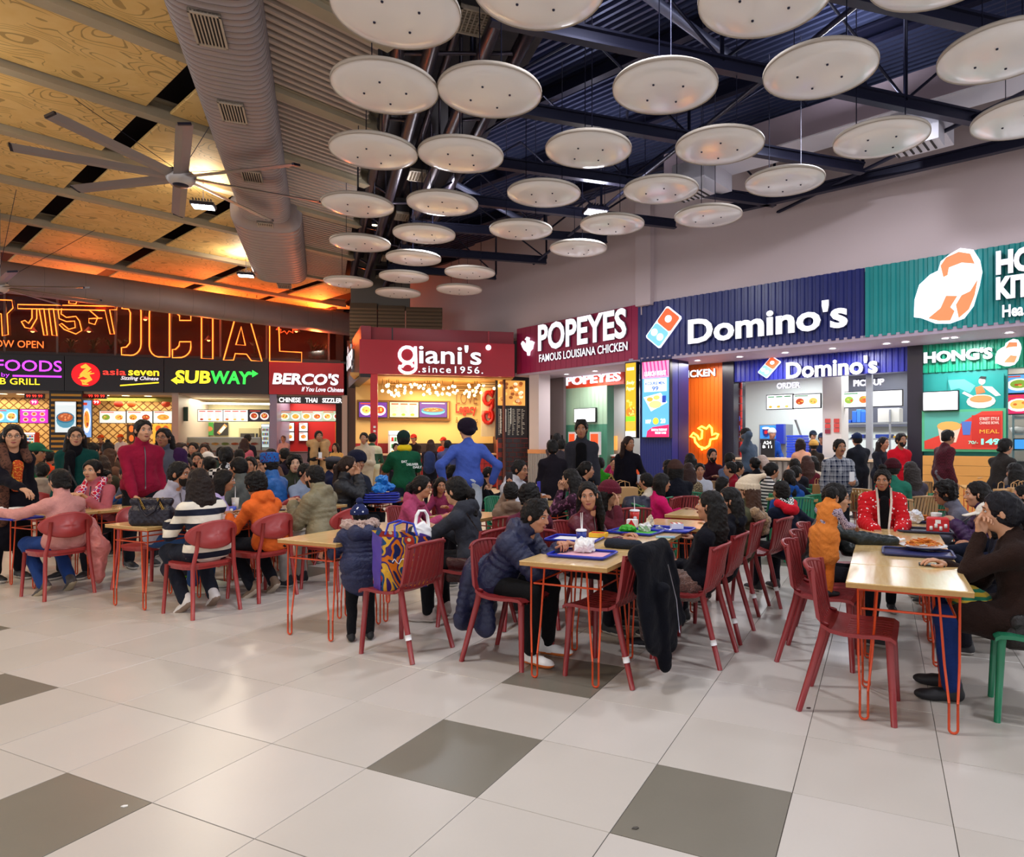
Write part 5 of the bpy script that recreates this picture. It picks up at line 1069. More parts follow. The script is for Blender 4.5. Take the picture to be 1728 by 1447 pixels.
for k, (x0, y0, x1, y1, kd) in enumerate([(1294, 668, 1337, 691, 'list'), (1339, 667, 1384, 689, 'dishes'), (1421, 663, 1470, 688, 'dishes'), (1472, 661, 1522, 686, 'blank')]):
 screen(RW, x0, y0, x1, y1, -2.9, ['white pizza menu screen leftmost over the counter', 'menu screen with two pizzas left of the white column', 'menu screen with two pizzas right of the white column', 'mostly blank white menu screen at the right over the pizza counter'][k], '#eef0f2', kd, seed=k, e=1.15, fg='#2a6a3a')
def hang(t, x):
 b = MB(); RW.box(b, RW.pu(x - 22, -2.4), RW.pu(x + 22, -2.4), zof(RW, x, 641, -2.4), zof(RW, x, 641, -2.4) + 0.03, -2.42, -2.38, M_STEEL); RW.box(b, RW.pu(x, -2.4), RW.pu(x, -2.4) + 0.03, zof(RW, x, 641, -2.4), zr0, -2.42, -2.38, M_STEEL); b.build('hanging_bar', t)
t = thing('order_sign', 'white hanging sign letters reading ORDER over the pizza counter', 'sign', RW.w(RW.pu(1332, -2.4), 2.9, -2.4)); hang(t, 1332); ptxt(RW, 'ORDER', 1312, 657, 1312, 647, 1312, 1352, t, WHITE_L, -2.4, 0.05, 0.05)
t = thing('pickup_sign', 'white hanging sign letters reading PICK-UP over the pizza counter', 'sign', RW.w(RW.pu(1466, -2.4), 3.0, -2.4)); hang(t, 1466); ptxt(RW, 'PICK-UP', 1441, 653, 1441, 642, 1441, 1493, t, WHITE_L, -2.4, 0.05, 0.05)
for k, (x0, x1, y) in enumerate([(1280, 1352, 646), (1288, 1370, 658), (1405, 1520, 640), (1420, 1525, 651)]):
 u0, z = RW.px(x0, y, -3.2); t = thing('strip_light', 'white strip light on the pizza kitchen ceiling, %s' % ['front left', 'rear left', 'front right', 'rear right'][k], 'lamp', RW.w(u0, 3.46, -3.2 - 0.6 * (k % 2)), group='pizza kitchen strip lights'); b = MB(); RW.box(b, u0, RW.pu(x1, -3.2), 3.42, 3.47, -3.3 - 0.8 * (k % 2), -3.15 - 0.8 * (k % 2), glow('#ffffff', 6)); b.build('light_tube', t)
def ex_soda(p, t):
 b = MB(); p.rect(b, 0.04, 0.04, 0.7, 0.55, glow('#2a7ac8', 0.7)); b.build('front_panel', t); b = MB(); p.ell(b, 0.28, 0.28, 0.13, 0.2, mat('#1c2a7a', 0.4, emit=0.3), 0.01, 0.02); p.ell(b, 0.28, 0.14, 0.15, 0.05, mat('#f0f0f0', 0.4), 0.02, 0.02); p.ell(b, 0.28, 0.3, 0.07, 0.08, mat('#c8202a', 0.4), 0.03, 0.01); b.build('printed_cup', t)
 for c in range(4): b = MB(); p.rect(b, 0.1 + c * 0.15, 0.58, 0.18 + c * 0.15, 0.72, M_STEEL, 0.0, 0.1); b.build('tap', t)
 b = MB(); p.rect(b, 0.72, 0.0, 1.0, 0.75, mat('#2038a8', 0.3), 0.0, 0.15); b.build('side_cover', t)
picbox(RW, 1281, 717, 1326, 760, -4.3, 0.5, mat('#7a8088', 0.4), 'soda_machine', 'blue drinks dispenser with a printed cup behind the pizza counter', 'drinks machine', ex_soda)
t = thing('tray_stack', 'tall stack of blue plastic crates on the pizza counter', 'crates', RW.w(RW.pu(1348, -2.2), 1.11, -2.2)); ua, ub = RW.pu(1334, -2.2), RW.pu(1362, -2.2)
for k in range(9): b = MB(); RW.box(b, ua + 0.01 * (k % 2), ub - 0.01 * (k % 3), 1.11 + k * 0.062, 1.165 + k * 0.062, -2.35, -1.95, mat('#1e3fc0', 0.35), 0.01); b.build('crate', t)
picbox(RW, 1284, 742, 1306, 760, -1.9, 0.06, mat('#141418', 0.3), 'order_display', 'black order display on the left of the pizza counter', 'screen', lambda p, t: (p.text('A24', 0.2, 0.15, 0.8, 0.45, t, glow('#ffffff', 1.5)), p.text('B 11', 0.15, 0.55, 0.85, 0.8, t, glow('#ffffff', 1.5))))
t = picbox(RW, 1331, 693, 1352, 709, -3.6, 0.05, mat('#c8ccd8', 0.3, emit=0.5), 'monitor', 'grey monitor on an arm in the pizza kitchen', 'screen')
b = MB(); b.tube([RW.w(RW.pu(1342, -3.65), 2.1, -3.65), RW.w(RW.pu(1352, -3.65), 1.6, -3.7), RW.w(RW.pu(1348, -3.65), 1.1, -3.7)], 0.03, mat('#b0b4bc', 0.3, metal=0.5), 8); b.build('monitor_arm', t)
t = thing('steel_shelf', 'steel kitchen shelf with blue boxes right of the white column', 'shelf', RW.w(RW.pu(1470, -3.8), 0, -3.8)); M_SS = mat('#a8acb4', 0.3, metal=0.7)
for z in (1.15, 1.55, 1.95): b = MB(); RW.box(b, RW.pu(1422, -3.8), RW.pu(1540, -3.8), z, z + 0.035, -4.3, -3.8, M_SS); b.build('shelf_board', t)
for x in (1422, 1462, 1500, 1540): b = MB(); u = RW.pu(x, -3.8); RW.box(b, u, u + 0.04, 0, 2.3, -3.84, -3.8, M_SS); b.build('upright', t)
for k, (x, z, c, w, h) in enumerate([(1441, 1.99, '#2a66c8', 0.12, 0.3), (1448, 1.99, '#3a7ad8', 0.12, 0.34), (1455, 1.99, '#2a66c8', 0.12, 0.3), (1424, 1.985, '#2a5ac0', 0.22, 0.08), (1484, 1.985, '#c8c6c0', 0.5, 0.35), (1440, 1.59, '#2038a0', 0.3, 0.1), (1480, 1.59, '#24409a', 0.35, 0.1), (1510, 1.59, '#d8a82a', 0.4, 0.06), (1530, 1.19, '#8a8c90', 0.2, 0.2), (1450, 1.19, '#9a9ca0', 0.3, 0.15)]):
 b = MB(); u = RW.pu(x, -4.0); RW.box(b, u, u + w, z, z + h, -4.2, -3.86, mat(c, 0.5), 0.01); tag(b.build('kitchen_box'), ['blue box leftmost of three upright on the top shelf', 'taller blue box in the middle of three on the top shelf', 'blue box rightmost of three upright on the top shelf', 'flat blue stack at the left end of the top shelf', 'big grey covered tub on the top shelf', 'low blue tray on the middle shelf at left', 'low blue tray on the middle shelf at right', 'yellow tray on the middle shelf', 'grey container on the lowest shelf at right', 'grey container on the lowest shelf at left'][k], 'box')
b = MB(); RW.box(b, RW.pu(1461, -1.9), RW.pu(1471, -1.9), 1.11, 3.5, -2.0, -1.9, M_SS); tag(b.build('steel_post'), 'shiny square steel post standing on the pizza counter', 'post')
for k, (x, y) in enumerate([(1392, 707), (1392, 716), (1392, 725), (1407, 707), (1407, 715), (1407, 723)]): picbox(RW, x, y, x + 9, y + 7, -2.66, 0.02, mat('#c8443c' if k not in (2,) else '#8a2030', 0.5), 'notice', 'small red notice on the white column, %s' % ['top of the left row', 'middle of the left row', 'bottom of the left row', 'top of the right row', 'middle of the right row', 'bottom of the right row'][k], 'notice')
for (x, pw) in ((1310, 110), (1470, 110)): p = RW.w(RW.pu(x, -3.4), 3.3, -3.4); area(p.x, p.y, p.z, 1.8, pw, (0.93, 0.97, 1.0))
p = PW.w(PW.pu(1040, -2.4), 3.3, -2.4); area(p.x, p.y, p.z, 1.2, 50, (1, 0.97, 0.92)); p = PW.w(PW.pu(985, -0.8), 3.4, -0.8); area(p.x, p.y, p.z, 1.0, 45, (1, 0.93, 0.9))
p = RW.w(RW.pu(1180, -0.7), 3.45, -0.7); area(p.x, p.y, p.z, 0.8, 40, (1, 0.95, 0.92))
for k, (x, y, fr) in enumerate([(913, 631, PW), (956, 625, PW), (1004, 620, PW), (1177, 603, RW), (1248, 597, RW), (1325, 591, RW), (1405, 584, RW), (1496, 577, RW), (1528, 582, RW), (1596, 568, RW), (1610, 577, RW), (1703, 559, RW)]):
 u, z = fr.px(x, y, -0.4); lo, hi = -0.1, -3.0
 for _ in range(25):                                            # depth at which the soffit is seen at that pixel
  m_ = (lo + hi) / 2
  if fr.px(x, y, m_)[1] > zr0 - 0.065: lo = m_
  else: hi = m_
 d = min(-0.2, max(-1.3, -0.7)); u = fr.pu(x, d)
 nm = ['leftmost under the chicken sign', 'second under the chicken sign', 'third under the chicken sign', 'above the orange wall', 'first under the pizza sign', 'second under the pizza sign', 'third under the pizza sign', 'near the black pillar right of the pizza counter', 'small one by the black pillar', 'first under the teal sign', 'small one under the teal sign', 'second under the teal sign'][k]
 t = thing('downlight', 'round soffit downlight, ' + nm, 'lamp', fr.w(u, zr0 - 0.065, d), group='soffit downlights'); b = MB(); b.lathe([(0, 0), (0.075, 0)], glow('#ffffff', 9), n=14); b.build('bulb', t, 1); b = MB(); b.lathe([(0.075, 0.0), (0.075, -0.01), (0.1, -0.01), (0.1, 0.0)], mat('#d8d4d8', 0.4), n=14); b.build('ring', t, 1)
for (x, pw) in ((1300, 50), (1430, 50), (1620, 60)): p = RW.w(RW.pu(x, -0.7), zr0 - 0.1, -0.7); area(p.x, p.y, p.z, 0.5, pw, (0.95, 0.95, 1.0))
# ---------- noodle shop
t = thing('shop_sign', "large teal corrugated fascia with white HONG'S KITCHEN lettering and round badge", 'sign', RW.w(8, zr0, 0)); corr(RW, RW.pu(1460), RW.pu(1460) + 5.5, zr0, zr1, 0.0, M_TEAL, t)
p = Pan(RW, 1541, 433, 1658, 553, 0.03); b = MB()
bl = [(0.55, 0.06), (0.70, 0.0), (0.88, 0.05), (0.97, 0.2), (1.0, 0.36), (0.96, 0.55), (0.88, 0.8), (0.75, 0.95), (0.55, 1.0), (0.34, 0.98), (0.12, 0.88), (0.02, 0.86), (0.03, 0.62), (0.1, 0.42), (0.26, 0.3), (0.38, 0.26), (0.42, 0.14)]
p.poly(b, bl, WHITE_L, 0, 0.05); b.build('badge_back', t)
b = MB(); p.poly(b, [(0.46, 0.36), (0.42, 0.2), (0.5, 0.1), (0.68, 0.05), (0.84, 0.1), (0.9, 0.24), (0.72, 0.2), (0.54, 0.24), (0.52, 0.34)], glow('#e0774a', 1.0), 0.052, 0.01); p.poly(b, [(0.5, 0.62), (0.42, 0.78), (0.24, 0.9), (0.4, 0.95), (0.56, 0.96), (0.62, 0.84), (0.56, 0.78), (0.66, 0.64)], glow('#e0774a', 1.0), 0.052, 0.01); p.poly(b, [(0.72, 0.64), (0.64, 0.76), (0.68, 0.94), (0.82, 0.84), (0.9, 0.66), (0.94, 0.46), (0.84, 0.6)], glow('#e0774a', 1.0), 0.052, 0.01); b.build('badge_shapes', t)
ptxt(RW, "HONG'S", 1684, 466, 1684, 424, 1682, 1850, t, WHITE_L, 0.03, 0.08, 0.05); ptxt(RW, 'KITCHEN', 1684, 508, 1684, 469, 1682, 1850, t, WHITE_L, 0.03, 0.08, 0.05); ptxt(RW, 'Hea', 1692, 537, 1692, 516, 1692, 1728, t, WHITE_L, 0.03, 0.05, 0.03)
t = thing('shop_sign', "smaller inner green sign with white HONG'S lettering and small badge", 'sign', RW.w(RW.pu(1650, IN), 3.0, IN)); corr(RW, RW.pu(1557, IN), RW.pu(1557, IN) + 4.5, zof(RW, 1557, 630, IN), zr0 - 0.02, IN, mat('#14a07a', 0.4), t, 0.12, 0.03)
ptxt(RW, "HONG'S", 1560, 614, 1560, 595, 1560, 1676, t, WHITE_L, IN + 0.02, 0.06, 0.05); p = Pan(RW, 1679, 575, 1724, 620, IN + 0.05); b = MB(); p.poly(b, bl, WHITE_L, 0, 0.04); p.poly(b, [(0.4, 0.35), (0.55, 0.12), (0.85, 0.15), (0.85, 0.3), (0.55, 0.3)], glow('#e0774a', 1.0), 0.045, 0.01); p.poly(b, [(0.35, 0.85), (0.6, 0.6), (0.85, 0.65), (0.75, 0.88)], glow('#e0774a', 1.0), 0.045, 0.01); b.build('badge', t)
shop_back(RW, 1557, 1700, -IN + 0.05, 0, 3.5, mat('#1a9088', 0.5), 'wall_noodle_shop')
p = Pan(RW, 1600, 636, 1694, 694, IN + 0.02); t = thing('wall_mural', 'teal wall mural of a cook with a wok in pale outlines', 'mural', p.c()); b = MB(); p.box(b, mat('#129088', 0.5), -0.03, 0); b.build('mural_ground', t)
b = MB(); p.poly(b, [(0.0, 0.1), (0.3, 0.1), (0.5, 0.3), (0.4, 0.5), (0.2, 0.35), (0.05, 0.4)], mat('#5fb8ae', 0.5), 0.002); p.ell(b, 0.6, 0.75, 0.26, 0.2, mat('#e8e0c8', 0.5), 0.004); p.ell(b, 0.6, 0.68, 0.2, 0.1, mat('#d88a50', 0.5), 0.008); p.poly(b, [(0.5, 0.35), (0.62, 0.3), (0.68, 0.5), (0.52, 0.55)], mat('#e0703a', 0.5), 0.004); p.poly(b, [(0.62, 0.32), (0.8, 0.35), (0.95, 0.6), (0.86, 0.62), (0.72, 0.45)], mat('#e8e4d8', 0.5), 0.004); p.ell(b, 0.62, 0.18, 0.06, 0.1, mat('#e8e4d8', 0.5), 0.004); p.poly(b, [(0.56, 0.1), (0.6, 0.04), (0.7, 0.06), (0.68, 0.14)], mat('#222222', 0.5), 0.008); p.poly(b, [(0.3, 0.45), (0.5, 0.62), (0.46, 0.68), (0.26, 0.5)], mat('#e8e4d8', 0.5), 0.004); b.build('mural_shapes', t)
screen(RW, 1558, 663, 1616, 693, IN + 0.15, 'white menu screen on the teal wall beside the black pillar', '#eef2f6', 'blank', 'menu_screen')
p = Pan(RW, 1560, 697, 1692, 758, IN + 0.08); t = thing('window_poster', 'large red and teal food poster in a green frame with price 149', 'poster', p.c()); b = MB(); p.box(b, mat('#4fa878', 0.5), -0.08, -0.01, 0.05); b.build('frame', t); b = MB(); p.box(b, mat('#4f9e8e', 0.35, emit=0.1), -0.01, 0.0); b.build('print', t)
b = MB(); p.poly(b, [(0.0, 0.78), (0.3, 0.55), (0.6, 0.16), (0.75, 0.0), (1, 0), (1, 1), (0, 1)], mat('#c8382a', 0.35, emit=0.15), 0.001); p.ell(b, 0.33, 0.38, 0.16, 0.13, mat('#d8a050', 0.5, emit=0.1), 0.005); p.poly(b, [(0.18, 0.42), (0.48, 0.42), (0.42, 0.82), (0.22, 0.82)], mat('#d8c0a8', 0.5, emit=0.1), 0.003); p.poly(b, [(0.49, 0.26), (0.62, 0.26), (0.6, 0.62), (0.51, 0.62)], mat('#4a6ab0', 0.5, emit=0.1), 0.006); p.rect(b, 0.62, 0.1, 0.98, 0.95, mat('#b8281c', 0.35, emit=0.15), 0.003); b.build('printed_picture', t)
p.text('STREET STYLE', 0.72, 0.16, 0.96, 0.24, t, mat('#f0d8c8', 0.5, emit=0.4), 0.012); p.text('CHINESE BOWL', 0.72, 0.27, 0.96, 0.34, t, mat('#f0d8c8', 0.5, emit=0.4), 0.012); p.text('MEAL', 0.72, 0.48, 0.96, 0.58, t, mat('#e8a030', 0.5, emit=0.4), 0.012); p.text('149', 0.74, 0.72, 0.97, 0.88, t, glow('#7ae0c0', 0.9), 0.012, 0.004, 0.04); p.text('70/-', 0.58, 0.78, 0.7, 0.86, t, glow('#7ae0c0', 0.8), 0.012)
t = thing('wooden_panelling', 'light wooden plank panelling below the poster', 'panelling', RW.w(RW.pu(1628, IN + 0.1), 0, IN + 0.1)); M_WD = mat('#c98d45', 0.45, var=0.18, vscale=1.5)
for k in range(6): b = MB(); RW.box(b, RW.pu(1557, IN + 0.1), RW.pu(1700, IN + 0.1), 0.02 + k * 0.2, 0.215 + k * 0.2, IN + 0.05, IN + 0.1, M_WD); b.build('plank', t)
for k, (x0, x1, y0, y1, bg) in enumerate([(1695, 1745, 634, 664, '#5a9ad0'), (1695, 1745, 667, 699, '#c82a5a'), (1747, 1800, 634, 664, '#7ab0d8')]): screen(RW, x0, y0, x1, y1, -2.6, ['blue food screen at the right edge under the green sign', 'crimson food screen at the right edge', 'blue food screen beyond the right edge'][k], bg, 'dishes', seed=k)
shop_back(RW, 1690, 1900, 4.5, 0, 3.5, mat('#8a8880', 0.5), 'wall_noodle_kitchen'); counter(RW, 1702, 1860, 1.1, -3.2, -2.4, mat('#4a4648', 0.5), mat('#2a2a2e', 0.3), 'dark counter at the right edge of the noodle shop')
t = thing('steel_rack', 'steel rack with bowls behind the counter at the right edge', 'rack', RW.w(RW.pu(1716, -3.6), 0, -3.6))
for z in (1.3, 1.65, 2.0): b = MB(); RW.box(b, RW.pu(1708, -3.6), RW.pu(1780, -3.6), z, z + 0.03, -4.0, -3.6, M_SS); b.build('shelf_board', t); b = MB(); u = RW.pu(1716, -3.6); b.lathe([(0.0, z + 0.03), (0.1, z + 0.03), (0.16, z + 0.16), (0.0, z + 0.2)], mat('#d8d8d4', 0.4), tuple(RW.w(u, 0, -3.75)), 12); b.build('bowl', t)
for x in (1708, 1740): b = MB(); u = RW.pu(x, -3.6); RW.box(b, u, u + 0.04, 0, 2.3, -3.64, -3.6, M_SS); b.build('upright', t)
screen(RW, 1712, 742, 1740, 758, -2.5, 'small blue register screen on the dark counter at the right edge', '#3a8ad0', 'blank', 'register_screen')
p = RW.w(RW.pu(1720, -3.4), 3.3, -3.4); area(p.x, p.y, p.z, 1.5, 70, (1, 0.96, 0.9))
# --- signed-distance figures turned into one continuous surface
class SDF:
 def __init__(s): s.p = []; s.cut = []
 def cap(s, a, b, ra, rb=None, k=0.03, sq=None, puff=None): s.p.append(('c', np.array(a, float), np.array(b, float), ra, rb if rb is not None else ra, k, sq, puff)); return s
 def ell(s, c, r, k=0.03, M=None): s.p.append(('e', np.array(c, float), np.array(r, float), np.array(M) if M is not None else None, k)); return s
 def sub(s, c, r, k=0.01, M=None): s.cut.append(('e', np.array(c, float), np.array(r, float), np.array(M) if M is not None else None, k)); return s
 def _bb(s, q):
  if q[0] == 'c':
   r = max(q[3], q[4]) * (1.25 if q[7] else 1.0); return np.minimum(q[1], q[2]) - r, np.maximum(q[1], q[2]) + r
  r = q[2] if q[3] is None else np.full(3, q[2].max()); return q[1] - r, q[1] + r
 def _ev(s, q, X, Y, Z):
  if q[0] == 'c':
   a, b, ra, rb = q[1:5]; d = b - a; L2 = float(d @ d) + 1e-9
   px, py, pz = X - a[0], Y - a[1], Z - a[2]; t = np.clip((px * d[0] + py * d[1] + pz * d[2]) / L2, 0, 1)
   px = px - t * d[0]; py = py - t * d[1]; pz = pz - t * d[2]
   if q[6] is not None:
    v, f = q[6]; o = (px * v[0] + py * v[1] + pz * v[2]) * (1 / f - 1); px = px + o * v[0]; py = py + o * v[1]; pz = pz + o * v[2]
   r = ra + (rb - ra) * t
   if q[7]: r = r + q[7][1] * (np.abs(np.sin(math.pi * t * math.sqrt(L2) / q[7][0])) - 0.4)
   return np.sqrt(px * px + py * py + pz * pz) - r
  x, y, z = X - q[1][0], Y - q[1][1], Z - q[1][2]
  if q[3] is not None: m = q[3]; x, y, z = m[0][0] * x + m[1][0] * y + m[2][0] * z, m[0][1] * x + m[1][1] * y + m[2][1] * z, m[0][2] * x + m[1][2] * y + m[2][2] * z
  r = q[2]; k0 = np.sqrt((x / r[0]) ** 2 + (y / r[1]) ** 2 + (z / r[2]) ** 2) + 1e-6
  k1 = np.sqrt((x / r[0] ** 2) ** 2 + (y / r[1] ** 2) ** 2 + (z / r[2] ** 2) ** 2) + 1e-6
  return k0 * (k0 - 1) / k1
 def mesh(s, h):
  bb = [s._bb(q) for q in s.p]; lo = np.min([b[0] for b in bb], 0) - 2.5 * h; hi = np.max([b[1] for b in bb], 0) + 2.5 * h
  n = np.ceil((hi - lo) / h).astype(int) + 1
  ax = [lo[i] + h * np.arange(n[i]) for i in range(3)]; D = np.full(n, 0.5, np.float32)
  for q, (l, u) in zip(s.p, bb):
   k = q[5] if q[0] == 'c' else q[4]; m = k + 2.2 * h
   i0 = np.maximum(((l - m - lo) / h).astype(int), 0); i1 = np.minimum(((u + m - lo) / h).astype(int) + 2, n)
   sl = tuple(slice(a, b) for a, b in zip(i0, i1))
   X, Y, Z = ax[0][sl[0]][:, None, None], ax[1][sl[1]][None, :, None], ax[2][sl[2]][None, None, :]
   d = s._ev(q, X, Y, Z); c = D[sl]; w = np.maximum(k - np.abs(c - d), 0) / k
   D[sl] = np.minimum(c, d) - w * w * k * 0.25
  for q in s.cut:
   l, u = s._bb(q); k = q[4] if q[0] == 'e' else q[5]; m = k + 2 * h
   i0 = np.clip(((l - m - lo) / h).astype(int), 0, n); i1 = np.clip(((u + m - lo) / h).astype(int) + 2, 0, n)
   if np.any(i1 <= i0): continue
   sl = tuple(slice(a, b) for a, b in zip(i0, i1)); X, Y, Z = ax[0][sl[0]][:, None, None], ax[1][sl[1]][None, :, None], ax[2][sl[2]][None, None, :]
   d = -s._ev(q, X, Y, Z); c = D[sl]; w = np.maximum(k - np.abs(c - d), 0) / k; D[sl] = np.maximum(c, d) + w * w * k * 0.25
  return surface_nets(D, lo, h)
CORN = [(i, j, k) for i in (0, 1) for j in (0, 1) for k in (0, 1)]
EDG = [(a, b) for a in range(8) for b in range(a + 1, 8) if sum(abs(CORN[a][i] - CORN[b][i]) for i in range(3)) == 1]
def surface_nets(D, lo, h):
 nx, ny, nz = D.shape; I = D < 0
 cnt = np.zeros((nx - 1, ny - 1, nz - 1), np.int8)
 for (i, j, k) in CORN: cnt += I[i:nx - 1 + i, j:ny - 1 + j, k:nz - 1 + k]
 m = (cnt > 0) & (cnt < 8); idx = np.argwhere(m); ids = np.full(m.shape, -1, np.int32); ids[m] = np.arange(len(idx))
 cv = np.stack([D[idx[:, 0] + i, idx[:, 1] + j, idx[:, 2] + k] for (i, j, k) in CORN], 1); P = np.zeros((len(idx), 3)); N = np.zeros(len(idx))
 for a, b in EDG:
  va, vb = cv[:, a], cv[:, b]; c = (va < 0) != (vb < 0); t = np.where(c, va / np.where(c, va - vb, 1), 0)
  pa, pb = np.array(CORN[a], float), np.array(CORN[b], float); P += np.where(c[:, None], pa + (pb - pa) * t[:, None], 0); N += c
 P = P / N[:, None]; V = lo + (idx + P) * h; Q = []
 for ax in range(3):
  sa = [slice(None)] * 3; sb = [slice(None)] * 3; sa[ax] = slice(0, -1); sb[ax] = slice(1, None)
  A, B = I[tuple(sa)], I[tuple(sb)]; e = np.argwhere(A != B); o1, o2 = [(1, 2), (2, 0), (0, 1)][ax]
  e = e[(e[:, o1] > 0) & (e[:, o2] > 0) & (e[:, o1] < D.shape[o1] - 1) & (e[:, o2] < D.shape[o2] - 1)]
  if not len(e): continue
  def g(d1, d2): c = e.copy(); c[:, o1] -= d1; c[:, o2] -= d2; return ids[c[:, 0], c[:, 1], c[:, 2]]
  q = np.stack([g(1, 1), g(0, 1), g(0, 0), g(1, 0)], 1); f = A[e[:, 0], e[:, 1], e[:, 2]]; q[~f] = q[~f][:, ::-1]; Q.append(q)
 return V.astype(np.float32), np.concatenate(Q)
def wob(V, amp, f, seed=0):
 rs = np.random.RandomState(seed); o = np.zeros(V.shape)
 for k in range(5):
  w = rs.normal(0, 1, (3, 3)) * f * (0.7 + 0.35 * k); ph = rs.uniform(0, 6.28, 3); o += np.sin(V @ w + ph) * (amp / (1 + 0.5 * k))
 return V + o * 0.6
def rot(yaw=0.0, pitch=0.0, roll=0.0):
 """yaw to the left positive, pitch forward/down positive"""
 return np.array(Matrix.Rotation(yaw, 3, 'Z') @ Matrix.Rotation(-pitch, 3, 'X') @ Matrix.Rotation(roll, 3, 'Y'))
PATCH = {}
def head_patch(h):
 key = ('head', h)
 if key not in PATCH:
  s = SDF(); s.ell((0, -0.012, 0.03), (0.074, 0.093, 0.088), 0.02).ell((0, 0.022, -0.035), (0.058, 0.064, 0.075), 0.03).ell((0, 0.045, -0.088), (0.026, 0.03, 0.022), 0.03)
  s.cap((0, -0.02, -0.05), (0, -0.035, -0.16), 0.049, 0.050, 0.03)
  s.cap((0, 0.082, 0.018), (0, 0.104, -0.022), 0.007, 0.012, 0.012).ell((0.010, 0.092, -0.026), (0.009, 0.01, 0.007), 0.006).ell((-0.010, 0.092, -0.026), (0.009, 0.01, 0.007), 0.006)
  for x in (-1, 1):
   s.ell((x * 0.078, -0.008, -0.003), (0.010, 0.020, 0.031), 0.006); s.cap((x * 0.016, 0.083, 0.031), (x * 0.044, 0.070, 0.029), 0.009, 0.007, 0.014)
   s.ell((x * 0.040, 0.058, -0.022), (0.022, 0.02, 0.02), 0.02)
  s.ell((0, 0.083, -0.052), (0.021, 0.010, 0.006), 0.006).ell((0, 0.080, -0.062), (0.018, 0.011, 0.007), 0.006)
  for x in (-1, 1): s.sub((x * 0.030, 0.093, 0.010), (0.017, 0.012, 0.011), 0.012)
  PATCH[key] = s.mesh(h)
 return PATCH[key]
HANDS = {'relax': (0.35, 0.5, 0.25), 'flat': (0.05, 0.1, 0.3), 'grip': (1.0, 1.1, 0.5), 'fist': (1.45, 1.5, 0.7), 'point': (0.5, 0.6, 0.4)}
def hand_patch(kind, h, side):
 """wrist at origin, fingers along +y, palm facing -z, thumb on +x for the left hand (side=+1)"""
 key = ('hand', kind, h, side)
 if key not in PATCH:
  s = SDF(); c1, c2, th = HANDS[kind]; s.cap((0, -0.04, 0), (0, 0.01, 0), 0.026, 0.024, 0.01, ((0, 0, 1), 0.72))
  for i, x in enumerate((0.030, 0.010, -0.010, -0.029)):
   s.cap((x * 0.55, 0.012, 0), (x, 0.080 - abs(i - 1) * 0.004, 0), 0.014, 0.0115, 0.014)
   L = (0.042, 0.046, 0.043, 0.034)[i]; p = np.array((x, 0.082 - abs(i - 1) * 0.004, 0)); a = 0.15
   for j, (f, r) in enumerate(((1.0, 0.0092), (0.62, 0.0083), (0.5, 0.0074))):
    a += c1 * 0.9 if j == 0 else c2 * 0.75; q = p + L * f * np.array((x * 0.8 * (1 - min(a, 1.0)), math.cos(a), -math.sin(a))); s.cap(p, q, r, r * 0.93, 0.004); p = q
  p0 = np.array((0.018, 0.02, -0.006)); p1 = np.array((0.047, 0.052, -0.018 - 0.02 * th)); p2 = p1 + np.array((0.016 - 0.02 * th, 0.032, -0.006 - 0.02 * th)); p3 = p2 + np.array((0.002 - 0.022 * th, 0.026, -0.006))
  s.cap(p0, p1, 0.017, 0.012, 0.012).cap(p1, p2, 0.011, 0.0095, 0.004).cap(p2, p3, 0.0095, 0.008, 0.004)
  V, Q = s.mesh(h)
  if side < 0: V = V * np.array((-1, 1, 1), np.float32); Q = Q[:, ::-1]
  PATCH[key] = (V, Q)
 return PATCH[key]
SKIN = {}
def skin(c):
 if c in SKIN: return SKIN[c]
 t = NT('skin'); t.set('Base Color', lin(c)); t.set('Roughness', 0.5); t.set('Subsurface Weight', 0.08); t.set('Subsurface Radius', (0.02, 0.008, 0.005)); t.set('Subsurface Scale', 0.5); SKIN[c] = t.m; return t.m
SK = ['#b98263', '#a36f50', '#8c5a3f', '#c69474', '#d2a487']
def hair_mat(c):
 key = ('hair', c)
 if key not in MATS:
  t = NT('hair'); tc = t.add('ShaderNodeTexCoord'); mp = t.add('ShaderNodeMapping'); mp.inputs['Scale'].default_value = (60, 60, 5); t.link(tc, 'Object', mp, 'Vector')
  n = t.add('ShaderNodeTexNoise', i_Scale=2.0, i_Detail=4.0); t.link(mp, 0, n, 'Vector'); a = lin(c); b = tuple(min(1, v * 1.7 + 0.003) for v in a[:3]) + (1,)
  t.set('Base Color', t.mix((n, 0), a, b)); t.set('Roughness', 0.46); t.set('Specular IOR Level', 0.2); t.bump((n, 0), 0.9, 0.012); MATS[key] = t.m
 return MATS[key]
HMESH = {}
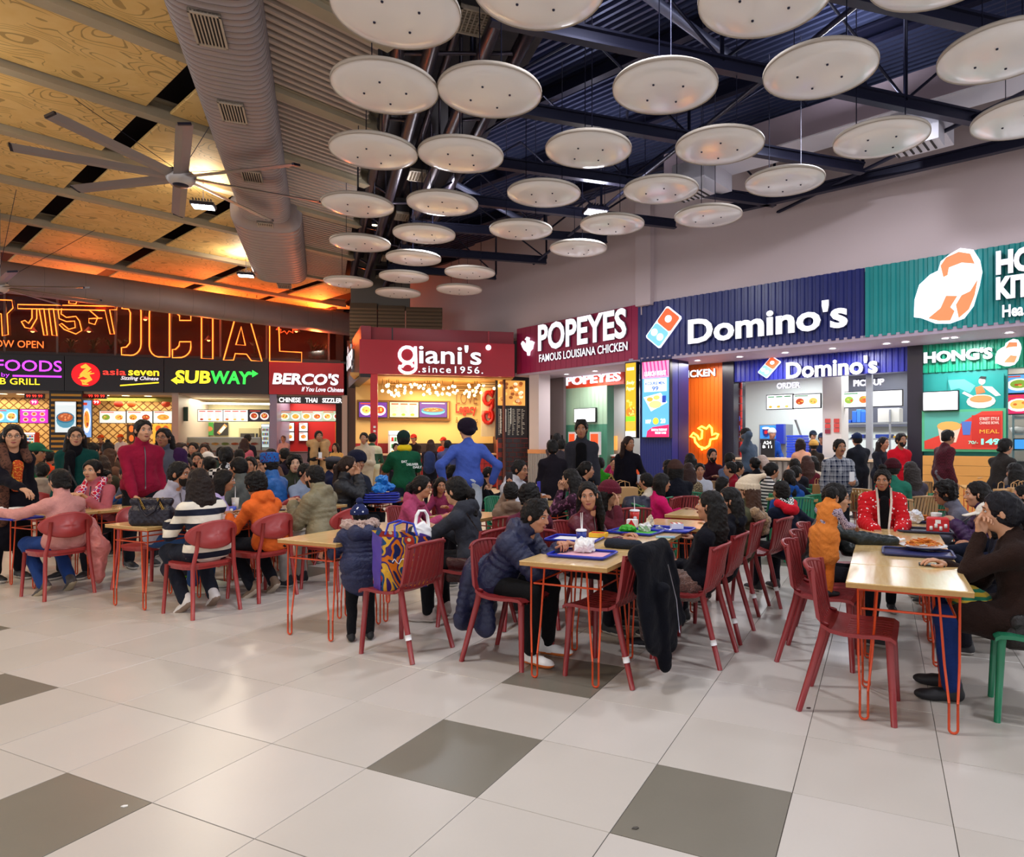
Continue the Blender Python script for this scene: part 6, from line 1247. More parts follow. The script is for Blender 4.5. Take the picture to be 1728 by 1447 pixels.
def hair_mesh(style, h):
 key = (style, h)
 if key in HMESH: return HMESH[key]
 s = SDF(); k = 0.02; curly = style in ('curly', 'afro')
 e = 0.011 if style in ('short', 'buzz', 'long', 'longback') else 0.015; e = 0.026 if curly else e
 if style == 'buzz': e = 0.005
 s.ell((0, -0.016, 0.036), (0.076 + e, 0.094 + e, 0.088 + e), 0.02); s.ell((0, -0.045, -0.02), (0.070 + e * 0.7, 0.06 + e * 0.6, 0.075), 0.03)
 s.sub((0, 0.115, -0.020), (0.073, 0.104, 0.106), 0.008); s.sub((0, 0.085, -0.10), (0.12, 0.085, 0.095), 0.015)
 if style not in ('long', 'longback', 'bob'):
  for x in (-1, 1): s.sub((x * 0.092, 0.008, -0.035), (0.026, 0.034, 0.048), 0.008)
 if style in ('short', 'curly', 'buzz', 'fringe', 'cut', 'balding'): s.sub((0, 0.0, -0.125), (0.13, 0.15, 0.068), 0.01)
 if style == 'cut': s.sub((0.0, 0.095, 0.02), (0.05, 0.05, 0.045), 0.01)
 if style == 'balding': s.sub((0.0, 0.07, 0.09), (0.06, 0.085, 0.06), 0.01)
 if style == 'fringe':
  for i in range(9): a = -0.9 + 0.225 * i; s.cap((0.06 * math.sin(a), 0.02, 0.118), (0.082 * math.sin(a * 1.1), 0.092 * math.cos(a * 1.1) + 0.012, 0.028 + 0.01 * (i % 2)), 0.022, 0.010, 0.012)
 if style in ('long', 'longback'):
  for i in range(11):
   a = math.pi * (0.06 + 0.88 * i / 10); x, y = 0.082 * math.cos(a), -0.075 * math.sin(a) - 0.028; L = 0.40 + 0.05 * (i % 3) + (0.05 if 2 < i < 8 else -0.04)
   s.cap((x * 0.9, y, 0.0), (x * 1.15, y * 1.15 - 0.01, -0.18), 0.036, 0.036, 0.02); s.cap((x * 1.15, y * 1.15 - 0.01, -0.18), (x * 1.02, y * 1.1 - 0.03, -L), 0.034, 0.014, 0.02)
 if style == 'bob':
  for i in range(9): a = math.pi * (0.02 + 0.96 * i / 8); x, y = 0.082 * math.cos(a), -0.075 * math.sin(a) - 0.01; s.cap((x, y, 0.0), (x * 1.1, y, -0.15), 0.036, 0.024, 0.02)
 if style == 'pony': s.cap((0, -0.105, 0.03), (0, -0.15, -0.03), 0.03, 0.036, 0.02); s.cap((0, -0.15, -0.03), (0.01, -0.15, -0.22), 0.038, 0.036, 0.02); s.cap((0.01, -0.15, -0.22), (0.02, -0.14, -0.42), 0.036, 0.012, 0.02)
 if style == 'braid':
  for i in range(9): s.ell((0.006 * (-1) ** i, -0.125 - 0.004 * i, 0.0 - 0.05 * i), (0.03 - 0.0012 * i, 0.026, 0.034), 0.008)
 if style == 'bun': s.ell((0, -0.125, 0.035), (0.042, 0.036, 0.040), 0.012)
 if style == 'topbun': s.ell((0, -0.03, 0.155), (0.04, 0.04, 0.032), 0.012)
 if style == 'lowbun': s.ell((0, -0.118, -0.05), (0.042, 0.036, 0.036), 0.012)
 if style == 'beard':
  s = SDF(); s.ell((0, 0.026, -0.046), (0.064, 0.071, 0.066), 0.02).ell((0, 0.052, -0.092), (0.03, 0.034, 0.026), 0.02); s.sub((0, 0.06, 0.01), (0.2, 0.2, 0.036), 0.006); s.sub((0, 0.10, -0.052), (0.022, 0.05, 0.011), 0.006); s.sub((0, 0.0, -0.05), (0.2, 0.028, 0.2), 0.01); s.sub((0, -0.06, -0.1), (0.2, 0.06, 0.2), 0.01); s.sub((0, 0.11, -0.01), (0.05, 0.05, 0.03), 0.01)
 V, Q = s.mesh(h)
 if curly: V = wob(V, 0.010, 60, 3)
 elif style != 'beard': V = wob(V, 0.0055 if style in ('short', 'fringe', 'cut', 'topbun') else 0.004, 70, 3)
 HMESH[key] = np_mesh('hair', V, Q, [None]); return HMESH[key]
def hat_mesh(kind, h):
 key = ('hat' + kind, h)
 if key in HMESH: return HMESH[key]
 s = SDF(); b = None
 if kind in ('beanie', 'slouch', 'pom'):
  s.ell((0, -0.014, 0.05), (0.096, 0.112, 0.098), 0.02);
  if kind == 'slouch': s.cap((0, -0.05, 0.11), (0.0, -0.14, 0.15), 0.055, 0.028, 0.05); s.ell((0.0, -0.165, 0.16), (0.028,) * 3, 0.01)
  if kind == 'pom': s.ell((0, -0.03, 0.175), (0.045,) * 3, 0.008)
  s.sub((0, 0.03, -0.07), (0.2, 0.22, 0.085), 0.006)
  for i in range(24): a = 2 * math.pi * i / 24; s.cap((0.096 * math.cos(a), -0.014 + 0.112 * math.sin(a), 0.018), (0.094 * math.cos(a), -0.014 + 0.11 * math.sin(a), 0.06), 0.014, 0.014, 0.008)
 elif kind == 'turban':
  s.ell((0, -0.012, 0.055), (0.118, 0.132, 0.095), 0.02); s.ell((0, -0.02, 0.095), (0.104, 0.118, 0.075), 0.03); s.ell((0, -0.06, 0.0), (0.085, 0.07, 0.06), 0.03)
  for i in range(5):
   for sx in (-1, 1): s.cap((sx * 0.118, -0.05 + 0.01 * i, 0.02 + 0.018 * i), (0.0, 0.112 - 0.006 * i, 0.05 + 0.02 * i), 0.014, 0.014, 0.006)
  s.cap((0.11, -0.03, 0.03), (0, -0.14, 0.0), 0.02, 0.022, 0.02); s.cap((-0.11, -0.03, 0.03), (0, -0.14, 0.0), 0.02, 0.022, 0.02); s.sub((0, 0.10, -0.04), (0.09, 0.12, 0.07), 0.01)
 elif kind == 'cap':
  s.ell((0, -0.014, 0.045), (0.092, 0.110, 0.095), 0.02); s.sub((0, 0.0, -0.055), (0.2, 0.2, 0.085), 0.004); s.cap((-0.04, 0.10, 0.042), (-0.03, 0.165, 0.030), 0.03, 0.025, 0.02, ((0, 0, 1), 0.3)); s.cap((0.04, 0.10, 0.042), (0.03, 0.165, 0.030), 0.03, 0.025, 0.02, ((0, 0, 1), 0.3)); s.cap((0, 0.10, 0.045), (0, 0.17, 0.032), 0.035, 0.03, 0.02, ((0, 0, 1), 0.3)); s.ell((0, -0.014, 0.143), (0.01, 0.01, 0.006), 0.004)
 elif kind == 'flat':
  s.ell((0, 0.0, 0.075), (0.105, 0.135, 0.055), 0.02); s.cap((0, 0.08, 0.05), (0, 0.13, 0.04), 0.06, 0.04, 0.02, ((0, 0, 1), 0.35)); s.sub((0, 0, -0.04), (0.2, 0.2, 0.085), 0.006)
 elif kind == 'kullu':
  for z in (0.04, 0.06, 0.08, 0.10, 0.12, 0.14): s.ell((0, -0.014, z), (0.094, 0.11, 0.02), 0.02)
  s.sub((0, 0.0, -0.045), (0.2, 0.2, 0.07), 0.004)
 elif kind == 'net': s.ell((0, -0.014, 0.045), (0.094, 0.112, 0.10), 0.02); s.sub((0, 0.04, -0.075), (0.2, 0.22, 0.10), 0.006)
 V, Q = s.mesh(h); HMESH[key] = np_mesh('hat', V, Q, [None]); return HMESH[key]
def face_mesh():
 if 'face' in HMESH: return HMESH['face']
 b = MB(); W, K, L = mat('#e6e0da', 0.3), mat('#1c120e', 0.3), mat('#9c4e48', 0.45)
 for x in (-1, 1):
  b.ball((x * 0.031, 0.0785, 0.010), (0.0135, 0.0075, 0.0068), W, 10, 6); b.ball((x * 0.031, 0.0835, 0.010), (0.0062, 0.0035, 0.0062), K, 8, 5)
  b.tube([(x * 0.016, 0.0895, 0.031), (x * 0.031, 0.089, 0.037), (x * 0.047, 0.078, 0.031)], [0.0028, 0.0034, 0.0014], K, 5)
  b.tube([(x * 0.018, 0.086, 0.014), (x * 0.031, 0.0875, 0.0185), (x * 0.045, 0.079, 0.012)], 0.0016, K, 4)
 b.tube([(-0.024, 0.0835, -0.055), (-0.01, 0.0935, -0.0525), (0, 0.0945, -0.054), (0.01, 0.0935, -0.0525), (0.024, 0.0835, -0.055)], [0.001, 0.004, 0.0034, 0.004, 0.001], L, 6)
 b.tube([(-0.022, 0.083, -0.058), (-0.008, 0.092, -0.062), (0.008, 0.092, -0.062), (0.022, 0.083, -0.058)], [0.001, 0.0052, 0.0052, 0.001], L, 6)
 HMESH['face'] = b.mesh('face_features'); return HMESH['face']
def glasses_mesh():
 if 'gl' in HMESH: return HMESH['gl']
 b = MB(); K = mat('#2a2422', 0.3, metal=0.4); n = 14
 for x in (-1, 1):
  b.tube([(x * 0.032 + 0.021 * math.cos(2 * math.pi * i / n), 0.101 - 0.006 * abs(math.cos(2 * math.pi * i / n)), 0.007 + 0.017 * math.sin(2 * math.pi * i / n)) for i in range(n)], 0.0017, K, 5, closed=True)
  b.tube([(x * 0.053, 0.095, 0.01), (x * 0.078, 0.06, 0.012), (x * 0.084, -0.01, 0.006)], 0.0016, K, 4)
 b.tube([(-0.011, 0.100, 0.009), (0, 0.104, 0.012), (0.011, 0.100, 0.009)], 0.0016, K, 4); HMESH['gl'] = b.mesh('glasses'); return HMESH['gl']
def mous_mesh():
 if 'mo' in HMESH: return HMESH['mo']
 b = MB(); b.tube([(-0.026, 0.082, -0.050), (-0.012, 0.093, -0.043), (0, 0.096, -0.042), (0.012, 0.093, -0.043), (0.026, 0.082, -0.050)], [0.002, 0.005, 0.004, 0.005, 0.002], mat('#120d0c', 0.6), 6); HMESH['mo'] = b.mesh('moustache'); return HMESH['mo']
SHM = {}
def shoe_mesh(kind):
 if kind in SHM: return SHM[kind]
 s = SDF()
 if kind == 'bare': pass
 s.cap((0, -0.055, 0.045), (0, 0.06, 0.04), 0.042, 0.040, 0.03).ell((0, 0.115, 0.032), (0.045, 0.075, 0.034), 0.03).cap((0, -0.045, 0.06), (0, -0.04, 0.105), 0.043, 0.045, 0.02)
 V, Q = s.mesh(0.011); V[:, 2] = np.maximum(V[:, 2], 0.0)
 zc = V[Q][:, :, 2].mean(1); SHM[kind] = np_mesh('shoe', V, Q, [None, None], (zc < 0.028).astype(int)); return SHM[kind]
def ik(S, T, a, b, pole):
 d = T - S; L = np.linalg.norm(d); L = min(L, (a + b) * 0.995); d = d / (np.linalg.norm(d) + 1e-9); T = S + d * L
 x = (a * a - b * b + L * L) / (2 * L); y = math.sqrt(max(a * a - x * x, 0)); p = pole - d * (pole @ d); p /= np.linalg.norm(p) + 1e-9
 return S + d * x + p * y, T
A_ = {'down': (0.225, 0.04, -0.515), 'table': (0.13, 0.36, -0.30), 'lap': (0.10, 0.26, -0.44), 'chin': (0.06, 0.18, 0.10), 'phone': (0.06, 0.30, -0.10), 'hip': (0.30, -0.02, -0.42), 'fwd': (0.14, 0.46, -0.16),
      'cross': (-0.04, 0.27, -0.25), 'out': (0.62, 0.12, -0.12), 'up': (0.12, 0.38, 0.20), 'hold': (0.10, 0.28, -0.24), 'ear': (0.08, 0.07, 0.20), 'back': (0.20, -0.05, -0.40), 'reach': (0.10, 0.55, -0.26)}
CACHE = {}
def figure(pose, lean, twist, hy, hp, hr, armL, armR, handL, handR, cut, h, legs, slim, fat, hoodie, flare):
 """returns dict of meshes in body coordinates; 1.70 m adult"""
 key = (pose, lean, twist, hy, hp, hr, armL, armR, handL, handR, cut, h, legs, slim, fat, hoodie, flare)
 if key in CACHE: return CACHE[key]
 hipz = 0.90 if pose == 'stand' else (0.55 if pose == 'sit' else 0.9)
 Rt = rot(twist, R(lean)); hip = np.array((0, 0, hipz))
 def TB(x, y, z): return hip + Rt @ np.array((x, y, z), float)
 neck = TB(0, 0.0, 0.50); w = 0.142 * slim
 S = {1: TB(-w, 0, 0.395), -1: TB(w, 0, 0.395)}       # 1 = left arm (x<0)
 Rh = rot(twist + R(hy), R(lean * 0.35 + hp), R(hr)); head = TB(0, 0.012, 0.558) + Rh @ np.array((0, 0.035, 0.075));
 ua, fa = 0.285, 0.25; E = {}; Wr = {}
 for sd, arm in ((1, armL), (-1, armR)):
  t = A_[arm] if isinstance(arm, str) else arm
  if pose == 'sit' and arm in ('table', 'lap', 'fwd', 'hold'): t = (t[0], t[1], {'table': 0.81, 'lap': 0.66, 'fwd': 0.83, 'hold': 0.88}[arm] - S[sd][2])
  tgt = (S[sd] + rot(twist) @ np.array((-sd * (t[0] - 0.165), t[1], t[2]))) if len(t) == 3 else np.array(t[:3])
  pole = np.array((-sd * 0.1, -1.0, 0.0)) if arm == 'down' else np.array((-sd * 0.25, -0.1, -1.0)) if arm == 'cross' else np.array((-sd * 0.5, -0.5, -0.9)) if not (isinstance(arm, str) and arm in ('hip', 'back')) else np.array((-sd * 1.0, -0.5, -0.1)); E[sd], Wr[sd] = ik(S[sd], tgt, ua, fa, rot(twist) @ pole)
 hj = {1: hip + np.array((-0.09, 0, -0.02)), -1: hip + np.array((0.09, 0, -0.02))}; K = {}; An = {}
 for sd in (1, -1):
  o = (legs or {}).get(sd) if isinstance(legs, dict) else None
  if pose == 'stand': K[sd] = hj[sd] + np.array((-sd * 0.01, 0.02, -0.40)); An[sd] = np.array((-sd * 0.11, -0.01, 0.09))
  else:
   f, a = (0.43, 0.40) if legs in (None, 0) else ((0.40, 0.12) if legs == 1 else ((0.36, 0.22) if sd > 0 else (0.43, 0.50)))
   K[sd] = hj[sd] + np.array((-sd * 0.05, f, 0.0)); An[sd] = np.array((-sd * 0.13, a, 0.09))
 q = 0.016 if cut != 'puffer' else 0.040
 fx = 1.0 + fat
 B = SDF(); h2 = h * 2.1
 B.cap(TB(-0.07, 0, 0.02), TB(0.07, 0, 0.02), 0.11 * fx, k=0.05).cap(TB(0, 0.01, 0.04), TB(0, 0.0, 0.30), 0.12 * fx, 0.125 * slim, 0.05, (Rt[:, 1], 0.78)).cap(S[1], S[-1], 0.05, k=0.05).cap(neck - Rt @ np.array((0, 0, 0.05)), TB(0, 0.015, 0.54), 0.050, 0.048, 0.03)
 for sd in (1, -1):
  B.cap(S[sd], E[sd], 0.046, 0.038, 0.02).cap(E[sd], Wr[sd], 0.037, 0.026, 0.015).cap(hj[sd], K[sd], 0.085 * fx, 0.056, 0.04).cap(K[sd], An[sd], 0.055, 0.038, 0.02)
 V, Q = B.mesh(h2); Vs, Qs = [V], [Q]; n = len(V)
 hv, hq = head_patch(h * 0.62); Vs.append(hv @ Rh.T.astype(np.float32) + head.astype(np.float32)); Qs.append(hq + n); n += len(hv)
 for sd, hk in ((1, handL), (-1, handR)):
  hv, hq = hand_patch(hk, max(0.0048, h * 0.5), sd); d = Wr[sd] - E[sd]; d /= np.linalg.norm(d); zz = np.array((0, 0, 1.0)) if abs(d[2]) < 0.8 else np.array((sd * 1.0, 0.3, 0))
  if pose == 'stand' and abs(d[2]) > 0.8: zz = np.array((-sd * 1.0, 0, 0))
  x = np.cross(d, zz); x /= np.linalg.norm(x); z = np.cross(x, d); M = np.stack([x, d, z], 1)
  Vs.append((hv @ M.T + Wr[sd]).astype(np.float32)); Qs.append(hq + n); n += len(hv)
 out = {'body': np_mesh('body', np.concatenate(Vs), np.concatenate(Qs), [None])}
 g = SDF(); pf = (0.055, 0.016) if cut == 'puffer' else None; pfa = (0.05, 0.012) if cut == 'puffer' else None
 g.cap(TB(-0.065, 0, 0.03), TB(0.065, 0, 0.03), (0.125 if pose == 'sit' else 0.112) * fx + q, k=0.06); g.cap(TB(0, 0.01, 0.02), TB(0, 0.0, 0.305), 0.122 * fx + q * 1.2, 0.130 * slim + q, 0.04, (Rt[:, 1], 0.80), pf)
 g.cap(S[1], S[-1], 0.052 + q * 0.8, k=0.05)
 for sd in (1, -1): g.cap(TB(0, -0.01, 0.475), S[sd], 0.042, 0.048 + q * 0.6, 0.05)
 0; g.cap(neck - Rt @ np.array((0, 0, 0.06)), neck - Rt @ np.array((0, 0, 0.005)), 0.075, 0.062, 0.03)
 if cut in ('high', 'puffer', 'jacket'): g.cap(neck, TB(0, 0.012, 0.545), 0.066 + q * 0.2, 0.068 + q * 0.25, 0.012); g.sub(TB(0, 0.03, 0.58), (0.056, 0.062, 0.03), 0.01)
 else: g.sub(TB(0, 0.08, 0.545), (0.065, 0.075, 0.06), 0.01)
 for sd in (1, -1):
  l = 0.93 if cut != 'tshirt' else 0.0
  g.cap(S[sd], E[sd] if cut != 'tshirt' else S[sd] + (E[sd] - S[sd]) * 0.72, 0.046 + q, 0.041 + q * (0.9 if cut != 'tshirt' else 1.6), 0.03, None, pfa)
  if l: g.cap(E[sd], E[sd] + (Wr[sd] - E[sd]) * l, 0.045 + q * 0.9, 0.032 + q * 0.75, 0.02, None, pfa)
 if cut in ('coat', 'kurta'):
  if pose == 'stand': g.cap(TB(0, 0, 0.05), (0, 0, 0.52), 0.16 + q, 0.20 if cut == 'coat' else 0.22, 0.05, ((0, 1, 0), 0.75))
  else:
   for sd in (1, -1): g.cap(hj[sd], hj[sd] + (K[sd] - hj[sd]) * 0.75, 0.128, 0.10, 0.04)
   g.cap((0, -0.05, hipz), (0, -0.13, hipz - 0.22), 0.12, 0.10, 0.05, ((0, 1, 0), 0.5))
 if cut == 'longpuffer' : pass
 if hoodie: g.cap(TB(-0.05, -0.075, 0.46), TB(0.05, -0.075, 0.46), 0.055, k=0.03); g.cap(TB(-0.085, -0.03, 0.50), TB(-0.03, -0.105, 0.50), 0.034, k=0.03); g.cap(TB(0.085, -0.03, 0.50), TB(0.03, -0.105, 0.50), 0.034, k=0.03); g.cap(TB(-0.085, -0.02, 0.50), TB(-0.03, 0.085, 0.46), 0.028, k=0.02); g.cap(TB(0.085, -0.02, 0.50), TB(0.03, 0.085, 0.46), 0.028, k=0.02)
 V, Q = g.mesh(h * 1.1); V = wob(V, 0.006 if cut != 'puffer' else 0.003, 17, 5); V = wob(V, 0.0022, 60, 8)
 out['top'] = np_mesh('top', V, Q, [None])
 g = SDF(); g.cap(hip + (-0.06, 0, 0.02), hip + (0.06, 0, 0.02), 0.118 * fx + 0.004, k=0.05)
 for sd in (1, -1):
  g.cap(hj[sd], K[sd], 0.092 * fx, 0.070, 0.03).cap(K[sd], An[sd] + (K[sd] - An[sd]) * 0.05, 0.068, 0.056 + flare, 0.02)
 V, Q = g.mesh(h * 1.6); V = wob(V, 0.005, 18, 9); out['trousers'] = np_mesh('trousers', V, Q, [None])
 out['K'] = (head, Rh, S, E, Wr, An, K, hip, Rt, TB, neck); CACHE[key] = out
 return out
PEOPLE = []
def person(hx, hy_, Y, face, label, pose='sit', lean=6, hyaw=0, hp=0, hroll=0, arms=('table', 'table'), hands=('relax', 'relax'), hair='short', hc='#0d0a09', top=('#444444', 'cotton'), cut='sweat',
           bottom=('#1c1c24', 'cotton'), shoes=('#2a2a2e', '#c8c4be'), sk=0, hat=None, hatc=None, beard=False, glasses=False, moust=False, twist=0.0, legs=None, s=None, slim=1.0, fat=0.0, hoodie=False, flare=0.0,
           base=0.0, floor_z=None, topname=None, group=None, facef=None, loc=None):
 """hx, hy_: pixel of the top of the head; Y: its depth; face: heading (0 away, 90 right, 180 towards the camera)"""
 h = 0.0108 if Y < 6.9 else (0.016 if Y < 9.2 else (0.023 if Y < 13 else 0.03))
 top_m = top if not isinstance(top, tuple) else (cloth(*top) if len(top) == 2 else pattern_mat(*top)); bot_m = cloth(*bottom) if isinstance(bottom, tuple) and len(bottom) == 2 else (pattern_mat(*bottom) if isinstance(bottom, tuple) else bottom)
 if h > 0.012: lean = round(lean / 5) * 5; hyaw = round(hyaw / 20) * 20; hp = round(hp / 10) * 10
 fg = figure(pose, lean, twist, hyaw, hp, hroll, arms[0], arms[1], hands[0], hands[1], cut, h, legs, slim, fat, hoodie, flare)
 head, Rh, S, E, Wr, An, K, hip, Rt, TB, neck = fg['K']; tip = head + Rh @ np.array((0, -0.01, 0.13))
 T_ = at(hx, hy_, Y); zt = T_.z - base
 if s is None: s = zt / tip[2] if pose == 'stand' else (zt - 0.0) / tip[2]
 s = max(0.45, min(1.14, s)); a = -R(face); c_, s_ = math.cos(a), math.sin(a)
 ox, oy = tip[0] * s, tip[1] * s; wx, wy = T_.x - (c_ * ox - s_ * oy), T_.y - (s_ * ox + c_ * oy)
 z0 = base if base else 0.0
 t = thing('person', label, 'person', (wx, wy, z0), a, group, s)
 SKM = skin(SK[sk] if isinstance(sk, int) else sk)
 put('body', fg['body'], t, [SKM]); gar = put({'sweat': 'sweater', 'puffer': 'puffer_jacket', 'jacket': 'jacket', 'tshirt': 'polo_shirt', 'coat': 'coat', 'kurta': 'kurta', 'high': 'high_neck_top'}.get(cut, 'top') if not topname else topname, fg['top'], t, [top_m])
 put('trousers', fg['trousers'], t, [bot_m])
 HM = Matrix.Translation(Vector(head)) @ Matrix(Rh.tolist()).to_4x4(); hh = 0.006 if h < 0.012 else (0.009 if h < 0.02 else 0.013)
 if hair: put('hair', hair_mesh(hair, hh), t, [hair_mat(hc)], HM)
 if beard: put('beard', hair_mesh('beard', min(hh, 0.009)), t, [hair_mat('#14100e')], HM)
 if hat: put({'turban': 'turban', 'cap': 'cap', 'flat': 'flat_cap'}.get(hat, 'woolly_hat'), hat_mesh(hat, hh), t, [hatc if not isinstance(hatc, str) else cloth(hatc, 'wool')], HM)
 f = (face - math.degrees(twist) - hyaw) % 360
 if (facef is None and 48 < f < 312) or facef:
  put('face_features', face_mesh(), t, None, HM)
  if glasses: put('glasses', glasses_mesh(), t, None, HM)
 if moust: put('moustache', mous_mesh(), t, None, HM)
 for sd in (1, -1):
  if pose == 'stand': M = Matrix.Translation((An[sd][0], An[sd][1] + 0.03, 0.0))
  else:
   bent = legs == 1 or (legs == 2 and sd > 0)
   M = Matrix.Translation((An[sd][0], An[sd][1] + (0.02 if not bent else -0.02), 0.0 if not bent else 0.03)) @ Matrix.Rotation(R(-35 if bent else 0), 4, 'X') @ Matrix.Rotation(sd * 0.15, 4, 'Z')
  put('shoe', shoe_mesh('s'), t, [mat(shoes[0], 0.6), mat(shoes[1], 0.6)], M)
 if cut in ('jacket', 'puffer') and Y < 9.5 and 60 < f < 300:
  if 'Vt' not in fg: me = fg['top']; V = np.empty(len(me.vertices) * 3, np.float32); me.vertices.foreach_get('co', V); fg['Vt'] = (V.reshape(-1, 3) - hip) @ Rt
  L = fg['Vt']; pts = []
  for z in np.arange(0.46, -0.06, -0.052):
   m = (np.abs(L[:, 0]) < 0.022) & (np.abs(L[:, 2] - z) < 0.03) & (L[:, 1] > 0.03) & (L[:, 1] < 0.3)
   if m.any(): pts.append(tuple(TB(0, L[m, 1].min() * 0.4 + L[m, 1].max() * 0.6 + 0.004, z)))
  if len(pts) > 3: b = MB(); b.tube(pts, 0.006, mat('#6a6468', 0.35, metal=0.6), 5); b.build('zip', gar, 1)
 PEOPLE.append((t, fg, s)); return t, fg, s
def free(pr, o, label, cat):
 t = pr[0]; o.parent = None; o.location = t.location; o.rotation_euler = t.rotation_euler; o.scale = t.scale; return tag(o, label, cat)
# --- tables and chairs
E1V = Vector((0.907, -0.42, 0)); E2V = Vector((0.42, 0.907, 0)); TYAW = -YAW
M_TOP = mat('#d9b87c', 0.22, var=0.10, vscale=4, coat=0.3); M_EDGE = mat('#b58a50', 0.5, var=0.2, vscale=30); M_ORG = mat('#d2481c', 0.35, var=0.1); M_BURN = mat('#5a2415', 0.5)
def wood_top():
 t = NT('pale_wood_table_top'); tc = t.add('ShaderNodeTexCoord'); mp = t.add('ShaderNodeMapping'); mp.inputs['Scale'].default_value = (26, 2.2, 2); t.link(tc, 'Object', mp, 'Vector')
 n = t.add('ShaderNodeTexNoise', i_Scale=1.6, i_Detail=5.0, i_Distortion=0.8); t.link(mp, 0, n, 'Vector'); t.set('Base Color', t.mix((n, 0), lin('#c79c58'), lin('#ecd09a')))
 t.set('Roughness', 0.2); t.set('Coat Weight', 0.3); t.set('Coat Roughness', 0.1); return t.m
M_TOP = wood_top()
def hairpin(sx, sy, w, d, h=0.705):
 b = MB(); x, y = sx * (w / 2 - 0.06), sy * (d / 2 - 0.05); r = 0.0065
 a = (x - sx * 0.0, y, h); c = (x - sx * 0.095, y, h); bx = x - sx * 0.03
 U = [(bx + sx * 0.02 * math.cos(t), y + sy * 0.012, 0.026 - 0.02 * math.sin(t)) for t in [math.pi * i / 8 for i in range(9)]]
 b.tube([a, (x - sx * 0.002, y + sy * 0.006, h * 0.5)] + [(U[0][0], U[0][1], 0.16)], r, M_ORG, 7); b.tube([(U[0][0], U[0][1], 0.16)] + U + [(U[-1][0], U[-1][1], 0.16)], r, M_BURN if False else M_ORG, 7)
 b.tube([(U[-1][0], U[-1][1], 0.16), (x - sx * 0.07, y + sy * 0.006, h * 0.5), c], r, M_ORG, 7); return b
def make_table(label, p, w=0.6, d=0.6, group='hairpin leg tables'):
 t = thing('dining_table', label, 'table', (p[0], p[1], 0), TYAW, group); b = MB(); b.box(-w / 2, w / 2, -d / 2, d / 2, 0.737, 0.745, M_TOP, 0.002); b.box(-w / 2 + 0.001, w / 2 - 0.001, -d / 2 + 0.001, d / 2 - 0.001, 0.715, 0.737, M_EDGE); b.build('table_top', t, 1)
 for sx in (-1, 1):
  for sy in (-1, 1): hairpin(sx, sy, w, d).build('leg', t, 1)
 b = MB(); x, y = w / 2 - 0.06, d / 2 - 0.05
 for z in (0.705, 0.60):
  ring = [(-x, -y, z), (x, -y, z), (x, y, z), (-x, y, z)] if z > 0.65 else [(-x + 0.02, -y, z), (x - 0.02, -y, z), (x - 0.02, y, z), (-x + 0.02, y, z)]
  for i in range(4): b.tube([ring[i], ring[(i + 1) % 4]], 0.0065 if z < 0.7 else 0.01, M_ORG, 6)
 b.build('rod_frame', t, 1); return t
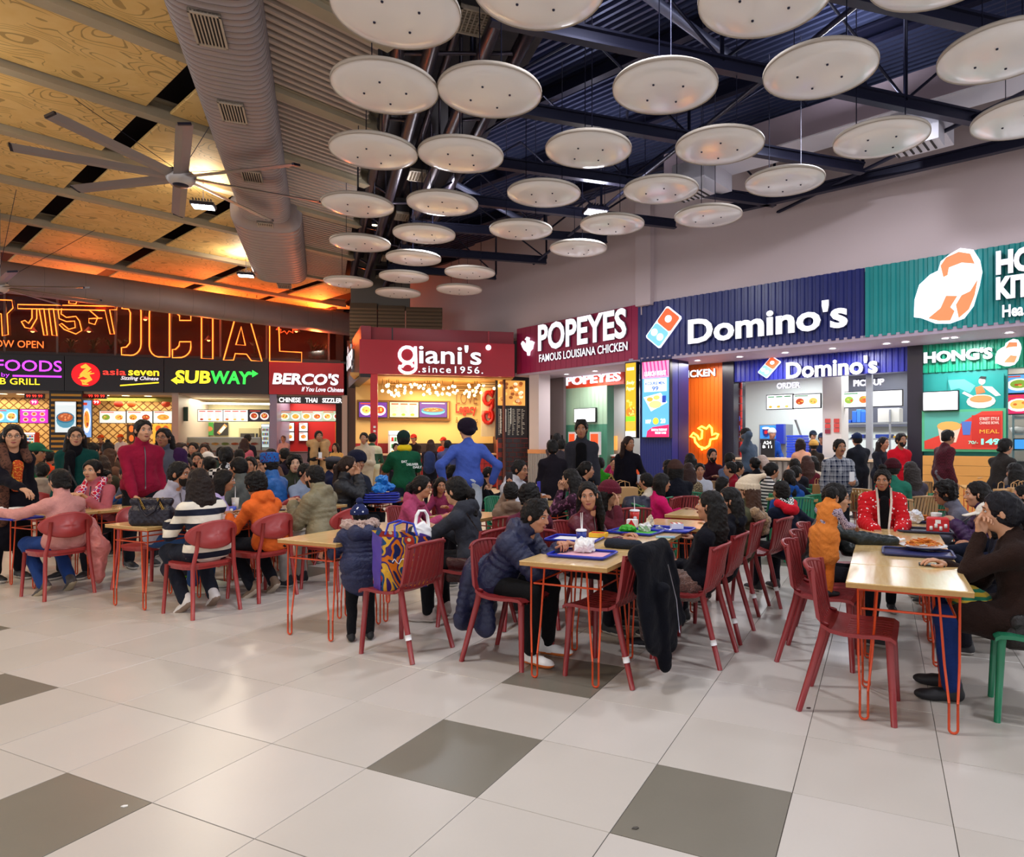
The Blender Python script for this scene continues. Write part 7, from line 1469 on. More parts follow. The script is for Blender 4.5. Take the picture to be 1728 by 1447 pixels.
def chair_meshes(col, kind):
 m = mat(col, 0.38, var=0.06); P = {}
 if kind == 'slat':
  prof = [(-0.265, 0.80), (-0.235, 0.70), (-0.205, 0.60), (-0.180, 0.53), (-0.150, 0.485), (-0.100, 0.458), (-0.03, 0.448), (0.06, 0.448), (0.14, 0.455), (0.20, 0.452), (0.225, 0.435)]
  def ribbon(b, x0, x1, i0, i1, th=0.012):
   vs = [];
   for (y, z) in prof[i0:i1 + 1]:
    for x in (x0, x1):
     k = max(0, (z - 0.5) / 0.3); yy = y + 0.05 * k * (x / 0.2) ** 2; f = 1 - 0.10 * k
     zz = z + (0.025 * (abs(x) / 0.2) ** 2 if k < 0.01 else 0.0) * 0.6
     vs += [(x * f, yy, zz), (x * f, yy + (th if k > 0 else 0), zz - (0 if k > 0.1 else th))]
   fs = []; n = i1 - i0 + 1
   for i in range(n - 1):
    a = 4 * i; c = a + 4; fs += [(a, a + 2, c + 2, c), (a + 1, c + 1, c + 3, a + 3), (a, c, c + 1, a + 1), (a + 2, a + 3, c + 3, c + 2)]
   fs += [(0, 1, 3, 2), (4 * (n - 1), 4 * (n - 1) + 2, 4 * (n - 1) + 3, 4 * (n - 1) + 1)]; b.add(vs, fs, m, False)
  bb, bs = MB(), MB(); n = 9; W = 0.40
  for i in range(n):
   x0 = -W / 2 + i * W / n; ribbon(bb, x0 + 0.007, x0 + W / n - 0.007, 0, 5); ribbon(bs, x0 + 0.007, x0 + W / n - 0.007, 5, 10)
  for sx in (-1, 1): ribbon(bb, sx * 0.195, sx * 0.215, 0, 5, 0.02); ribbon(bs, sx * 0.195, sx * 0.222, 5, 10, 0.02)
  for b, (i0, i1) in ((bb, (0, 1)), (bb, (4, 5)), (bs, (5, 6)), (bs, (9, 10))):
   for q in range(10): ribbon(b, -0.205 + q * 0.041, -0.205 + (q + 1) * 0.041, i0, i1, 0.0125) if (i0, i1) != (0, 1) else None
  k = 1.0; b = bb; b.tube([(x * 0.9, -0.262 + 0.05 * (x / 0.2) ** 2, 0.80 - 0.02 * (abs(x) / 0.2) ** 3) for x in [-0.215 + 0.043 * i for i in range(11)]], 0.013, m, 8)
  P['backrest'] = bb.mesh('backrest'); P['seat'] = bs.mesh('seat')
  for nm, (sx, a, c) in {'l1': (-1, (0.175, 0.19, 0.45), (0.205, 0.215, 0)), 'l2': (1, (0.175, 0.19, 0.45), (0.205, 0.215, 0)), 'l3': (-1, (0.185, -0.13, 0.50), (0.215, -0.265, 0)), 'l4': (1, (0.185, -0.13, 0.50), (0.215, -0.265, 0))}.items():
   b = MB(); b.tube([(sx * a[0], a[1], a[2]), (sx * (a[0] * 0.9 + c[0] * 0.1), a[1] * 0.85 + c[1] * 0.15, 0.41), (sx * c[0], c[1], c[2])], [0.022, 0.021, 0.0165], m, 10); P[nm] = b.mesh('leg')
 else:
  b = MB(); n = 28; pts = [(0.22 * math.copysign(abs(math.cos(2 * math.pi * i / n)) ** 0.6, math.cos(2 * math.pi * i / n)), 0.21 * math.copysign(abs(math.sin(2 * math.pi * i / n)) ** 0.6, math.sin(2 * math.pi * i / n))) for i in range(n)]
  b.prism([(x, y, 0.43) for x, y in pts], m, (0, 0, 0.025)); b.prism([(x * 0.94, y * 0.94, 0.405) for x, y in pts], m, (0, 0, 0.03)); P['seat'] = b.mesh('seat')
  b = MB(); rings = []; n = 28
  for (k, off) in ((1.0, 0.0), (0.9, 0.006), (0.0, 0.008)):
   for i in range(n): a = 2 * math.pi * i / n; x, z = 0.235 * k * math.cos(a), 0.125 * k * math.sin(a); rings.append((x, -0.25 + 0.09 * (x / 0.235) ** 2 - 0.12 * (z) - off - 0.012, 0.70 + z))
  for (k, off) in ((0.0, 0.008), (0.9, 0.006), (1.0, 0.0)):
   for i in range(n): a = 2 * math.pi * i / n; x, z = 0.235 * k * math.cos(a), 0.125 * k * math.sin(a); rings.append((x, -0.25 + 0.09 * (x / 0.235) ** 2 - 0.12 * z + off + 0.0, 0.70 + z))
  b.add(rings, [(r * n + i, r * n + (i + 1) % n, ((r + 1) % 6) * n + (i + 1) % n, ((r + 1) % 6) * n + i) for r in range(6) for i in range(n)], m, True); P['backrest'] = b.mesh('backrest')
  for nm, (sx, path) in {'l1': (-1, [(0.19, 0.18, 0.43), (0.21, 0.20, 0)]), 'l2': (1, [(0.19, 0.18, 0.43), (0.21, 0.20, 0)]), 'l3': (-1, [(0.155, -0.235, 0.74), (0.165, -0.225, 0.58), (0.185, -0.20, 0.43), (0.215, -0.25, 0)]), 'l4': (1, [(0.155, -0.235, 0.74), (0.165, -0.225, 0.58), (0.185, -0.20, 0.43), (0.215, -0.25, 0)])}.items():
   b = MB(); b.tube([(sx * x, y, z) for x, y, z in path], [0.016, 0.017, 0.018, 0.017][:len(path)] if len(path) > 2 else [0.018, 0.015], m, 8); P[nm] = b.mesh('leg')
 return P
CM = {}
def chair(p, face, label, kind='slat', col='#8a2a2c', group=None, sticker=False):
 key = (kind, col)
 if key not in CM: CM[key] = chair_meshes(col, kind)
 P = CM[key]; t = thing('dining_chair', label, 'chair', (p[0], p[1], 0), -R(face), group or {'slat': 'slatted plastic chairs', 'oval': 'round backed chairs'}[kind])
 put('seat', P['seat'], t); put('backrest', P['backrest'], t)
 for k in ('l1', 'l2', 'l3', 'l4'): put('leg', P[k], t)
 if sticker: b = MB(); b.tube([(-0.2035, -0.213, 0.19), (-0.2055, -0.222, 0.155)], 0.0215, mat('#f0eeee', 0.5), 10); o = b.build('white_tape', t, 1); o['label'] = 'white tape on the leg'
 return t
RED, ORED, GREEN = '#8a2628', '#9c3230', '#1f7a55'
chair((-5.06, 6.58), -62, 'round backed red chair under the woman in pink, seen from behind', 'oval', ORED)
chair((-3.29, 5.93), -60, 'round backed red chair under the woman in the striped sweater', 'oval', ORED)
chair((-3.02, 6.50), -63, 'round backed red chair under the person in the orange hoodie', 'oval', ORED)
chair((-2.50, 6.95), -72, 'round backed red chair under the bearded man in the olive jacket', 'oval', ORED)
chair((-4.35, 6.9), 110, 'round backed red chair behind the black quilted handbag', 'oval', ORED)
chair((-1.205, 4.82), -62, 'slatted red chair with the colourful shopping bag on its seat', sticker=True)
chair((-0.42, 4.64), 118, 'slatted red chair under the boy in the long navy puffer coat')
chair((0.245, 4.365), -60, 'slatted red chair with the dark jacket hanging over its back', sticker=True)
chair((0.84, 4.71), -62, 'slatted red chair under the woman in the brown fur skirt', sticker=True)
chair((1.11, 5.25), -62, 'slatted red chair under the woman in the black hoodie', sticker=True)
chair((1.47, 6.05), -62, 'slatted red chair under the person in the beige woolly hat', sticker=True)
chair((1.81, 6.34), -50, 'slatted red chair under the child in the red hood', sticker=True)
chair((1.60, 3.80), 118, 'empty slatted red chair nearest the camera, pushed at the bare table end')
chair((1.73, 4.63), 118, 'slatted red chair on which the toddler stands')
chair((1.95, 5.13), 118, 'slatted red chair under the man in the dark green jacket')
chair((2.17, 5.62), 118, 'empty slatted red chair behind the man in the dark green jacket')
chair((2.56, 3.66), -62, 'green slatted chair under the woman in the brown coat', col=GREEN)
chair((-0.80, 5.5), -62, 'slatted red chair under the woman in the grey hoodie')
chair((0.07, 5.75), 118, 'slatted red chair under the woman in the maroon leather jacket')
chair((-1.7, 7.15), 100, 'slatted red chair beside the girl in the pink hoodie')
chair((0.62, 7.3), -10, 'pink red slatted chair with its back towards the camera beside the pink coat')
chair((1.15, 8.6), -60, 'dark red slatted chair behind the girl in the bright pink coat')
for k, (p, lab) in enumerate([((0.064, 4.402), 'nearest middle table holding the tray with crumpled wrapper'), ((0.32, 4.955), 'second middle table holding cups and trays'), ((0.577, 5.51), 'third middle table with the phone on it'), ((0.98, 6.2), 'shiny empty table right of the maroon leather jacket'), ((1.36, 7.1), 'table in front of the girl in the bright pink coat'),
  ((1.874, 3.756), 'nearest right table, bare with a plywood edge'), ((2.13, 4.31), 'right table touching the bare one, with the noodle plate'), ((2.387, 4.86), 'right table with white wrappers in front of the man in green'), ((2.643, 5.41), 'right table holding the red bucket'), ((2.9, 5.97), 'right table before the girl in the red dotted coat'),
  ((-1.89, 5.35), 'bare table on the left of the child in the pompom hat'), ((-1.63, 5.9), 'table under the arm of the woman in the grey hoodie'), ((-1.05, 6.95), 'table where the girls in pink lean'),
  ((-3.88, 6.28), 'table carrying the black quilted handbag'), ((-3.62, 6.83), 'table between the grey jacket man and the striped sweater'), ((-3.37, 7.39), 'table before the girl in lilac'), ((-3.11, 7.94), 'table before the olive jacket man'),
  ((-5.57, 7.16), 'table at the left edge with the blue tray'), ((-5.3, 7.72), 'table in front of the woman in the pink coat')]): make_table('wooden table, ' + lab, p)
bgtab = [(640, 842, 'near the green polo man'), (618, 838, 'behind the olive jacket man'), (905, 820, 'beside the boy in the white jacket'), (925, 850, 'in front of the purple floral jacket'), (1040, 827, 'under the brown paper bag'), (1230, 828, 'before the woollen hat crowd'), (1290, 830, 'behind the beige woolly hat'), (1340, 840, 'right of the blue jacket'), (1375, 836, 'before the man in the plaid shirt'),
         (1570, 840, 'behind the girl in red'), (1490, 835, 'under the green sweater arm'), (180, 828, 'behind the maroon jacket man'), (60, 835, 'behind the woman in pink'), (390, 825, 'before the man in the grey coat'), (465, 838, 'before the blue puffer jacket'), (1420, 828, 'behind the plaid shirt'), (1660, 822, 'beside the paper bags')]
for (x, y, lab) in bgtab: p = G(x, y, 0.74); make_table('pale table in the crowd ' + lab, (p.x, p.y), 0.65, 0.65, 'tables in the crowd')
for k, (x, y, f, kind, col, lab) in enumerate([(1245, 822, -20, 'slat', GREEN, 'green slatted chair behind the black hoodie woman'), (1160, 822, -10, 'slat', GREEN, 'green slatted chair behind the brown woolly hat'), (1297, 838, -30, 'slat', GREEN, 'green slatted chair behind the red hood child'), (1352, 842, -30, 'slat', GREEN, 'green slatted chair under the blue jacket woman'), (1045, 862, 118, 'slat', GREEN, 'green slatted chair left of the dark coat'),
  (1568, 838, -15, 'slat', GREEN, 'green slatted chair between the red dotted coat and the curly haired boy'), (900, 826, 20, 'slat', GREEN, 'green slatted chair behind the boy in the white jacket'), (1450, 830, 30, 'slat', '#b08a5a', 'tan slatted chair right of the plaid shirt man'), (1545, 815, 0, 'slat', '#a8845a', 'tan slatted chair behind the long grey hair'), (1620, 800, 10, 'slat', '#b08a5a', 'tan slatted chair under the wooden panelling'), (1660, 806, 10, 'slat', '#b08a5a', 'tan slatted chair left of the paper bags'), (1595, 792, 5, 'slat', '#b08a5a', 'tan slatted chair beside the maroon shirt man')]):
 p = G(x, y + 14, 0.62); chair((p.x, p.y), f, lab, kind, col, 'chairs in the crowd')
# --- things on the tables
BLUE = mat('#1c2fa8', 0.3); PAPER = mat('#e8e6e4', 0.7); ZT = 0.745
def tray(p, rz, label, col=BLUE, w=0.40, d=0.29, z=ZT, paper=None):
 t = thing('food_tray', label, 'tray', (p[0], p[1], z + 0.002), rz, 'food trays'); b = MB(); b.box(-w / 2 + 0.01, w / 2 - 0.01, -d / 2 + 0.01, d / 2 - 0.01, 0, 0.006, col)
 n = 4; c = [(w / 2 - 0.03, d / 2 - 0.03), (-w / 2 + 0.03, d / 2 - 0.03), (-w / 2 + 0.03, -d / 2 + 0.03), (w / 2 - 0.03, -d / 2 + 0.03)]; pts = []
 for q, (x, y) in enumerate(c):
  for i in range(5): a = q * math.pi / 2 + i * math.pi / 8; pts.append((x + 0.03 * math.cos(a), y + 0.03 * math.sin(a), 0.014))
 b.tube(pts, 0.009, col, 6, closed=True); b.build('tray_body', t, 1)
 if paper: b = MB(); b.box(-w / 2 + 0.04, w / 2 - 0.04, -d / 2 + 0.035, d / 2 - 0.035, 0.006, 0.0075, paper); b.build('paper_liner', t, 1)
 return t
def cup(p, label, body='#1b2f8c', r=0.038, h=0.12, lid=True, straw=0, z=ZT, band=None):
 t = thing('paper_cup', label, 'cup', (p[0], p[1], z), 0); b = MB(); b.lathe([(0, 0), (r * 0.75, 0), (r, h), (r * 0.92, h), (0, h * 0.96)], mat(body, 0.4), n=20); cb = b.build('cup_body', t, 1)
 b = MB(); b.lathe([(r * 0.885, h * 0.55), (r * 0.90, h * 0.62), (r * 0.96, h * 0.85), (r * 0.97, h * 0.86)], mat(band or '#e8eaf0', 0.4), n=20) if band else b.ball((0, -r * 0.86, h * 0.5), (0.017, 0.004, 0.018), mat('#e8eaf0', 0.4), 12, 6); b.build('printed_emblem', cb, 1)
 if lid: b = MB(); b.lathe([(r * 1.05, h), (r * 1.05, h + 0.008), (r * 0.85, h + 0.014), (0, h + 0.014)], mat('#f0f0f2', 0.3), n=20); b.build('lid', t, 1)
 for k in range(straw): b = MB(); b.tube([(0.006 * k, 0, h), (0.012 * k - 0.004, 0.01, h + 0.13)], 0.0035, mat('#f2f0f0', 0.4), 6); b.build('straw', t, 1)
 return t
def blob(name, p, r, m, label, cat, z=ZT, amp=0.2, seed=0, h=None, ell=(1, 1, 0.7)):
 t = None; s = SDF(); s.ell((0, 0, r * ell[2]), (r * ell[0], r * ell[1], r * ell[2]), 0.01); V, Q = s.mesh(r / 7); V = wob(V, r * amp, 2.2 / r, seed); V = wob(V, r * amp * 0.4, 6 / r, seed + 1); V[:, 2] = np.maximum(V[:, 2], 0)
 o = put(name, np_mesh(name, V, Q, [m], smooth=False)); o.location = (p[0], p[1], z); return tag(o, label, cat)
def box3(name, p, rz, w, d, h, m, label, cat, z=ZT, extra=None):
 t = thing(name, label, cat, (p[0], p[1], z), rz); b = MB(); b.box(-w / 2, w / 2, -d / 2, d / 2, 0, h, m, min(w, d, h) * 0.08); b.build('body', t, 1)
 if extra: extra(t)
 return t
def gz(x, y, z=ZT): return G(x, y, z)
red, yel, wht = mat('#c81e22', 0.45), mat('#e8b41e', 0.5), mat('#f0efee', 0.5)
tray(gz(983, 938), TYAW + 0.05, 'blue tray with crumpled white wrapper nearest the camera', paper=mat('#dfa8b4', 0.6)); blob('crumpled_wrapper', gz(988, 935), 0.06, PAPER, 'crumpled white and red wrapper on the nearest blue tray', 'wrapper', ZT + 0.01, 0.3, 1, ell=(1.1, 1, 0.75))
tray(gz(970, 912), TYAW + 0.1, 'blue tray with yellow box behind the cola cup', paper=wht); cup(gz(981, 925), 'blue paper cup with round emblem and two straws on the middle table', straw=2); cup(gz(988, 903), 'orange and white lidded cup behind the blue cup', '#c8641e', h=0.10)
box3('food_box', gz(1010, 909), TYAW + 0.1, 0.13, 0.10, 0.035, yel, 'flat yellow and red food box on the second middle tray', 'food box', ZT + 0.012, lambda t: (lambda b: (b.box(-0.05, 0.05, -0.04, 0.01, 0.035, 0.037, red), b.build('printed_band', t, 1)))(MB()))
tray(gz(1072, 900), TYAW - 0.1, 'blue tray with green wrappers in front of the maroon jacket', paper=mat('#4fae3a', 0.6)); blob('green_wrapper', gz(1062, 900), 0.055, mat('#3fae2e', 0.6), 'crumpled bright green wrapper on the middle tray', 'wrapper', ZT + 0.01, 0.3, 4, ell=(1.3, 1, 0.5)); blob('crumpled_wrapper', gz(1088, 899), 0.05, PAPER, 'crumpled white wrapper beside the green one', 'wrapper', ZT + 0.01, 0.35, 5)
cup(gz(1071, 885), 'red lidded drink cup with white straw beside the maroon jacket', '#c8281e', r=0.045, h=0.12, straw=1); box3('fries_box', gz(1067, 892), TYAW, 0.09, 0.05, 0.07, wht, 'white and red fries box on the middle tray', 'food box', ZT + 0.01, lambda t: (lambda b: (b.prism([(-0.045, -0.027, 0.0), (0.045, -0.027, 0.0), (0, -0.027, 0.07)], red, (0, -0.002, 0)), b.build('printed_band', t, 1)))(MB()))
blob('paper_bag', gz(1098, 893), 0.035, mat('#d8c8a8', 0.7), 'small standing crumpled paper bag on the middle tray', 'bag', ZT + 0.01, 0.25, 7, ell=(0.9, 0.7, 1.6)); tray(gz(1128, 896), TYAW, 'blue tray with white and red boxes before the fur skirt woman'); box3('food_box', gz(1142, 895), TYAW + 0.5, 0.10, 0.08, 0.05, wht, 'white food box with red stripes on the right middle tray', 'food box', ZT + 0.01, lambda t: (lambda b: ([b.box(-0.05 + 0.04 * k, -0.035 + 0.04 * k, -0.041, 0.041, 0.051, 0.052, red) for k in range(3)], b.build('printed_band', t, 1)))(MB()))
blob('crumpled_wrapper', gz(1118, 897), 0.05, PAPER, 'flat white wrapper left of the striped box', 'wrapper', ZT + 0.01, 0.3, 9, ell=(1.4, 1, 0.3))
box3('phone', gz(1123, 908), TYAW + 0.3, 0.15, 0.075, 0.009, mat('#8fb8c0', 0.2), 'light phone lying beside the right middle tray', 'phone', ZT + 0.001)
s = SDF(); s.cap((-0.11, 0, 0.03), (0.11, 0, 0.03), 0.034, 0.03, 0.02).ell((0, 0, 0.03), (0.13, 0.045, 0.03), 0.03); V, Q = s.mesh(0.008); V = wob(V, 0.002, 60); o = put('pencil_pouch', np_mesh('pencil_pouch', V, Q, [cloth('#2a2e38', 'wool')])); p = gz(1052, 926); o.location = (p.x, p.y, ZT); o.rotation_euler = (0, 0, TYAW); tag(o, 'long dark grey zip pouch on the nearest middle table', 'pouch')
def noodles(t, n=60, seed=2, c='#d8741e', r=0.10, z=0.02, hgt=0.045):
 rnd = random.Random(seed); b = MB(); m = mat(c, 0.4); m2 = mat('#e89a3a', 0.4)
 for k in range(n):
  a = rnd.uniform(0, 6.28); q = rnd.uniform(0, r); x, y = q * math.cos(a), q * math.sin(a) * 0.9; zz = z + hgt * (1 - (q / r) ** 2) * rnd.uniform(0.5, 1)
  b.tube([(x + 0.03 * math.cos(a + i * 0.9 + k), y + 0.03 * math.sin(a + i * 0.9 + k), zz + 0.004 * math.sin(i * 2 + k)) for i in range(6)], 0.0035, m if k % 3 else m2, 4)
 b.build('noodles', t, local=True, kind='stuff')
tray(gz(1548, 936), TYAW, 'dark blue tray under the plate of orange noodles', mat('#23285c', 0.4), 0.42, 0.30); p = gz(1558, 930); t = thing('noodle_plate', 'white round plate heaped with orange noodles', 'plate', (p.x, p.y, ZT + 0.02)); b = MB(); b.lathe([(0, 0), (0.09, 0), (0.145, 0.018), (0.15, 0.022), (0.09, 0.008), (0, 0.008)], wht, n=32); b.build('plate', t, 1); noodles(t)
blob('crumpled_wrapper', gz(1510, 915), 0.05, PAPER, 'crumpled white tissue before the man in the dark green jacket', 'wrapper', ZT, 0.3, 12, ell=(1.5, 1, 0.35)); box3('phone', gz(1572, 955), TYAW, 0.14, 0.07, 0.009, mat('#1c2420', 0.25), 'dark phone lying at the edge of the right table', 'phone', ZT + 0.001)
box3('food_bucket', gz(1582, 900), TYAW, 0.16, 0.12, 0.13, red, 'red takeaway box with white printed figures on the right table', 'food box', ZT, lambda t: (lambda b: ([b.lathe([(0.0, 0), (0.012, 0), (0.012, 0.03), (0.006, 0.034)], wht, (-0.05 + 0.035 * k, -0.061, 0.03 + 0.02 * (k % 2)), 8) for k in range(4)], b.box(-0.02, 0.02, -0.0615, -0.06, 0.085, 0.115, wht), b.build('printed_figures', t, 1)))(MB()))
tray(gz(1560, 898), TYAW, 'dark tray beside the red takeaway box', mat('#20223a', 0.4)); tray(gz(1528, 880), TYAW, 'dark blue tray between the red dotted coat and the boy', mat('#23285c', 0.4))
cup(gz(1534, 880), 'white cup with red printed letters before the girl in red', '#eeeae6', 0.05, 0.09, False, 0, band='#c8322a'); cup(gz(1580, 880), 'white cup with red print right of the fried food', '#eeeae6', 0.05, 0.08, False, 0, band='#c8322a'); blob('fried_food', gz(1560, 868, 0.82), 0.045, mat('#c8701e', 0.6), 'heap of fried food in a box before the curly haired boy', 'food', ZT, 0.4, 13, ell=(1.1, 1, 0.9)); blob('plastic_wrap', gz(1545, 884), 0.05, mat('#e0e2e6', 0.3), 'crumpled white plastic behind the cups on the right table', 'wrapper', ZT, 0.35, 14, ell=(1, 1, 1.2))
p = gz(246, 890, ZT); t = thing('quilted_handbag', 'large black quilted handbag with gold chain handles standing on the table', 'handbag', (p.x - 0.02, p.y + 0.12, ZT), TYAW + 0.5); s = SDF(); s.cap((-0.14, 0, 0.045), (0.14, 0, 0.045), 0.055, k=0.03).cap((-0.16, 0, 0.22), (0.16, 0, 0.22), 0.03, k=0.06).cap((-0.14, 0, 0.12), (0.14, 0, 0.12), 0.055, k=0.05); V, Q = s.mesh(0.008); V[:, 2] = np.maximum(V[:, 2], 0.001)
V[:, 1] += (0.006 * np.abs(np.sin((V[:, 0] + V[:, 2]) * 55)) * np.abs(np.sin((V[:, 0] - V[:, 2]) * 55))) * np.sign(V[:, 1]); put('bag_body', np_mesh('bag_body', V, Q, [cloth('#1a1626', 'leather')]), t)
gold = mat('#c8a050', 0.25, metal=0.9)
for sy in (-1, 1):
 for x0 in (-0.09, 0.07):
  b = MB()
  for k in range(8): a = k / 7; b.tube([(x0 + 0.05 * a + 0.009 * math.cos(q * 1.05), sy * (0.042 + 0.012 * a) + 0.003, 0.24 - 0.085 * a + 0.009 * math.sin(q * 1.05)) for q in range(6)], 0.003, gold, 4, closed=True)
  b.build('gold_chain', t, 1)
 b = MB(); b.tube([(-0.1, sy * 0.04, 0.24), (-0.06, sy * 0.07, 0.15), (0.0, sy * 0.085, 0.09), (0.06, sy * 0.07, 0.14), (0.09, sy * 0.04, 0.24)], 0.008, cloth('#1a1626', 'leather'), 6); b.build('strap', t, 1)
tray(gz(28, 876), TYAW, 'blue tray with crumpled tissues at the left edge'); blob('crumpled_wrapper', gz(15, 872), 0.06, PAPER, 'crumpled tissues on the tray at the left edge', 'wrapper', ZT + 0.01, 0.35, 20, ell=(1.4, 1, 0.5)); box3('paper_sheet', gz(32, 866), TYAW + 0.3, 0.14, 0.10, 0.05, wht, 'white folded paper box on the tray at the left edge', 'paper', ZT + 0.012)
cup(gz(397, 860), 'clear plastic cup of fries in front of the lilac girl', '#e0d8c8', 0.04, 0.13, False, 1); box3('phone', gz(470, 862), 0.2, 0.15, 0.08, 0.01, mat('#16161c', 0.3), 'black phone in front of the olive jacket man', 'phone'); cup(gz(393, 866), 'small blue cup in front of the orange hoodie', '#2a48b8', 0.035, 0.07, False)
for k in range(4): tray(gz(645, 848 - 0), 0.1 * k, 'blue tray in the stack beside the green polo man, %s' % ['lowest', 'second from the bottom', 'third from the bottom', 'topmost'][k], z=ZT + 0.03 * k)
for k, (x, y, h) in enumerate([(640, 848, 0.0), (652, 846, 0.0), (645, 847, 0.09)]): blob('blue_packet', gz(x, y), 0.09, mat('#1f7ac8', 0.4), 'bright blue food packet piled on the tray stack, %s' % ['left', 'right', 'top'][k], 'packet', ZT + 0.12 + h, 0.25, 30 + k)
cup(gz(618, 838), 'slim blue and red drink can beside the black puffer jacket', '#2a6ac0', 0.03, 0.16, False)
cx, cy = -1.205, 4.82; t = thing('shopping_bag', 'large glossy shopping bag with colourful painted print and purple sides on a chair seat', 'bag', (cx - 0.02, cy - 0.02, 0.462), R(35)); s = SDF()
b = MB(); m1, m2 = pattern_mat('paint', '#1c2a5c', '#d8731c', 1.6), mat('#4a38a0', 0.35); L = 0.17
fr_ = [(-L, 0.09, 0.0), (L, 0.09, 0.0), (L * 1.1, 0.11, 0.36), (-L * 1.02, 0.10, 0.40)]; bk_ = [(-L, -0.07, 0.0), (L, -0.07, 0.0), (L * 1.08, -0.10, 0.36), (-L * 1.03, -0.11, 0.38)]
def patch(q, m, nu=10, nv=10, amp=0.006, seed=0):
 vs = [];
 for i in range(nu + 1):
  for j in range(nv + 1):
   a = Vector(q[0]).lerp(Vector(q[1]), i / nu); c = Vector(q[3]).lerp(Vector(q[2]), i / nu); p = a.lerp(c, j / nv); vs.append(p)
 V = wob(np.array([tuple(v) for v in vs]), amp, 16, seed); b.add([tuple(v) for v in V], [(i * (nv + 1) + j, (i + 1) * (nv + 1) + j, (i + 1) * (nv + 1) + j + 1, i * (nv + 1) + j + 1) for i in range(nu) for j in range(nv)], m, True)
patch(fr_, m1, seed=1); patch(bk_, m1, seed=2); b.build('printed_panel', t, 1); b = MB(); patch([fr_[1], bk_[1], bk_[2], fr_[2]], m2, seed=3); patch([fr_[0], bk_[0], bk_[3], fr_[3]], m2, seed=4); patch([fr_[0], fr_[1], bk_[1], bk_[0]], m2, amp=0.001); b.build('purple_side', t, 1)
b = MB();
for y in (0.10, -0.10): b.tube([(-0.08, y, 0.37), (-0.07, y * 0.6, 0.45), (0.0, y * 0.4, 0.47), (0.07, y * 0.6, 0.45), (0.08, y, 0.37)], 0.008, BLUE, 6)
b.build('handle', t, 1)
b = MB(); q_ = fr_
bt = MB(); pts = [(-0.10 + 0.016 * i, -0.099, 0.20 + 0.02 * math.sin(i * 1.7)) for i in range(14)]; bt.tube(pts, 0.0035, wht, 5); bt.build('white_script', t, 1)
p = at(712, 868, 5.05); t = thing('white_carrier_bag', 'small white plastic carrier bag with upright handles', 'bag', (p.x, p.y, 0.745), 0.4); s = SDF(); s.ell((0, 0, 0.07), (0.075, 0.05, 0.08), 0.02); V, Q = s.mesh(0.009); V = wob(V, 0.008, 45, 2); V[:, 2] = np.maximum(V[:, 2], 0.0); put('bag_body', np_mesh('bag_body', V, Q, [wht]), t)
for y in (-0.02, 0.02): b = MB(); b.tube([(-0.05, y, 0.12), (-0.04, y, 0.20), (-0.02, y, 0.235), (0.02, y, 0.235), (0.04, y, 0.2), (0.05, y, 0.12)], 0.009, wht, 6); b.build('handle', t, 1)
t = thing('hanging_jacket', 'dark navy quilted jacket hanging over the back of a red chair', 'jacket', (0.245, 4.365, 0), R(60)); s = SDF();
s.cap((-0.19, -0.275, 0.80), (0.19, -0.275, 0.80), 0.045, k=0.03)
for x, zb, r in ((-0.18, 0.34, 0.07), (-0.09, 0.28, 0.075), (0.0, 0.34, 0.075), (0.09, 0.24, 0.075), (0.18, 0.36, 0.07)): s.cap((x, -0.30, 0.78), (x * 1.1, -0.375, zb), r, r * 1.05, 0.09, ((0, 1, 0), 0.5))
s.cap((0.19, -0.32, 0.76), (0.27, -0.37, 0.34), 0.05, 0.045, 0.02); s.cap((-0.1, -0.40, 0.6), (-0.06, -0.41, 0.12), 0.05, 0.04, 0.03); s.cap((0.0, -0.23, 0.76), (0.0, -0.20, 0.60), 0.08, 0.07, 0.04, ((0, 1, 0), 0.3))
V, Q = s.mesh(0.01); V = wob(V, 0.008, 14, 6); put('jacket_body', np_mesh('jacket_body', V, Q, [cloth('#0c0d15', 'cotton')]), t)
b = MB(); b.tube([(0.09, -0.37, 0.72), (0.085, -0.43, 0.5), (0.08, -0.452, 0.3)], 0.004, mat('#9a9aa4', 0.3, metal=0.8), 5); b.build('zip', t, 1)
for k, (x, y, c) in enumerate([(211, 1362, '#eceae6'), (1365, 1196, '#3a1a14'), (1073, 1399, '#4a4640')]): p = G(x, y); b = MB(); b.prism([(0.012 * math.cos(a * 1.2) * (1 + 0.5 * (a % 2)), 0.009 * math.sin(a * 1.2), 0.001) for a in range(5)], mat(c, 0.6), (0, 0, 0.003)); o = b.build('litter'); o.location = (p.x, p.y, 0); tag(o, ['tiny white paper scrap on the dark tile at lower left', 'tiny dark crumb beside the nearest empty chair', 'small flat dark stain chip on the front dark tile'][k], 'litter')
def paper_bag(p, w, h, label, z=0.745, rz=0.2):
 t = thing('paper_bag', label, 'bag', (p[0], p[1], z), rz, 'brown paper bags'); b = MB(); m = mat('#b98f5e', 0.8, var=0.08); b.box(-w / 2, w / 2, -w / 3.2, w / 3.2, 0, h, m, 0.006); b.build('bag_body', t, 1)
 for y in (-1, 1): b = MB(); b.tube([(-w * 0.2, y * w / 3.4, h), (-w * 0.18, y * w / 3.6, h + 0.06), (0, y * w / 3.8, h + 0.08), (w * 0.18, y * w / 3.6, h + 0.06), (w * 0.2, y * w / 3.4, h)], 0.005, m, 5); b.build('handle', t, 1)
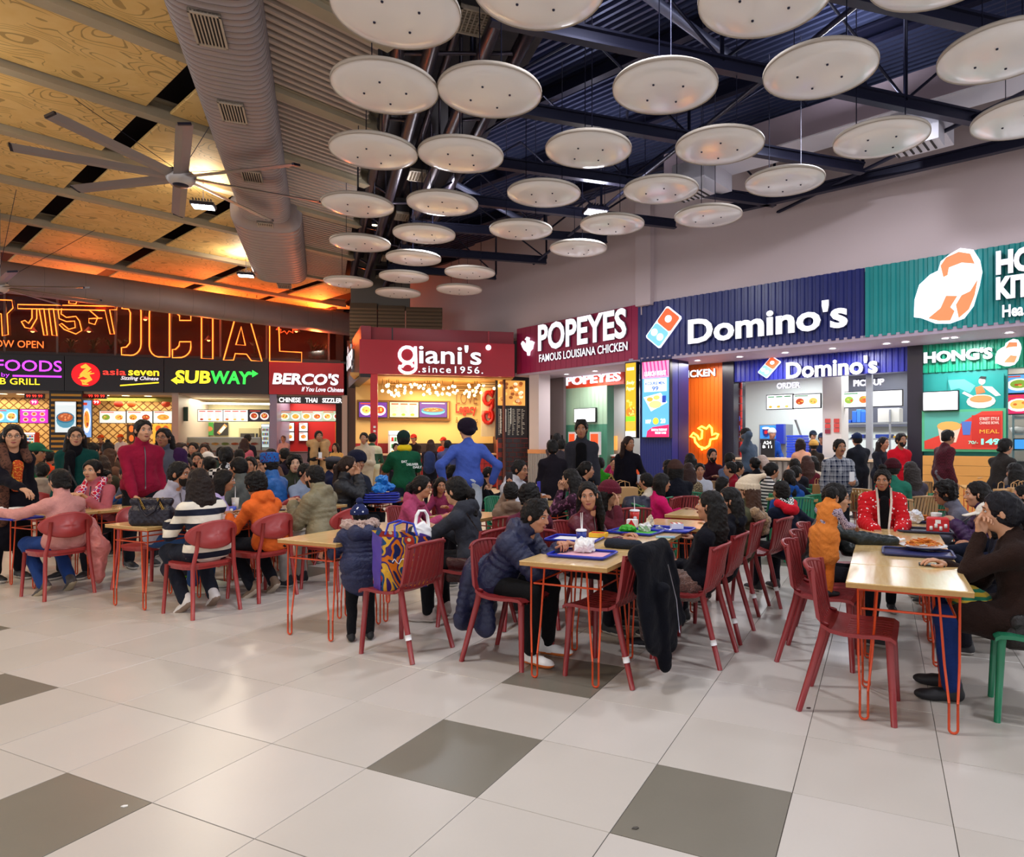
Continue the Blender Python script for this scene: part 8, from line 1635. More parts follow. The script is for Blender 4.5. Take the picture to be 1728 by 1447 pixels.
paper_bag(at(1050, 822, 8.2), 0.34, 0.20, 'brown paper bag on the table in front of the standing woman in black'); paper_bag(at(1700, 826, 7.6), 0.26, 0.22, 'brown paper bag at the right edge', rz=0.4); paper_bag(at(1722, 826, 7.5), 0.22, 0.24, 'second brown paper bag at the right edge', rz=-0.2); paper_bag(at(1380, 812, 9.4), 0.12, 0.16, 'small paper carton left of the plaid shirt'); paper_bag(G(1378, 925, 0.0), 0.25, 0.3, 'brown paper bag on the floor by the crowd tables', z=0.0)
p = G(232, 1000, 0); t = thing('backpack', 'grey backpack with a lime green trim under the handbag table', 'backpack', (p.x + 0.12, p.y + 0.6, 0.0), 0.5); s = SDF(); s.cap((-0.1, 0, 0.14), (0.1, 0, 0.14), 0.12, k=0.05).cap((-0.08, 0, 0.30), (0.08, 0, 0.30), 0.10, k=0.05).ell((0, -0.10, 0.15), (0.12, 0.06, 0.10), 0.03); V, Q = s.mesh(0.012); V[:, 2] = np.maximum(V[:, 2], 0); V = wob(V, 0.006, 30); put('pack_body', np_mesh('pack_body', V, Q, [cloth('#4a4854')]), t); b = MB(); b.tube([(-0.17, -0.06, 0.07), (-0.08, -0.155, 0.06), (0.08, -0.155, 0.06), (0.17, -0.06, 0.07)], 0.012, mat('#8ae02a', 0.5), 6); b.build('lime_trim', t, 1)
# --- people near the camera
def extra(pr, name, sdf, m, h=0.012, w=(0.006, 20), label=None):
 t, fg, s = pr; V, Q = sdf.mesh(h); V = wob(V, w[0], w[1], 2); o = put(name, np_mesh(name, V, Q, [m]), t)
 if label: o['label'] = label
 return o
def trim(w):
 while w[-1] in ('a', 'an', 'and', 'the', 'in', 'of', 'with', 'at', 'by', 'to', 'his', 'her', 'from', 'under', 'behind', 'beside', 'before', 'black', 'grey', 'navy', 'bright', 'dark', 'white'): w = w[:-1]
 return ' '.join(w)
def seated(*a, ch=None, **k):
 pr = person(*a, **k); t = pr[0]
 if ch:
  col = {'r': RED, 'g': GREEN, 't': '#a8845a', 'o': ORED}[ch]; lab = t['label'].split(',')[0]; w = lab.split()
  chair((t.location.x, t.location.y), a[3], {'r': 'red slatted', 'g': 'green slatted', 't': 'tan slatted', 'o': 'round backed red'}[ch] + ' chair under the ' + trim(w[:11 if ch != 'o' else 10]), 'oval' if ch == 'o' else 'slat', col, 'chairs in the crowd')
 return pr
NAVYP = ('#1c2140', 'puffer')
p1 = person(908, 843, 4.62, 116, 'boy with black fringe in a long navy puffer coat bent over his cupped hands', lean=34, hp=0.65, arms=((0.05, 0.33, -0.04), (0.0, 0.35, -0.04)), hands=('grip', 'grip'), hair='fringe', top=NAVYP, cut='puffer', bottom=('#141416', 'cotton'), shoes=('#e8e6e4', '#e07a3a'), sk=0, hoodie=True, slim=1.02)
t, fg, s = p1; q = SDF(); q.cap((-0.08, -0.08, 0.62), (0.08, -0.08, 0.62), 0.15, k=0.05, sq=((0, 1, 0), 0.8))
for x in (-0.15, -0.08, 0.0, 0.08, 0.15): q.cap((x, -0.10, 0.60), (x * 1.1, -0.17, 0.30), 0.09, 0.095, 0.10, ((0, 1, 0), 0.55), (0.055, 0.012))
q.cap((0.16, 0.0, 0.54), (0.19, 0.04, 0.26), 0.08, 0.09, 0.06, ((1, 0, 0), 0.6), (0.055, 0.014));extra(p1, 'coat_skirt', q, cloth(*NAVYP), 0.011)
p2 = person(990, 813, 5.42, 122, 'smiling woman in a maroon leather jacket with long black hair', lean=12, hyaw=-62, hp=0.02, hroll=6, arms=('table', (0.12, 0.42, -0.13)), hair='long', top=('#5a1a28', 'leather'), cut='jacket', sk=0, facef=True);
p3 = person(1030, 812, 6.0, 125, 'woman in a maroon woolly cap holding a hand to her mouth', lean=10, arms=('table', 'chin'), hair='bob', hat='beanie', hatc='#5a1c2a', top=('#5c2430', 'cotton'), sk=3, hyaw=10)
p4 = person(1201, 828, 4.78, -64, 'woman with long black hair, black top and brown fur skirt, arms folded', lean=-13, arms=('cross', 'cross'), hands=('fist', 'fist'), hair='longback', top=('#12121a', 'cotton'), bottom=('fur', '#3a211c', '#8a6254', 1.0), shoes=('#1c1c26', '#dcdcdc'), sk=0, hp=0.05)
t, fg, s = p4; q = SDF()
for x in (-0.1, 0.1): q.cap((x, 0.02, 0.54), (x * 1.1, 0.42, 0.54), 0.125, 0.12, 0.06)
q.cap((-0.1, 0.42, 0.5), (0.1, 0.42, 0.5), 0.11, k=0.06); q.cap((0, 0.40, 0.48), (0, 0.36, 0.28), 0.14, 0.12, 0.06); extra(p4, 'fur_skirt', q, pattern_mat('fur', '#3a211c', '#8a6254', 1.0), 0.012, (0.006, 60))
p5 = person(1232, 822, 5.32, -66, 'woman in a black hoodie with thin glasses behind the long haired woman', lean=-10, hyaw=25, arms=('lap', 'table'), hair='long', top=('#14151d', 'cotton'), hoodie=True, glasses=True, sk=0, facef=True)
p6 = person(1262, 806, 6.1, -66, 'person in a slouching beige woolly hat and olive parka with a fur hood', lean=-10, arms=('table', 'lap'), hair='long', hc='#3a2418', hat='slouch', hatc='#d8c6ac', top=('#4c4c38', 'cotton'), cut='jacket', sk=3)
t, fg, s = p6; TB = fg['K'][9]; q = SDF(); q.cap(TB(-0.13, -0.08, 0.44), TB(0, -0.17, 0.36), 0.055, k=0.03); q.cap(TB(0.13, -0.08, 0.44), TB(0, -0.17, 0.36), 0.055, k=0.03); q.cap(TB(0, -0.17, 0.36), TB(0.02, -0.18, 0.27), 0.06, k=0.03); extra(p6, 'fur_trim', q, pattern_mat('fur', '#5a3c22', '#c8a070', 1.0), 0.012, (0.008, 60))
p7 = person(1318, 812, 6.55, -20, 'child in a navy jacket with a red hood lined in black and white checks', lean=8, arms=('table', 'out'), hair='short', top=('#141a2c', 'cotton'), sk=1, s=0.86); t, fg, s = p7; TB = fg['K'][9]
q = SDF(); q.cap(TB(-0.10, -0.03, 0.50), TB(0, -0.13, 0.43), 0.05, k=0.03); q.cap(TB(0.10, -0.03, 0.50), TB(0, -0.13, 0.43), 0.05, k=0.03); q.cap(TB(-0.05, -0.11, 0.42), TB(0.05, -0.11, 0.42), 0.05, k=0.04); extra(p7, 'hood', q, cloth('#c81c2c'), 0.012, label='red hood'); q = SDF(); q.cap(TB(-0.075, -0.04, 0.53), TB(0, -0.115, 0.475), 0.034, k=0.02); q.cap(TB(0.075, -0.04, 0.53), TB(0, -0.115, 0.475), 0.034, k=0.02); extra(p7, 'hood_lining', q, pattern_mat('check', '#16161a', '#e8e6e2', 0.6), 0.010, label='black and white checked lining')
p8 = person(1412, 815, 5.1, 108, 'man in a dark green jacket with black hair and glasses reaching across the table', lean=12, hp=0.1, arms=((0.10, 0.42, -0.22), (0.10, 0.62, -0.12)), hands=('relax', 'point'), hair='short', top=('#1a2424', 'leather'), cut='jacket', glasses=True, sk=3, slim=1.05)
p9 = person(1405, 842, 4.62, 62, 'toddler in an orange vest with purple patterned sleeves standing on a chair', pose='stand', lean=14, hp=0.25, arms=('chin', (0.12, 0.42, -0.26)), hair='cut', top=('cells', '#c8b8c8', '#2a1c4a', 0.6), bottom=('#c86a26', 'cotton'), sk=1, base=0.45, shoes=('#16161a', '#16161a'), slim=1.15, fat=0.12)
t, fg, s = p9; TB = fg['K'][9]; q = SDF(); q.cap(TB(-0.07, 0, 0.02), TB(0.07, 0, 0.02), 0.165, k=0.05); q.cap(TB(0, 0.01, 0.02), TB(0, 0, 0.36), 0.165, 0.175, 0.05, ((0, 1, 0), 0.85)); q.cap(TB(-0.13, 0, 0.44), TB(0.13, 0, 0.44), 0.085, k=0.05); q.cap(TB(0, -0.02, 0.5), TB(0, -0.01, 0.54), 0.085, k=0.02); q.cap((-0.07, 0, 0.85), (-0.09, 0, 0.62), 0.16, 0.15, 0.06); q.cap((0.07, 0, 0.85), (0.09, 0, 0.62), 0.16, 0.15, 0.06); extra(p9, 'vest', q, cloth('#d98038', 'wool'), 0.016, (0.012, 24), 'orange fleece vest')
p10 = person(1489, 792, 5.85, 196, 'girl in a red puffer coat with white dots, hair in a top bun, looking down', pose='stand', lean=12, hp=0.45, hyaw=-14, arms=('table', 'table'), hair='topbun', top=('dots', '#c4101c', '#f6eeee', 1.3), cut='puffer', bottom=('#16161c', 'cotton'), sk=1, slim=1.15, fat=0.1)
t, fg, s = p10; TB = fg['K'][9]; q = SDF(); q.cap(TB(0, 0.155, 0.44), TB(0, 0.175, 0.05), 0.05, 0.06, 0.03, ((0, 1, 0), 0.5)); q.cap(TB(0, 0.03, 0.42), TB(0, 0.04, 0.54), 0.09, 0.075, 0.02); extra(p10, 'black_jumper', q, cloth('#101014', 'wool'), 0.014, label='black high neck jumper')
b = MB();
for sx in (-1, 1): b.tube([tuple(TB(sx * 0.075, 0.07, 0.56)), tuple(TB(sx * 0.07, 0.17, 0.42)), tuple(TB(sx * 0.045, 0.205, 0.05))], 0.013, cloth('#e8dcd0', 'wool'), 6)
b.build('zip_edge', p10[0], 1)
p11 = person(1688, 857, 3.86, -64, 'woman in a brown wool coat with a dark ponytail resting her head on her hand', lean=8, hp=0.2, arms=('chin', 'table'), hands=('grip', 'relax'), hair='pony', hc='#0e0d14', top=('#2a1c18', 'wool'), cut='coat', bottom=('#1c3068', 'denim'), shoes=('#16161c', '#16161c'), sk=3, legs=0, s=0.93)
t, fg, s = p11; TB = fg['K'][9]; b = MB(); b.tube([tuple(TB(0.15, 0.02, 0.50)), tuple(TB(0.05, -0.17, 0.30)), tuple(TB(-0.12, -0.17, 0.10)), tuple(TB(-0.2, -0.05, -0.06))], 0.010, cloth('#5a2e22', 'leather'), 6); b.build('bag_strap', t, 1)
q = SDF(); q.cap((-0.22, -0.12, 0.46), (-0.20, 0.08, 0.45), 0.07, k=0.03, sq=((1, 0, 0), 0.6)); q.cap((-0.22, -0.1, 0.56), (-0.20, 0.06, 0.55), 0.05, k=0.04, sq=((1, 0, 0), 0.6)); free(p11, extra(p11, 'shoulder_bag', q, cloth('#1c1614', 'leather'), 0.012), 'black shoulder bag at the side of the brown coat', 'handbag')
q = SDF(); q.ell((-0.02, 0.30, 0.62), (0.13, 0.12, 0.09), 0.02); free(p11, extra(p11, 'striped_scarf', q, pattern_mat('stripes', '#c8a83a', '#2a7a5a', 0.4), 0.012, (0.012, 30)), 'multicoloured striped scarf bunched on the lap of the brown coat woman', 'scarf')
p12 = person(1668, 848, 4.75, -66, 'woman in a white knitted peaked cap and navy top eating with raised hand', lean=16, arms=('table', (0.0, 0.50, -0.08)), hands=('relax', 'grip'), hair='bob', hat='cap', hatc='#e6e0d4', top=('#181c2c', 'cotton'), sk=3, hp=0.15)
p13 = person(1702, 836, 5.15, -66, 'dark haired woman leaning behind the white peaked cap at the right edge', lean=12, arms=('table', 'table'), hair='long', top=('#20243a', 'cotton'), sk=0, hp=0.2)
p14 = person(1592, 812, 6.25, -72, 'boy with curly black hair and glasses in a grey jacket leaning over food', lean=24, arms=('table', 'table'), hands=('grip', 'grip'), hair='curly', top=('#6a6a78', 'cotton'), cut='jacket', sk=1, glasses=True)
p15 = person(1648, 812, 5.75, -70, 'woman with long dark hair in a purple puffer jacket holding food', lean=14, arms=('hold', 'hold'), hands=('grip', 'grip'), hair='long', top=('#381848', 'puffer'), cut='puffer', sk=3)
p16 = person(606, 852, 5.12, -24, 'small child in navy puffer coat with fur hood and starry pompom hat', pose='stand', lean=6, arms=((0.22, 0.34, -0.12), (0.16, 0.36, -0.14)), hair='short', hat='pom', hatc=pattern_mat('dots', '#1a2450', '#e8ecf4', 1.6), top=('#1a2146', 'puffer'), cut='puffer', bottom=('#141418', 'cotton'), shoes=('#16161a', '#16161a'), sk=3, slim=1.25, fat=0.25, hyaw=12)
t, fg, s = p16; TB = fg['K'][9]; q = SDF(); q.cap(TB(-0.17, 0.0, 0.52), TB(0, -0.14, 0.50), 0.062, k=0.03); q.cap(TB(0.17, 0.0, 0.52), TB(0, -0.14, 0.50), 0.062, k=0.03); q.cap(TB(-0.17, 0, 0.52), TB(-0.12, 0.10, 0.49), 0.055, k=0.03); q.cap(TB(0.17, 0, 0.52), TB(0.12, 0.10, 0.49), 0.055, k=0.03); extra(p16, 'fur_hood_trim', q, pattern_mat('fur', '#a87e6e', '#e8c8ba', 1.0), 0.013, (0.014, 60), 'pale pink fur trim')
q = SDF(); q.cap(TB(-0.06, -0.12, 0.42), TB(0.06, -0.12, 0.42), 0.11, k=0.05); q.cap((0, 0, 0.90), (0, -0.0, 0.76), 0.21, 0.225, 0.06, ((0, 1, 0), 0.85), (0.07, 0.016)); extra(p16, 'coat_skirt', q, cloth('#1a2146', 'puffer'), 0.016)
p17 = person(768, 805, 5.62, -70, 'woman in a charcoal hoodie with a long ponytail leaning on the table', lean=16, hp=0.2, arms=((0.14, 0.48, -0.13), 'table'), hair='pony', top=('#32343c', 'cotton'), hoodie=True, bottom=('#121216', 'cotton'), shoes=('#a89a94', '#c8beb8'), sk=3)
t, fg, s = p17; b = MB(); q = SDF(); q.cap((-0.22, -0.08, 0.44), (-0.20, 0.14, 0.44), 0.055, k=0.02, sq=((1, 0, 0), 0.6)); q.cap((-0.22, -0.08, 0.56), (-0.20, 0.14, 0.56), 0.045, k=0.05, sq=((1, 0, 0), 0.6)); free(p17, extra(p17, 'leather_bag', q, cloth('#3a1418', 'leather'), 0.011), 'dark maroon leather handbag hanging at the hip of the charcoal hoodie woman', 'handbag'); b.tube([(-0.21, -0.08, 0.58), (-0.17, -0.14, 0.8), tuple(TBx for TBx in fg['K'][9](-0.14, -0.10, 0.42))], 0.007, cloth('#1c1214', 'leather'), 6); b.build('bag_strap', t, 1)
p18 = person(714, 803, 6.85, 98, 'girl in a pink hoodie with glasses looking up and smiling', lean=20, hp=-0.25, arms=('table', 'table'), hair='pony', top=('#a8466a', 'cotton'), hoodie=True, glasses=True, sk=0)
p19 = person(744, 806, 7.2, 200, 'girl in dark pink hugging the pink hooded girl from behind', pose='stand', lean=18, hyaw=40, arms=((0.30, 0.30, -0.10), 'fwd'), hair='bob', top=('#8a3458', 'cotton'), sk=1, facef=True)
p20 = person(530, 785, 6.95, -74, 'bearded man with glasses in an olive quilted puffer jacket', lean=10, arms=('hold', 'hold'), hands=('grip', 'grip'), hair='short', beard=True, glasses=True, top=('#7f775c', 'puffer'), cut='puffer', hoodie=True, bottom=('#a8a4a0', 'cotton'), shoes=('#1c222c', '#d8d6d0'), sk=3, legs=0)
p21 = person(430, 797, 6.6, -64, 'person with short curly hair in a bright orange hoodie seen from behind', lean=20, arms=('table', 'table'), hair='curly', top=('#e0682a', 'cotton'), hoodie=True, bottom=('#16181f', 'cotton'), shoes=('#7a6450', '#bcae9c'), legs=1, hp=0.2, sk=1)
p22 = person(334, 790, 6.02, -58, 'woman in a cream and navy striped sweater with long dark hair seen from behind', lean=12, hyaw=-10, arms=('table', 'table'), hair='long', hc='#1a100c', top=('stripes', '#e4dccb', '#171a2c', 1.25), bottom=('#20242f', 'cotton'), shoes=('#dcd8d4', '#8a7464'), legs=1, sk=3)
p23 = person(304, 779, 6.75, 92, 'man in a pale grey jacket with jeans turned to the striped sweater woman', lean=14, arms=('table', 'table'), hair='short', top=('#a8a4b0', 'cotton'), cut='jacket', bottom=('#2c4a78', 'denim'), shoes=('#bdb89c', '#d8d4c8'), beard=True, sk=1, legs=0)
p24 = person(380, 793, 7.3, 65, 'girl in a lilac top with a hair clip leaning forward', lean=16, arms=('table', 'table'), hair='bob', top=('#b9a8d8', 'cotton'), sk=1)
p25 = person(100, 792, 6.62, -66, 'woman in a ribbed pink sweater with a low bun stretching out her arm', lean=4, hyaw=8, arms=((0.42, 0.44, -0.06), (0.16, 0.24, -0.02)), hands=('flat', 'grip'), hair='lowbun', top=('#d0938c', 'wool'), cut='high', bottom=('#24407c', 'denim'), shoes=('#4a4440', '#a89a80'), legs=1, sk=3)
t, fg, s = p25; q = SDF(); q.cap((0.26, 0.10, 0.70), (0.30, -0.05, 0.45), 0.09, 0.11, 0.05); q.cap((0.30, -0.05, 0.45), (0.27, -0.12, 0.14), 0.09, 0.06, 0.05); free(p25, extra(p25, 'coat_over_arm', q, cloth('#c8746e', 'satin'), 0.012, (0.016, 22), 'dusty pink padded coat'), 'dusty pink padded coat hanging from the arm of the woman in pink', 'coat')
p26 = person(156, 776, 7.7, 176, 'older woman in a dusty pink coat with a red and purple patterned collar', lean=4, arms=('hold', 'hold'), hands=('grip', 'grip'), hair='bun', top=('#b4606a', 'cotton'), cut='jacket', sk=3, hp=0.05)
t, fg, s = p26; TB = fg['K'][9]; q = SDF()
for sx in (-1, 1): q.cap(TB(sx * 0.09, -0.02, 0.52), TB(sx * 0.085, 0.13, 0.38), 0.04, k=0.02); q.cap(TB(sx * 0.085, 0.13, 0.38), TB(sx * 0.06, 0.165, 0.08), 0.042, k=0.02)
extra(p26, 'patterned_collar', q, pattern_mat('floral', '#c81c3a', '#5a3a9a', 0.7, 0.8, '#f0d8d8'), 0.012)
p27 = person(22, 716, 7.2, 118, 'standing woman in a black embroidered kurta with a brown scarf and glasses', pose='stand', lean=8, hp=0.35, arms=('down', (0.10, 0.42, -0.30)), hair='long', top=('#14131c', 'cotton'), cut='kurta', bottom=('#14131c', 'cotton'), glasses=True, sk=3, hyaw=-14, facef=True)
t, fg, s = p27; TB = fg['K'][9]; q = SDF(); q.cap(TB(0.09, 0.0, 0.51), TB(0.10, 0.145, 0.36), 0.042, k=0.03); q.cap(TB(0.10, 0.145, 0.36), TB(0.10, 0.17, -0.25), 0.05, 0.055, 0.03, ((0, 1, 0), 0.6)); q.cap(TB(-0.09, 0.0, 0.51), TB(-0.09, 0.14, 0.40), 0.04, k=0.03); q.cap(TB(-0.09, 0, 0.52), TB(0, -0.08, 0.52), 0.04); q.cap(TB(0.09, 0, 0.52), TB(0, -0.08, 0.52), 0.04); extra(p27, 'scarf', q, pattern_mat('floral', '#5a3a2e', '#3a241e', 0.5), 0.013, label='brown patterned scarf')
q = SDF(); q.cap(TB(0.0, 0.15, 0.36), TB(0.0, 0.17, 0.12), 0.05, k=0.02, sq=((0, 1, 0), 0.4)); extra(p27, 'embroidery', q, pattern_mat('floral', '#b8441c', '#d89a3a', 0.4), 0.013, label='orange embroidery')
p28 = person(242, 708, 8.0, 128, 'standing man in a crimson zip jacket looking down with a hand on a table', pose='stand', lean=6, hp=0.2, arms=('down', (0.16, 0.24, -0.50)), hair='short', top=('#8e1836', 'cotton'), cut='jacket', bottom=('#1c2028', 'cotton'), sk=3, slim=1.1, fat=0.06, facef=True, hyaw=-10)
p29 = person(276, 722, 8.7, 172, 'standing woman in grey sweater and purple cardigan with glasses and a raised hand', pose='stand', arms=('down', (0.05, 0.24, -0.14)), hands=('relax', 'grip'), hair='long', glasses=True, top=('#585c6a', 'wool'), cut='high', bottom=('#3a5484', 'denim'), sk=1, slim=1.15, fat=0.2)
t, fg, s = p29; TB = fg['K'][9]; q = SDF()
S, E, Wr = fg['K'][2:5]
for sd in (1, -1): q.cap(S[sd], E[sd], 0.078, 0.068, 0.03); q.cap(E[sd], Wr[sd] * 0.9 + E[sd] * 0.1, 0.066, 0.05, 0.03); q.cap(TB(-sd * 0.16, -0.02, 0.42), TB(-sd * 0.17, 0.0, -0.05), 0.085, k=0.04)
q.cap(TB(0, -0.10, 0.4), TB(0, -0.09, 0.0), 0.12, k=0.04, sq=((0, 1, 0), 0.6)); extra(p29, 'cardigan', q, cloth('#3a2048', 'wool'), 0.018, label='dark purple cardigan')
p30 = person(128, 720, 8.5, 162, 'standing woman in a wide teal wool coat over black with glasses and curly hair', pose='stand', hyaw=28, arms=('down', 'down'), hair='long', hc='#161210', glasses=True, top=('#12423f', 'wool'), cut='coat', bottom=('#121218', 'cotton'), sk=3, slim=1.12, facef=True)
t, fg, s = p30; TB = fg['K'][9]; q = SDF(); q.cap(TB(0.02, 0.14, 0.42), TB(0.05, 0.18, -0.1), 0.06, 0.07, 0.03, ((0, 1, 0), 0.5)); q.cap(TB(0, 0.03, 0.42), TB(0, 0.03, 0.53), 0.085, 0.075); extra(p30, 'black_top', q, cloth('#101016'), 0.018, label='black top under the coat')
for sx in (1,): b = MB(); b.tube([tuple(TB(0.08, 0.1, 0.47)), tuple(TB(0.0, 0.21, 0.2)), tuple(TB(-0.1, 0.2, -0.05))], 0.012, cloth('#0e0e12', 'leather'), 5); b.build('bag_strap', t, 1)
# --- the crowd behind
C_ = cloth
def st(*a, **k): return person(*a, pose='stand', **k)
seated(62, 743, 10.0, 80, 'man in a green cap and green polo shirt at the left', ch='o', lean=12, hat='cap', hatc='#1c5a44', top=('#1e6a40', 'cotton'), cut='tshirt', sk=1)
seated(83, 760, 12, 0, 'person in a red and orange shirt seen from behind at the left', ch='o', top=('#d8421e', 'cotton'))
seated(45, 738, 13.5, 90, 'person in a mustard top far left', ch='o', top=('#b8801e', 'cotton'), hair='bob')
seated(72, 781, 9.4, -20, 'woman in a beige hooded top left of the teal coat', ch='o', top=('#a89a8a', 'cotton'), hair='lowbun', hoodie=True)
seated(66, 768, 11.2, 30, 'dark haired person between the green cap and red shirt', ch='o', top=('#3a2c34', 'cotton'), hair='bob')
seated(157, 741, 12, 20, 'person in navy right of the teal coat', ch='o', top=('#1c2236', 'cotton'))
st(203, 733, 25.5, 180, 'counter worker with an orange cap and white shirt', hat='cap', hatc='#d8581c', top=('#e4e0da', 'cotton'))
st(170, 734, 25.5, 180, 'counter worker with an orange cap behind the striped pillar', hat='cap', hatc='#c8501c', top=('#5a4a44', 'cotton'))
seated(183, 743, 14, 0, 'woman with a messy updo beyond the teal coat', ch='o', hair='topbun', top=('#5a4438', 'cotton'))
seated(186, 757, 11.5, 10, 'woman with long brown hair left of the crimson jacket', ch='o', hair='long', hc='#3a2418', top=('#6a4a3a', 'cotton'))
seated(172, 768, 9.6, -30, 'woman with long brown hair and an olive scarf behind the older woman', ch='o', hair='longback', hc='#2c1c12', top=('#4a4434', 'cotton'))
seated(178, 792, 8.9, 90, 'boy in a blue denim jacket bent low behind the older woman', ch='o', lean=30, hair='short', top=('#3a64a8', 'denim'))
seated(212, 787, 9.2, -80, 'person in a grey blue top hidden by the crimson jacket', ch='o', hair='short', lean=20, top=('#7a8498', 'cotton'))
seated(306, 741, 11.3, 110, 'person with brown hair and a peach top right of the grey sweater', ch='o', hair='short', hc='#2a1a14', top=('#d89a80', 'cotton'), sk=4)
seated(326, 738, 14, 170, 'woman with long black hair far behind, facing the camera', ch='o', hair='long', top=('#2a2028', 'cotton'))
seated(345, 745, 13.5, 160, 'woman with long dark hair in green beside the black haired woman', ch='o', hair='long', hc='#20140f', top=('#2a3a30', 'cotton'), lean=15)
seated(377, 742, 14.5, 80, 'man in a dark suit bending forward', ch='o', lean=30, top=('#16182a', 'cotton'))
seated(351, 763, 12.5, 100, 'person in a white baseball cap', ch='o', hat='cap', hatc='#e4ded8', top=('#3a3034', 'cotton'))
seated(332, 763, 11, 150, 'bearded man in a maroon sweater', ch='o', beard=True, top=('#5a1c2c', 'cotton'), arms=('chin', 'table'))
seated(352, 771, 10.2, -60, 'woman in an olive top looking left', ch='o', hair='bun', top=('#5a5238', 'cotton'), lean=20)
seated(382, 754, 9.8, -15, 'woman in a black and white checked shirt with a long braid', ch='o', hair='braid', top=('check', '#e8e6e4', '#16161c', 1.4))
st(413, 740, 16, -10, 'woman with long brown hair in a pink top near the sandwich counter', hair='long', hc='#2a1612', top=('#b85a6a', 'cotton'))
st(418, 733, 18, -10, 'dark haired man beyond the pink top near the sandwich counter', top=('#20202c', 'cotton'))
seated(404, 758, 12.5, -30, 'boy in dark clothes left of the pink top', ch='o', top=('#1c1c28', 'cotton'))
seated(313, 772, 9.2, 150, 'woman with grey streaked hair behind the grey jacket man', ch='o', hair='bun', hc='#2c2826', top=('#6a3a48', 'cotton'))
seated(402, 772, 8.2, -82, 'balding man in a grey coat looking left', ch='o', hair='balding', top=('#5c5f5c', 'cotton'), cut='jacket', sk=1, lean=4)
seated(422, 771, 9.8, 168, 'woman in dark red facing the camera beside the balding man', ch='o', hair='bob', top=('#5a1c24', 'cotton'))
seated(437, 769, 10.3, 175, 'man with glasses behind the embroidered cap', ch='o', glasses=True, top=('#34303c', 'cotton'))
seated(454, 767, 8.4, -84, 'man in an embroidered blue round cap and bright blue puffer', ch='o', hat='kullu', hatc=pattern_mat('floral', '#1c5aa8', '#4a1c4a', 0.5), top=('#1c5aa0', 'puffer'), cut='puffer', arms=('chin', 'table'), glasses=True, sk=3)
seated(458, 757, 12, 120, 'person in brown behind the embroidered cap', ch='o', top=('#6a4a3a', 'cotton'))
seated(480, 756, 12.5, -60, 'person in dark clothes by the grey counter', ch='o', top=('#241c28', 'cotton'))
seated(497, 767, 9.2, 150, 'boy with thick wavy hair in a dark olive jacket', ch='o', hair='curly', top=('#34382c', 'cotton'), cut='jacket', sk=4)
seated(515, 782, 8.6, 120, 'person in a pale blue top behind the olive jacket man', ch='o', hair='short', top=('#8a98b0', 'cotton'))
st(478, 735, 26, 185, 'bald counter worker in a pale pink shirt', hair='buzz', hc='#4a3a34', top=('#d8a8a0', 'cotton'))
pz = st(538, 727, 15.5, 150, 'standing man in black with a long tan shawl looking down at his phone', hp=0.4, arms=('hold', 'hold'), top=('#16161c', 'cotton'), sk=1)
t, fg, s = pz; TB = fg['K'][9]; q = SDF(); q.cap(TB(-0.1, 0.12, 0.48), TB(-0.12, 0.17, -0.35), 0.08, 0.10, 0.04); q.cap(TB(0.1, 0.12, 0.48), TB(0.12, 0.17, -0.35), 0.08, 0.10, 0.04); q.cap(TB(-0.16, 0, 0.48), TB(0.16, 0, 0.48), 0.09, k=0.05); q.cap(TB(0, -0.08, 0.45), TB(0, -0.1, 0.1), 0.14, k=0.05); extra(pz, 'shawl', q, cloth('#b08c62', 'wool'), 0.028, (0.012, 20), 'tan shawl')
st(566, 748, 18, 190, 'woman in a yellow dress near the red counter', hair='bob', top=('#d8a860', 'cotton'))
seated(563, 770, 9.8, 60, 'man in a grey flat cap and navy sweater', ch='r', hat='flat', hatc='#4a4a52', top=('#1c2140', 'cotton'))
seated(588, 770, 8.4, 84, 'woman in a black puffer jacket with a hand at her mouth', ch='r', hair='pony', hc='#20140f', top=('#16181f', 'puffer'), cut='puffer', arms=('table', 'chin'), sk=3)
seated(603, 764, 8.9, 130, 'boy in a navy turban and dark vest', ch='r', hat='turban', hatc='#1a1c30', hair=None, top=('#2a2e3c', 'cotton'), lean=12, arms=('table', 'chin'), sk=1)
pz = st(614, 730, 14.5, 175, 'man in a cream jacket carrying a tray', hp=0.2, arms=('hold', 'hold'), top=('#b9a890', 'cotton'), cut='jacket', bottom=('#b9a88c', 'cotton'), sk=1)
st(629, 731, 15.2, 0, 'man in a green and cream striped sweater seen from behind', top=('stripes', '#2a4a34', '#c8c4a0', 4.0), bottom=('#c8b48c', 'cotton'))
pg = st(681, 727, 9.4, -32, 'man in a green polo shirt and dark cap with white lettering on his back', hyaw=-12, hp=0.15, lean=6, arms=((0.30, 0.34, -0.40), (0.34, 0.30, -0.42)), hat='cap', hatc='#1a2e2a', top=('#155036', 'cotton'), cut='tshirt', bottom=('#20283c', 'denim'), sk=1, slim=1.12)
t, fg, s = pg; TB = fg['K'][9]; b = MB();
for (w_, x0, z0) in (('EAT', -0.10, 0.30), ('DELIVER', -0.03, 0.26), ('DAILY', 0.06, 0.22)):
 for vv, fs in text_chars(w_, 0.045, 0.004, 0.001): b.add([tuple(TB(x0 + a[0] + 0.0, -0.175 - a[2] - 0.012, z0 + a[1])) for a in vv], fs, mat('#e8ece8', 0.6))
b.build('back_lettering', t, 1); q = SDF(); q.cap(TB(-0.05, -0.03, 0.505), TB(0.05, -0.03, 0.505), 0.055, k=0.03); q.cap(TB(-0.06, 0.0, 0.5), TB(-0.02, 0.07, 0.47), 0.03); q.cap(TB(0.06, 0.0, 0.5), TB(0.02, 0.07, 0.47), 0.03); extra(pg, 'collar', q, cloth('#e0c01e'), 0.012, label='yellow collar')
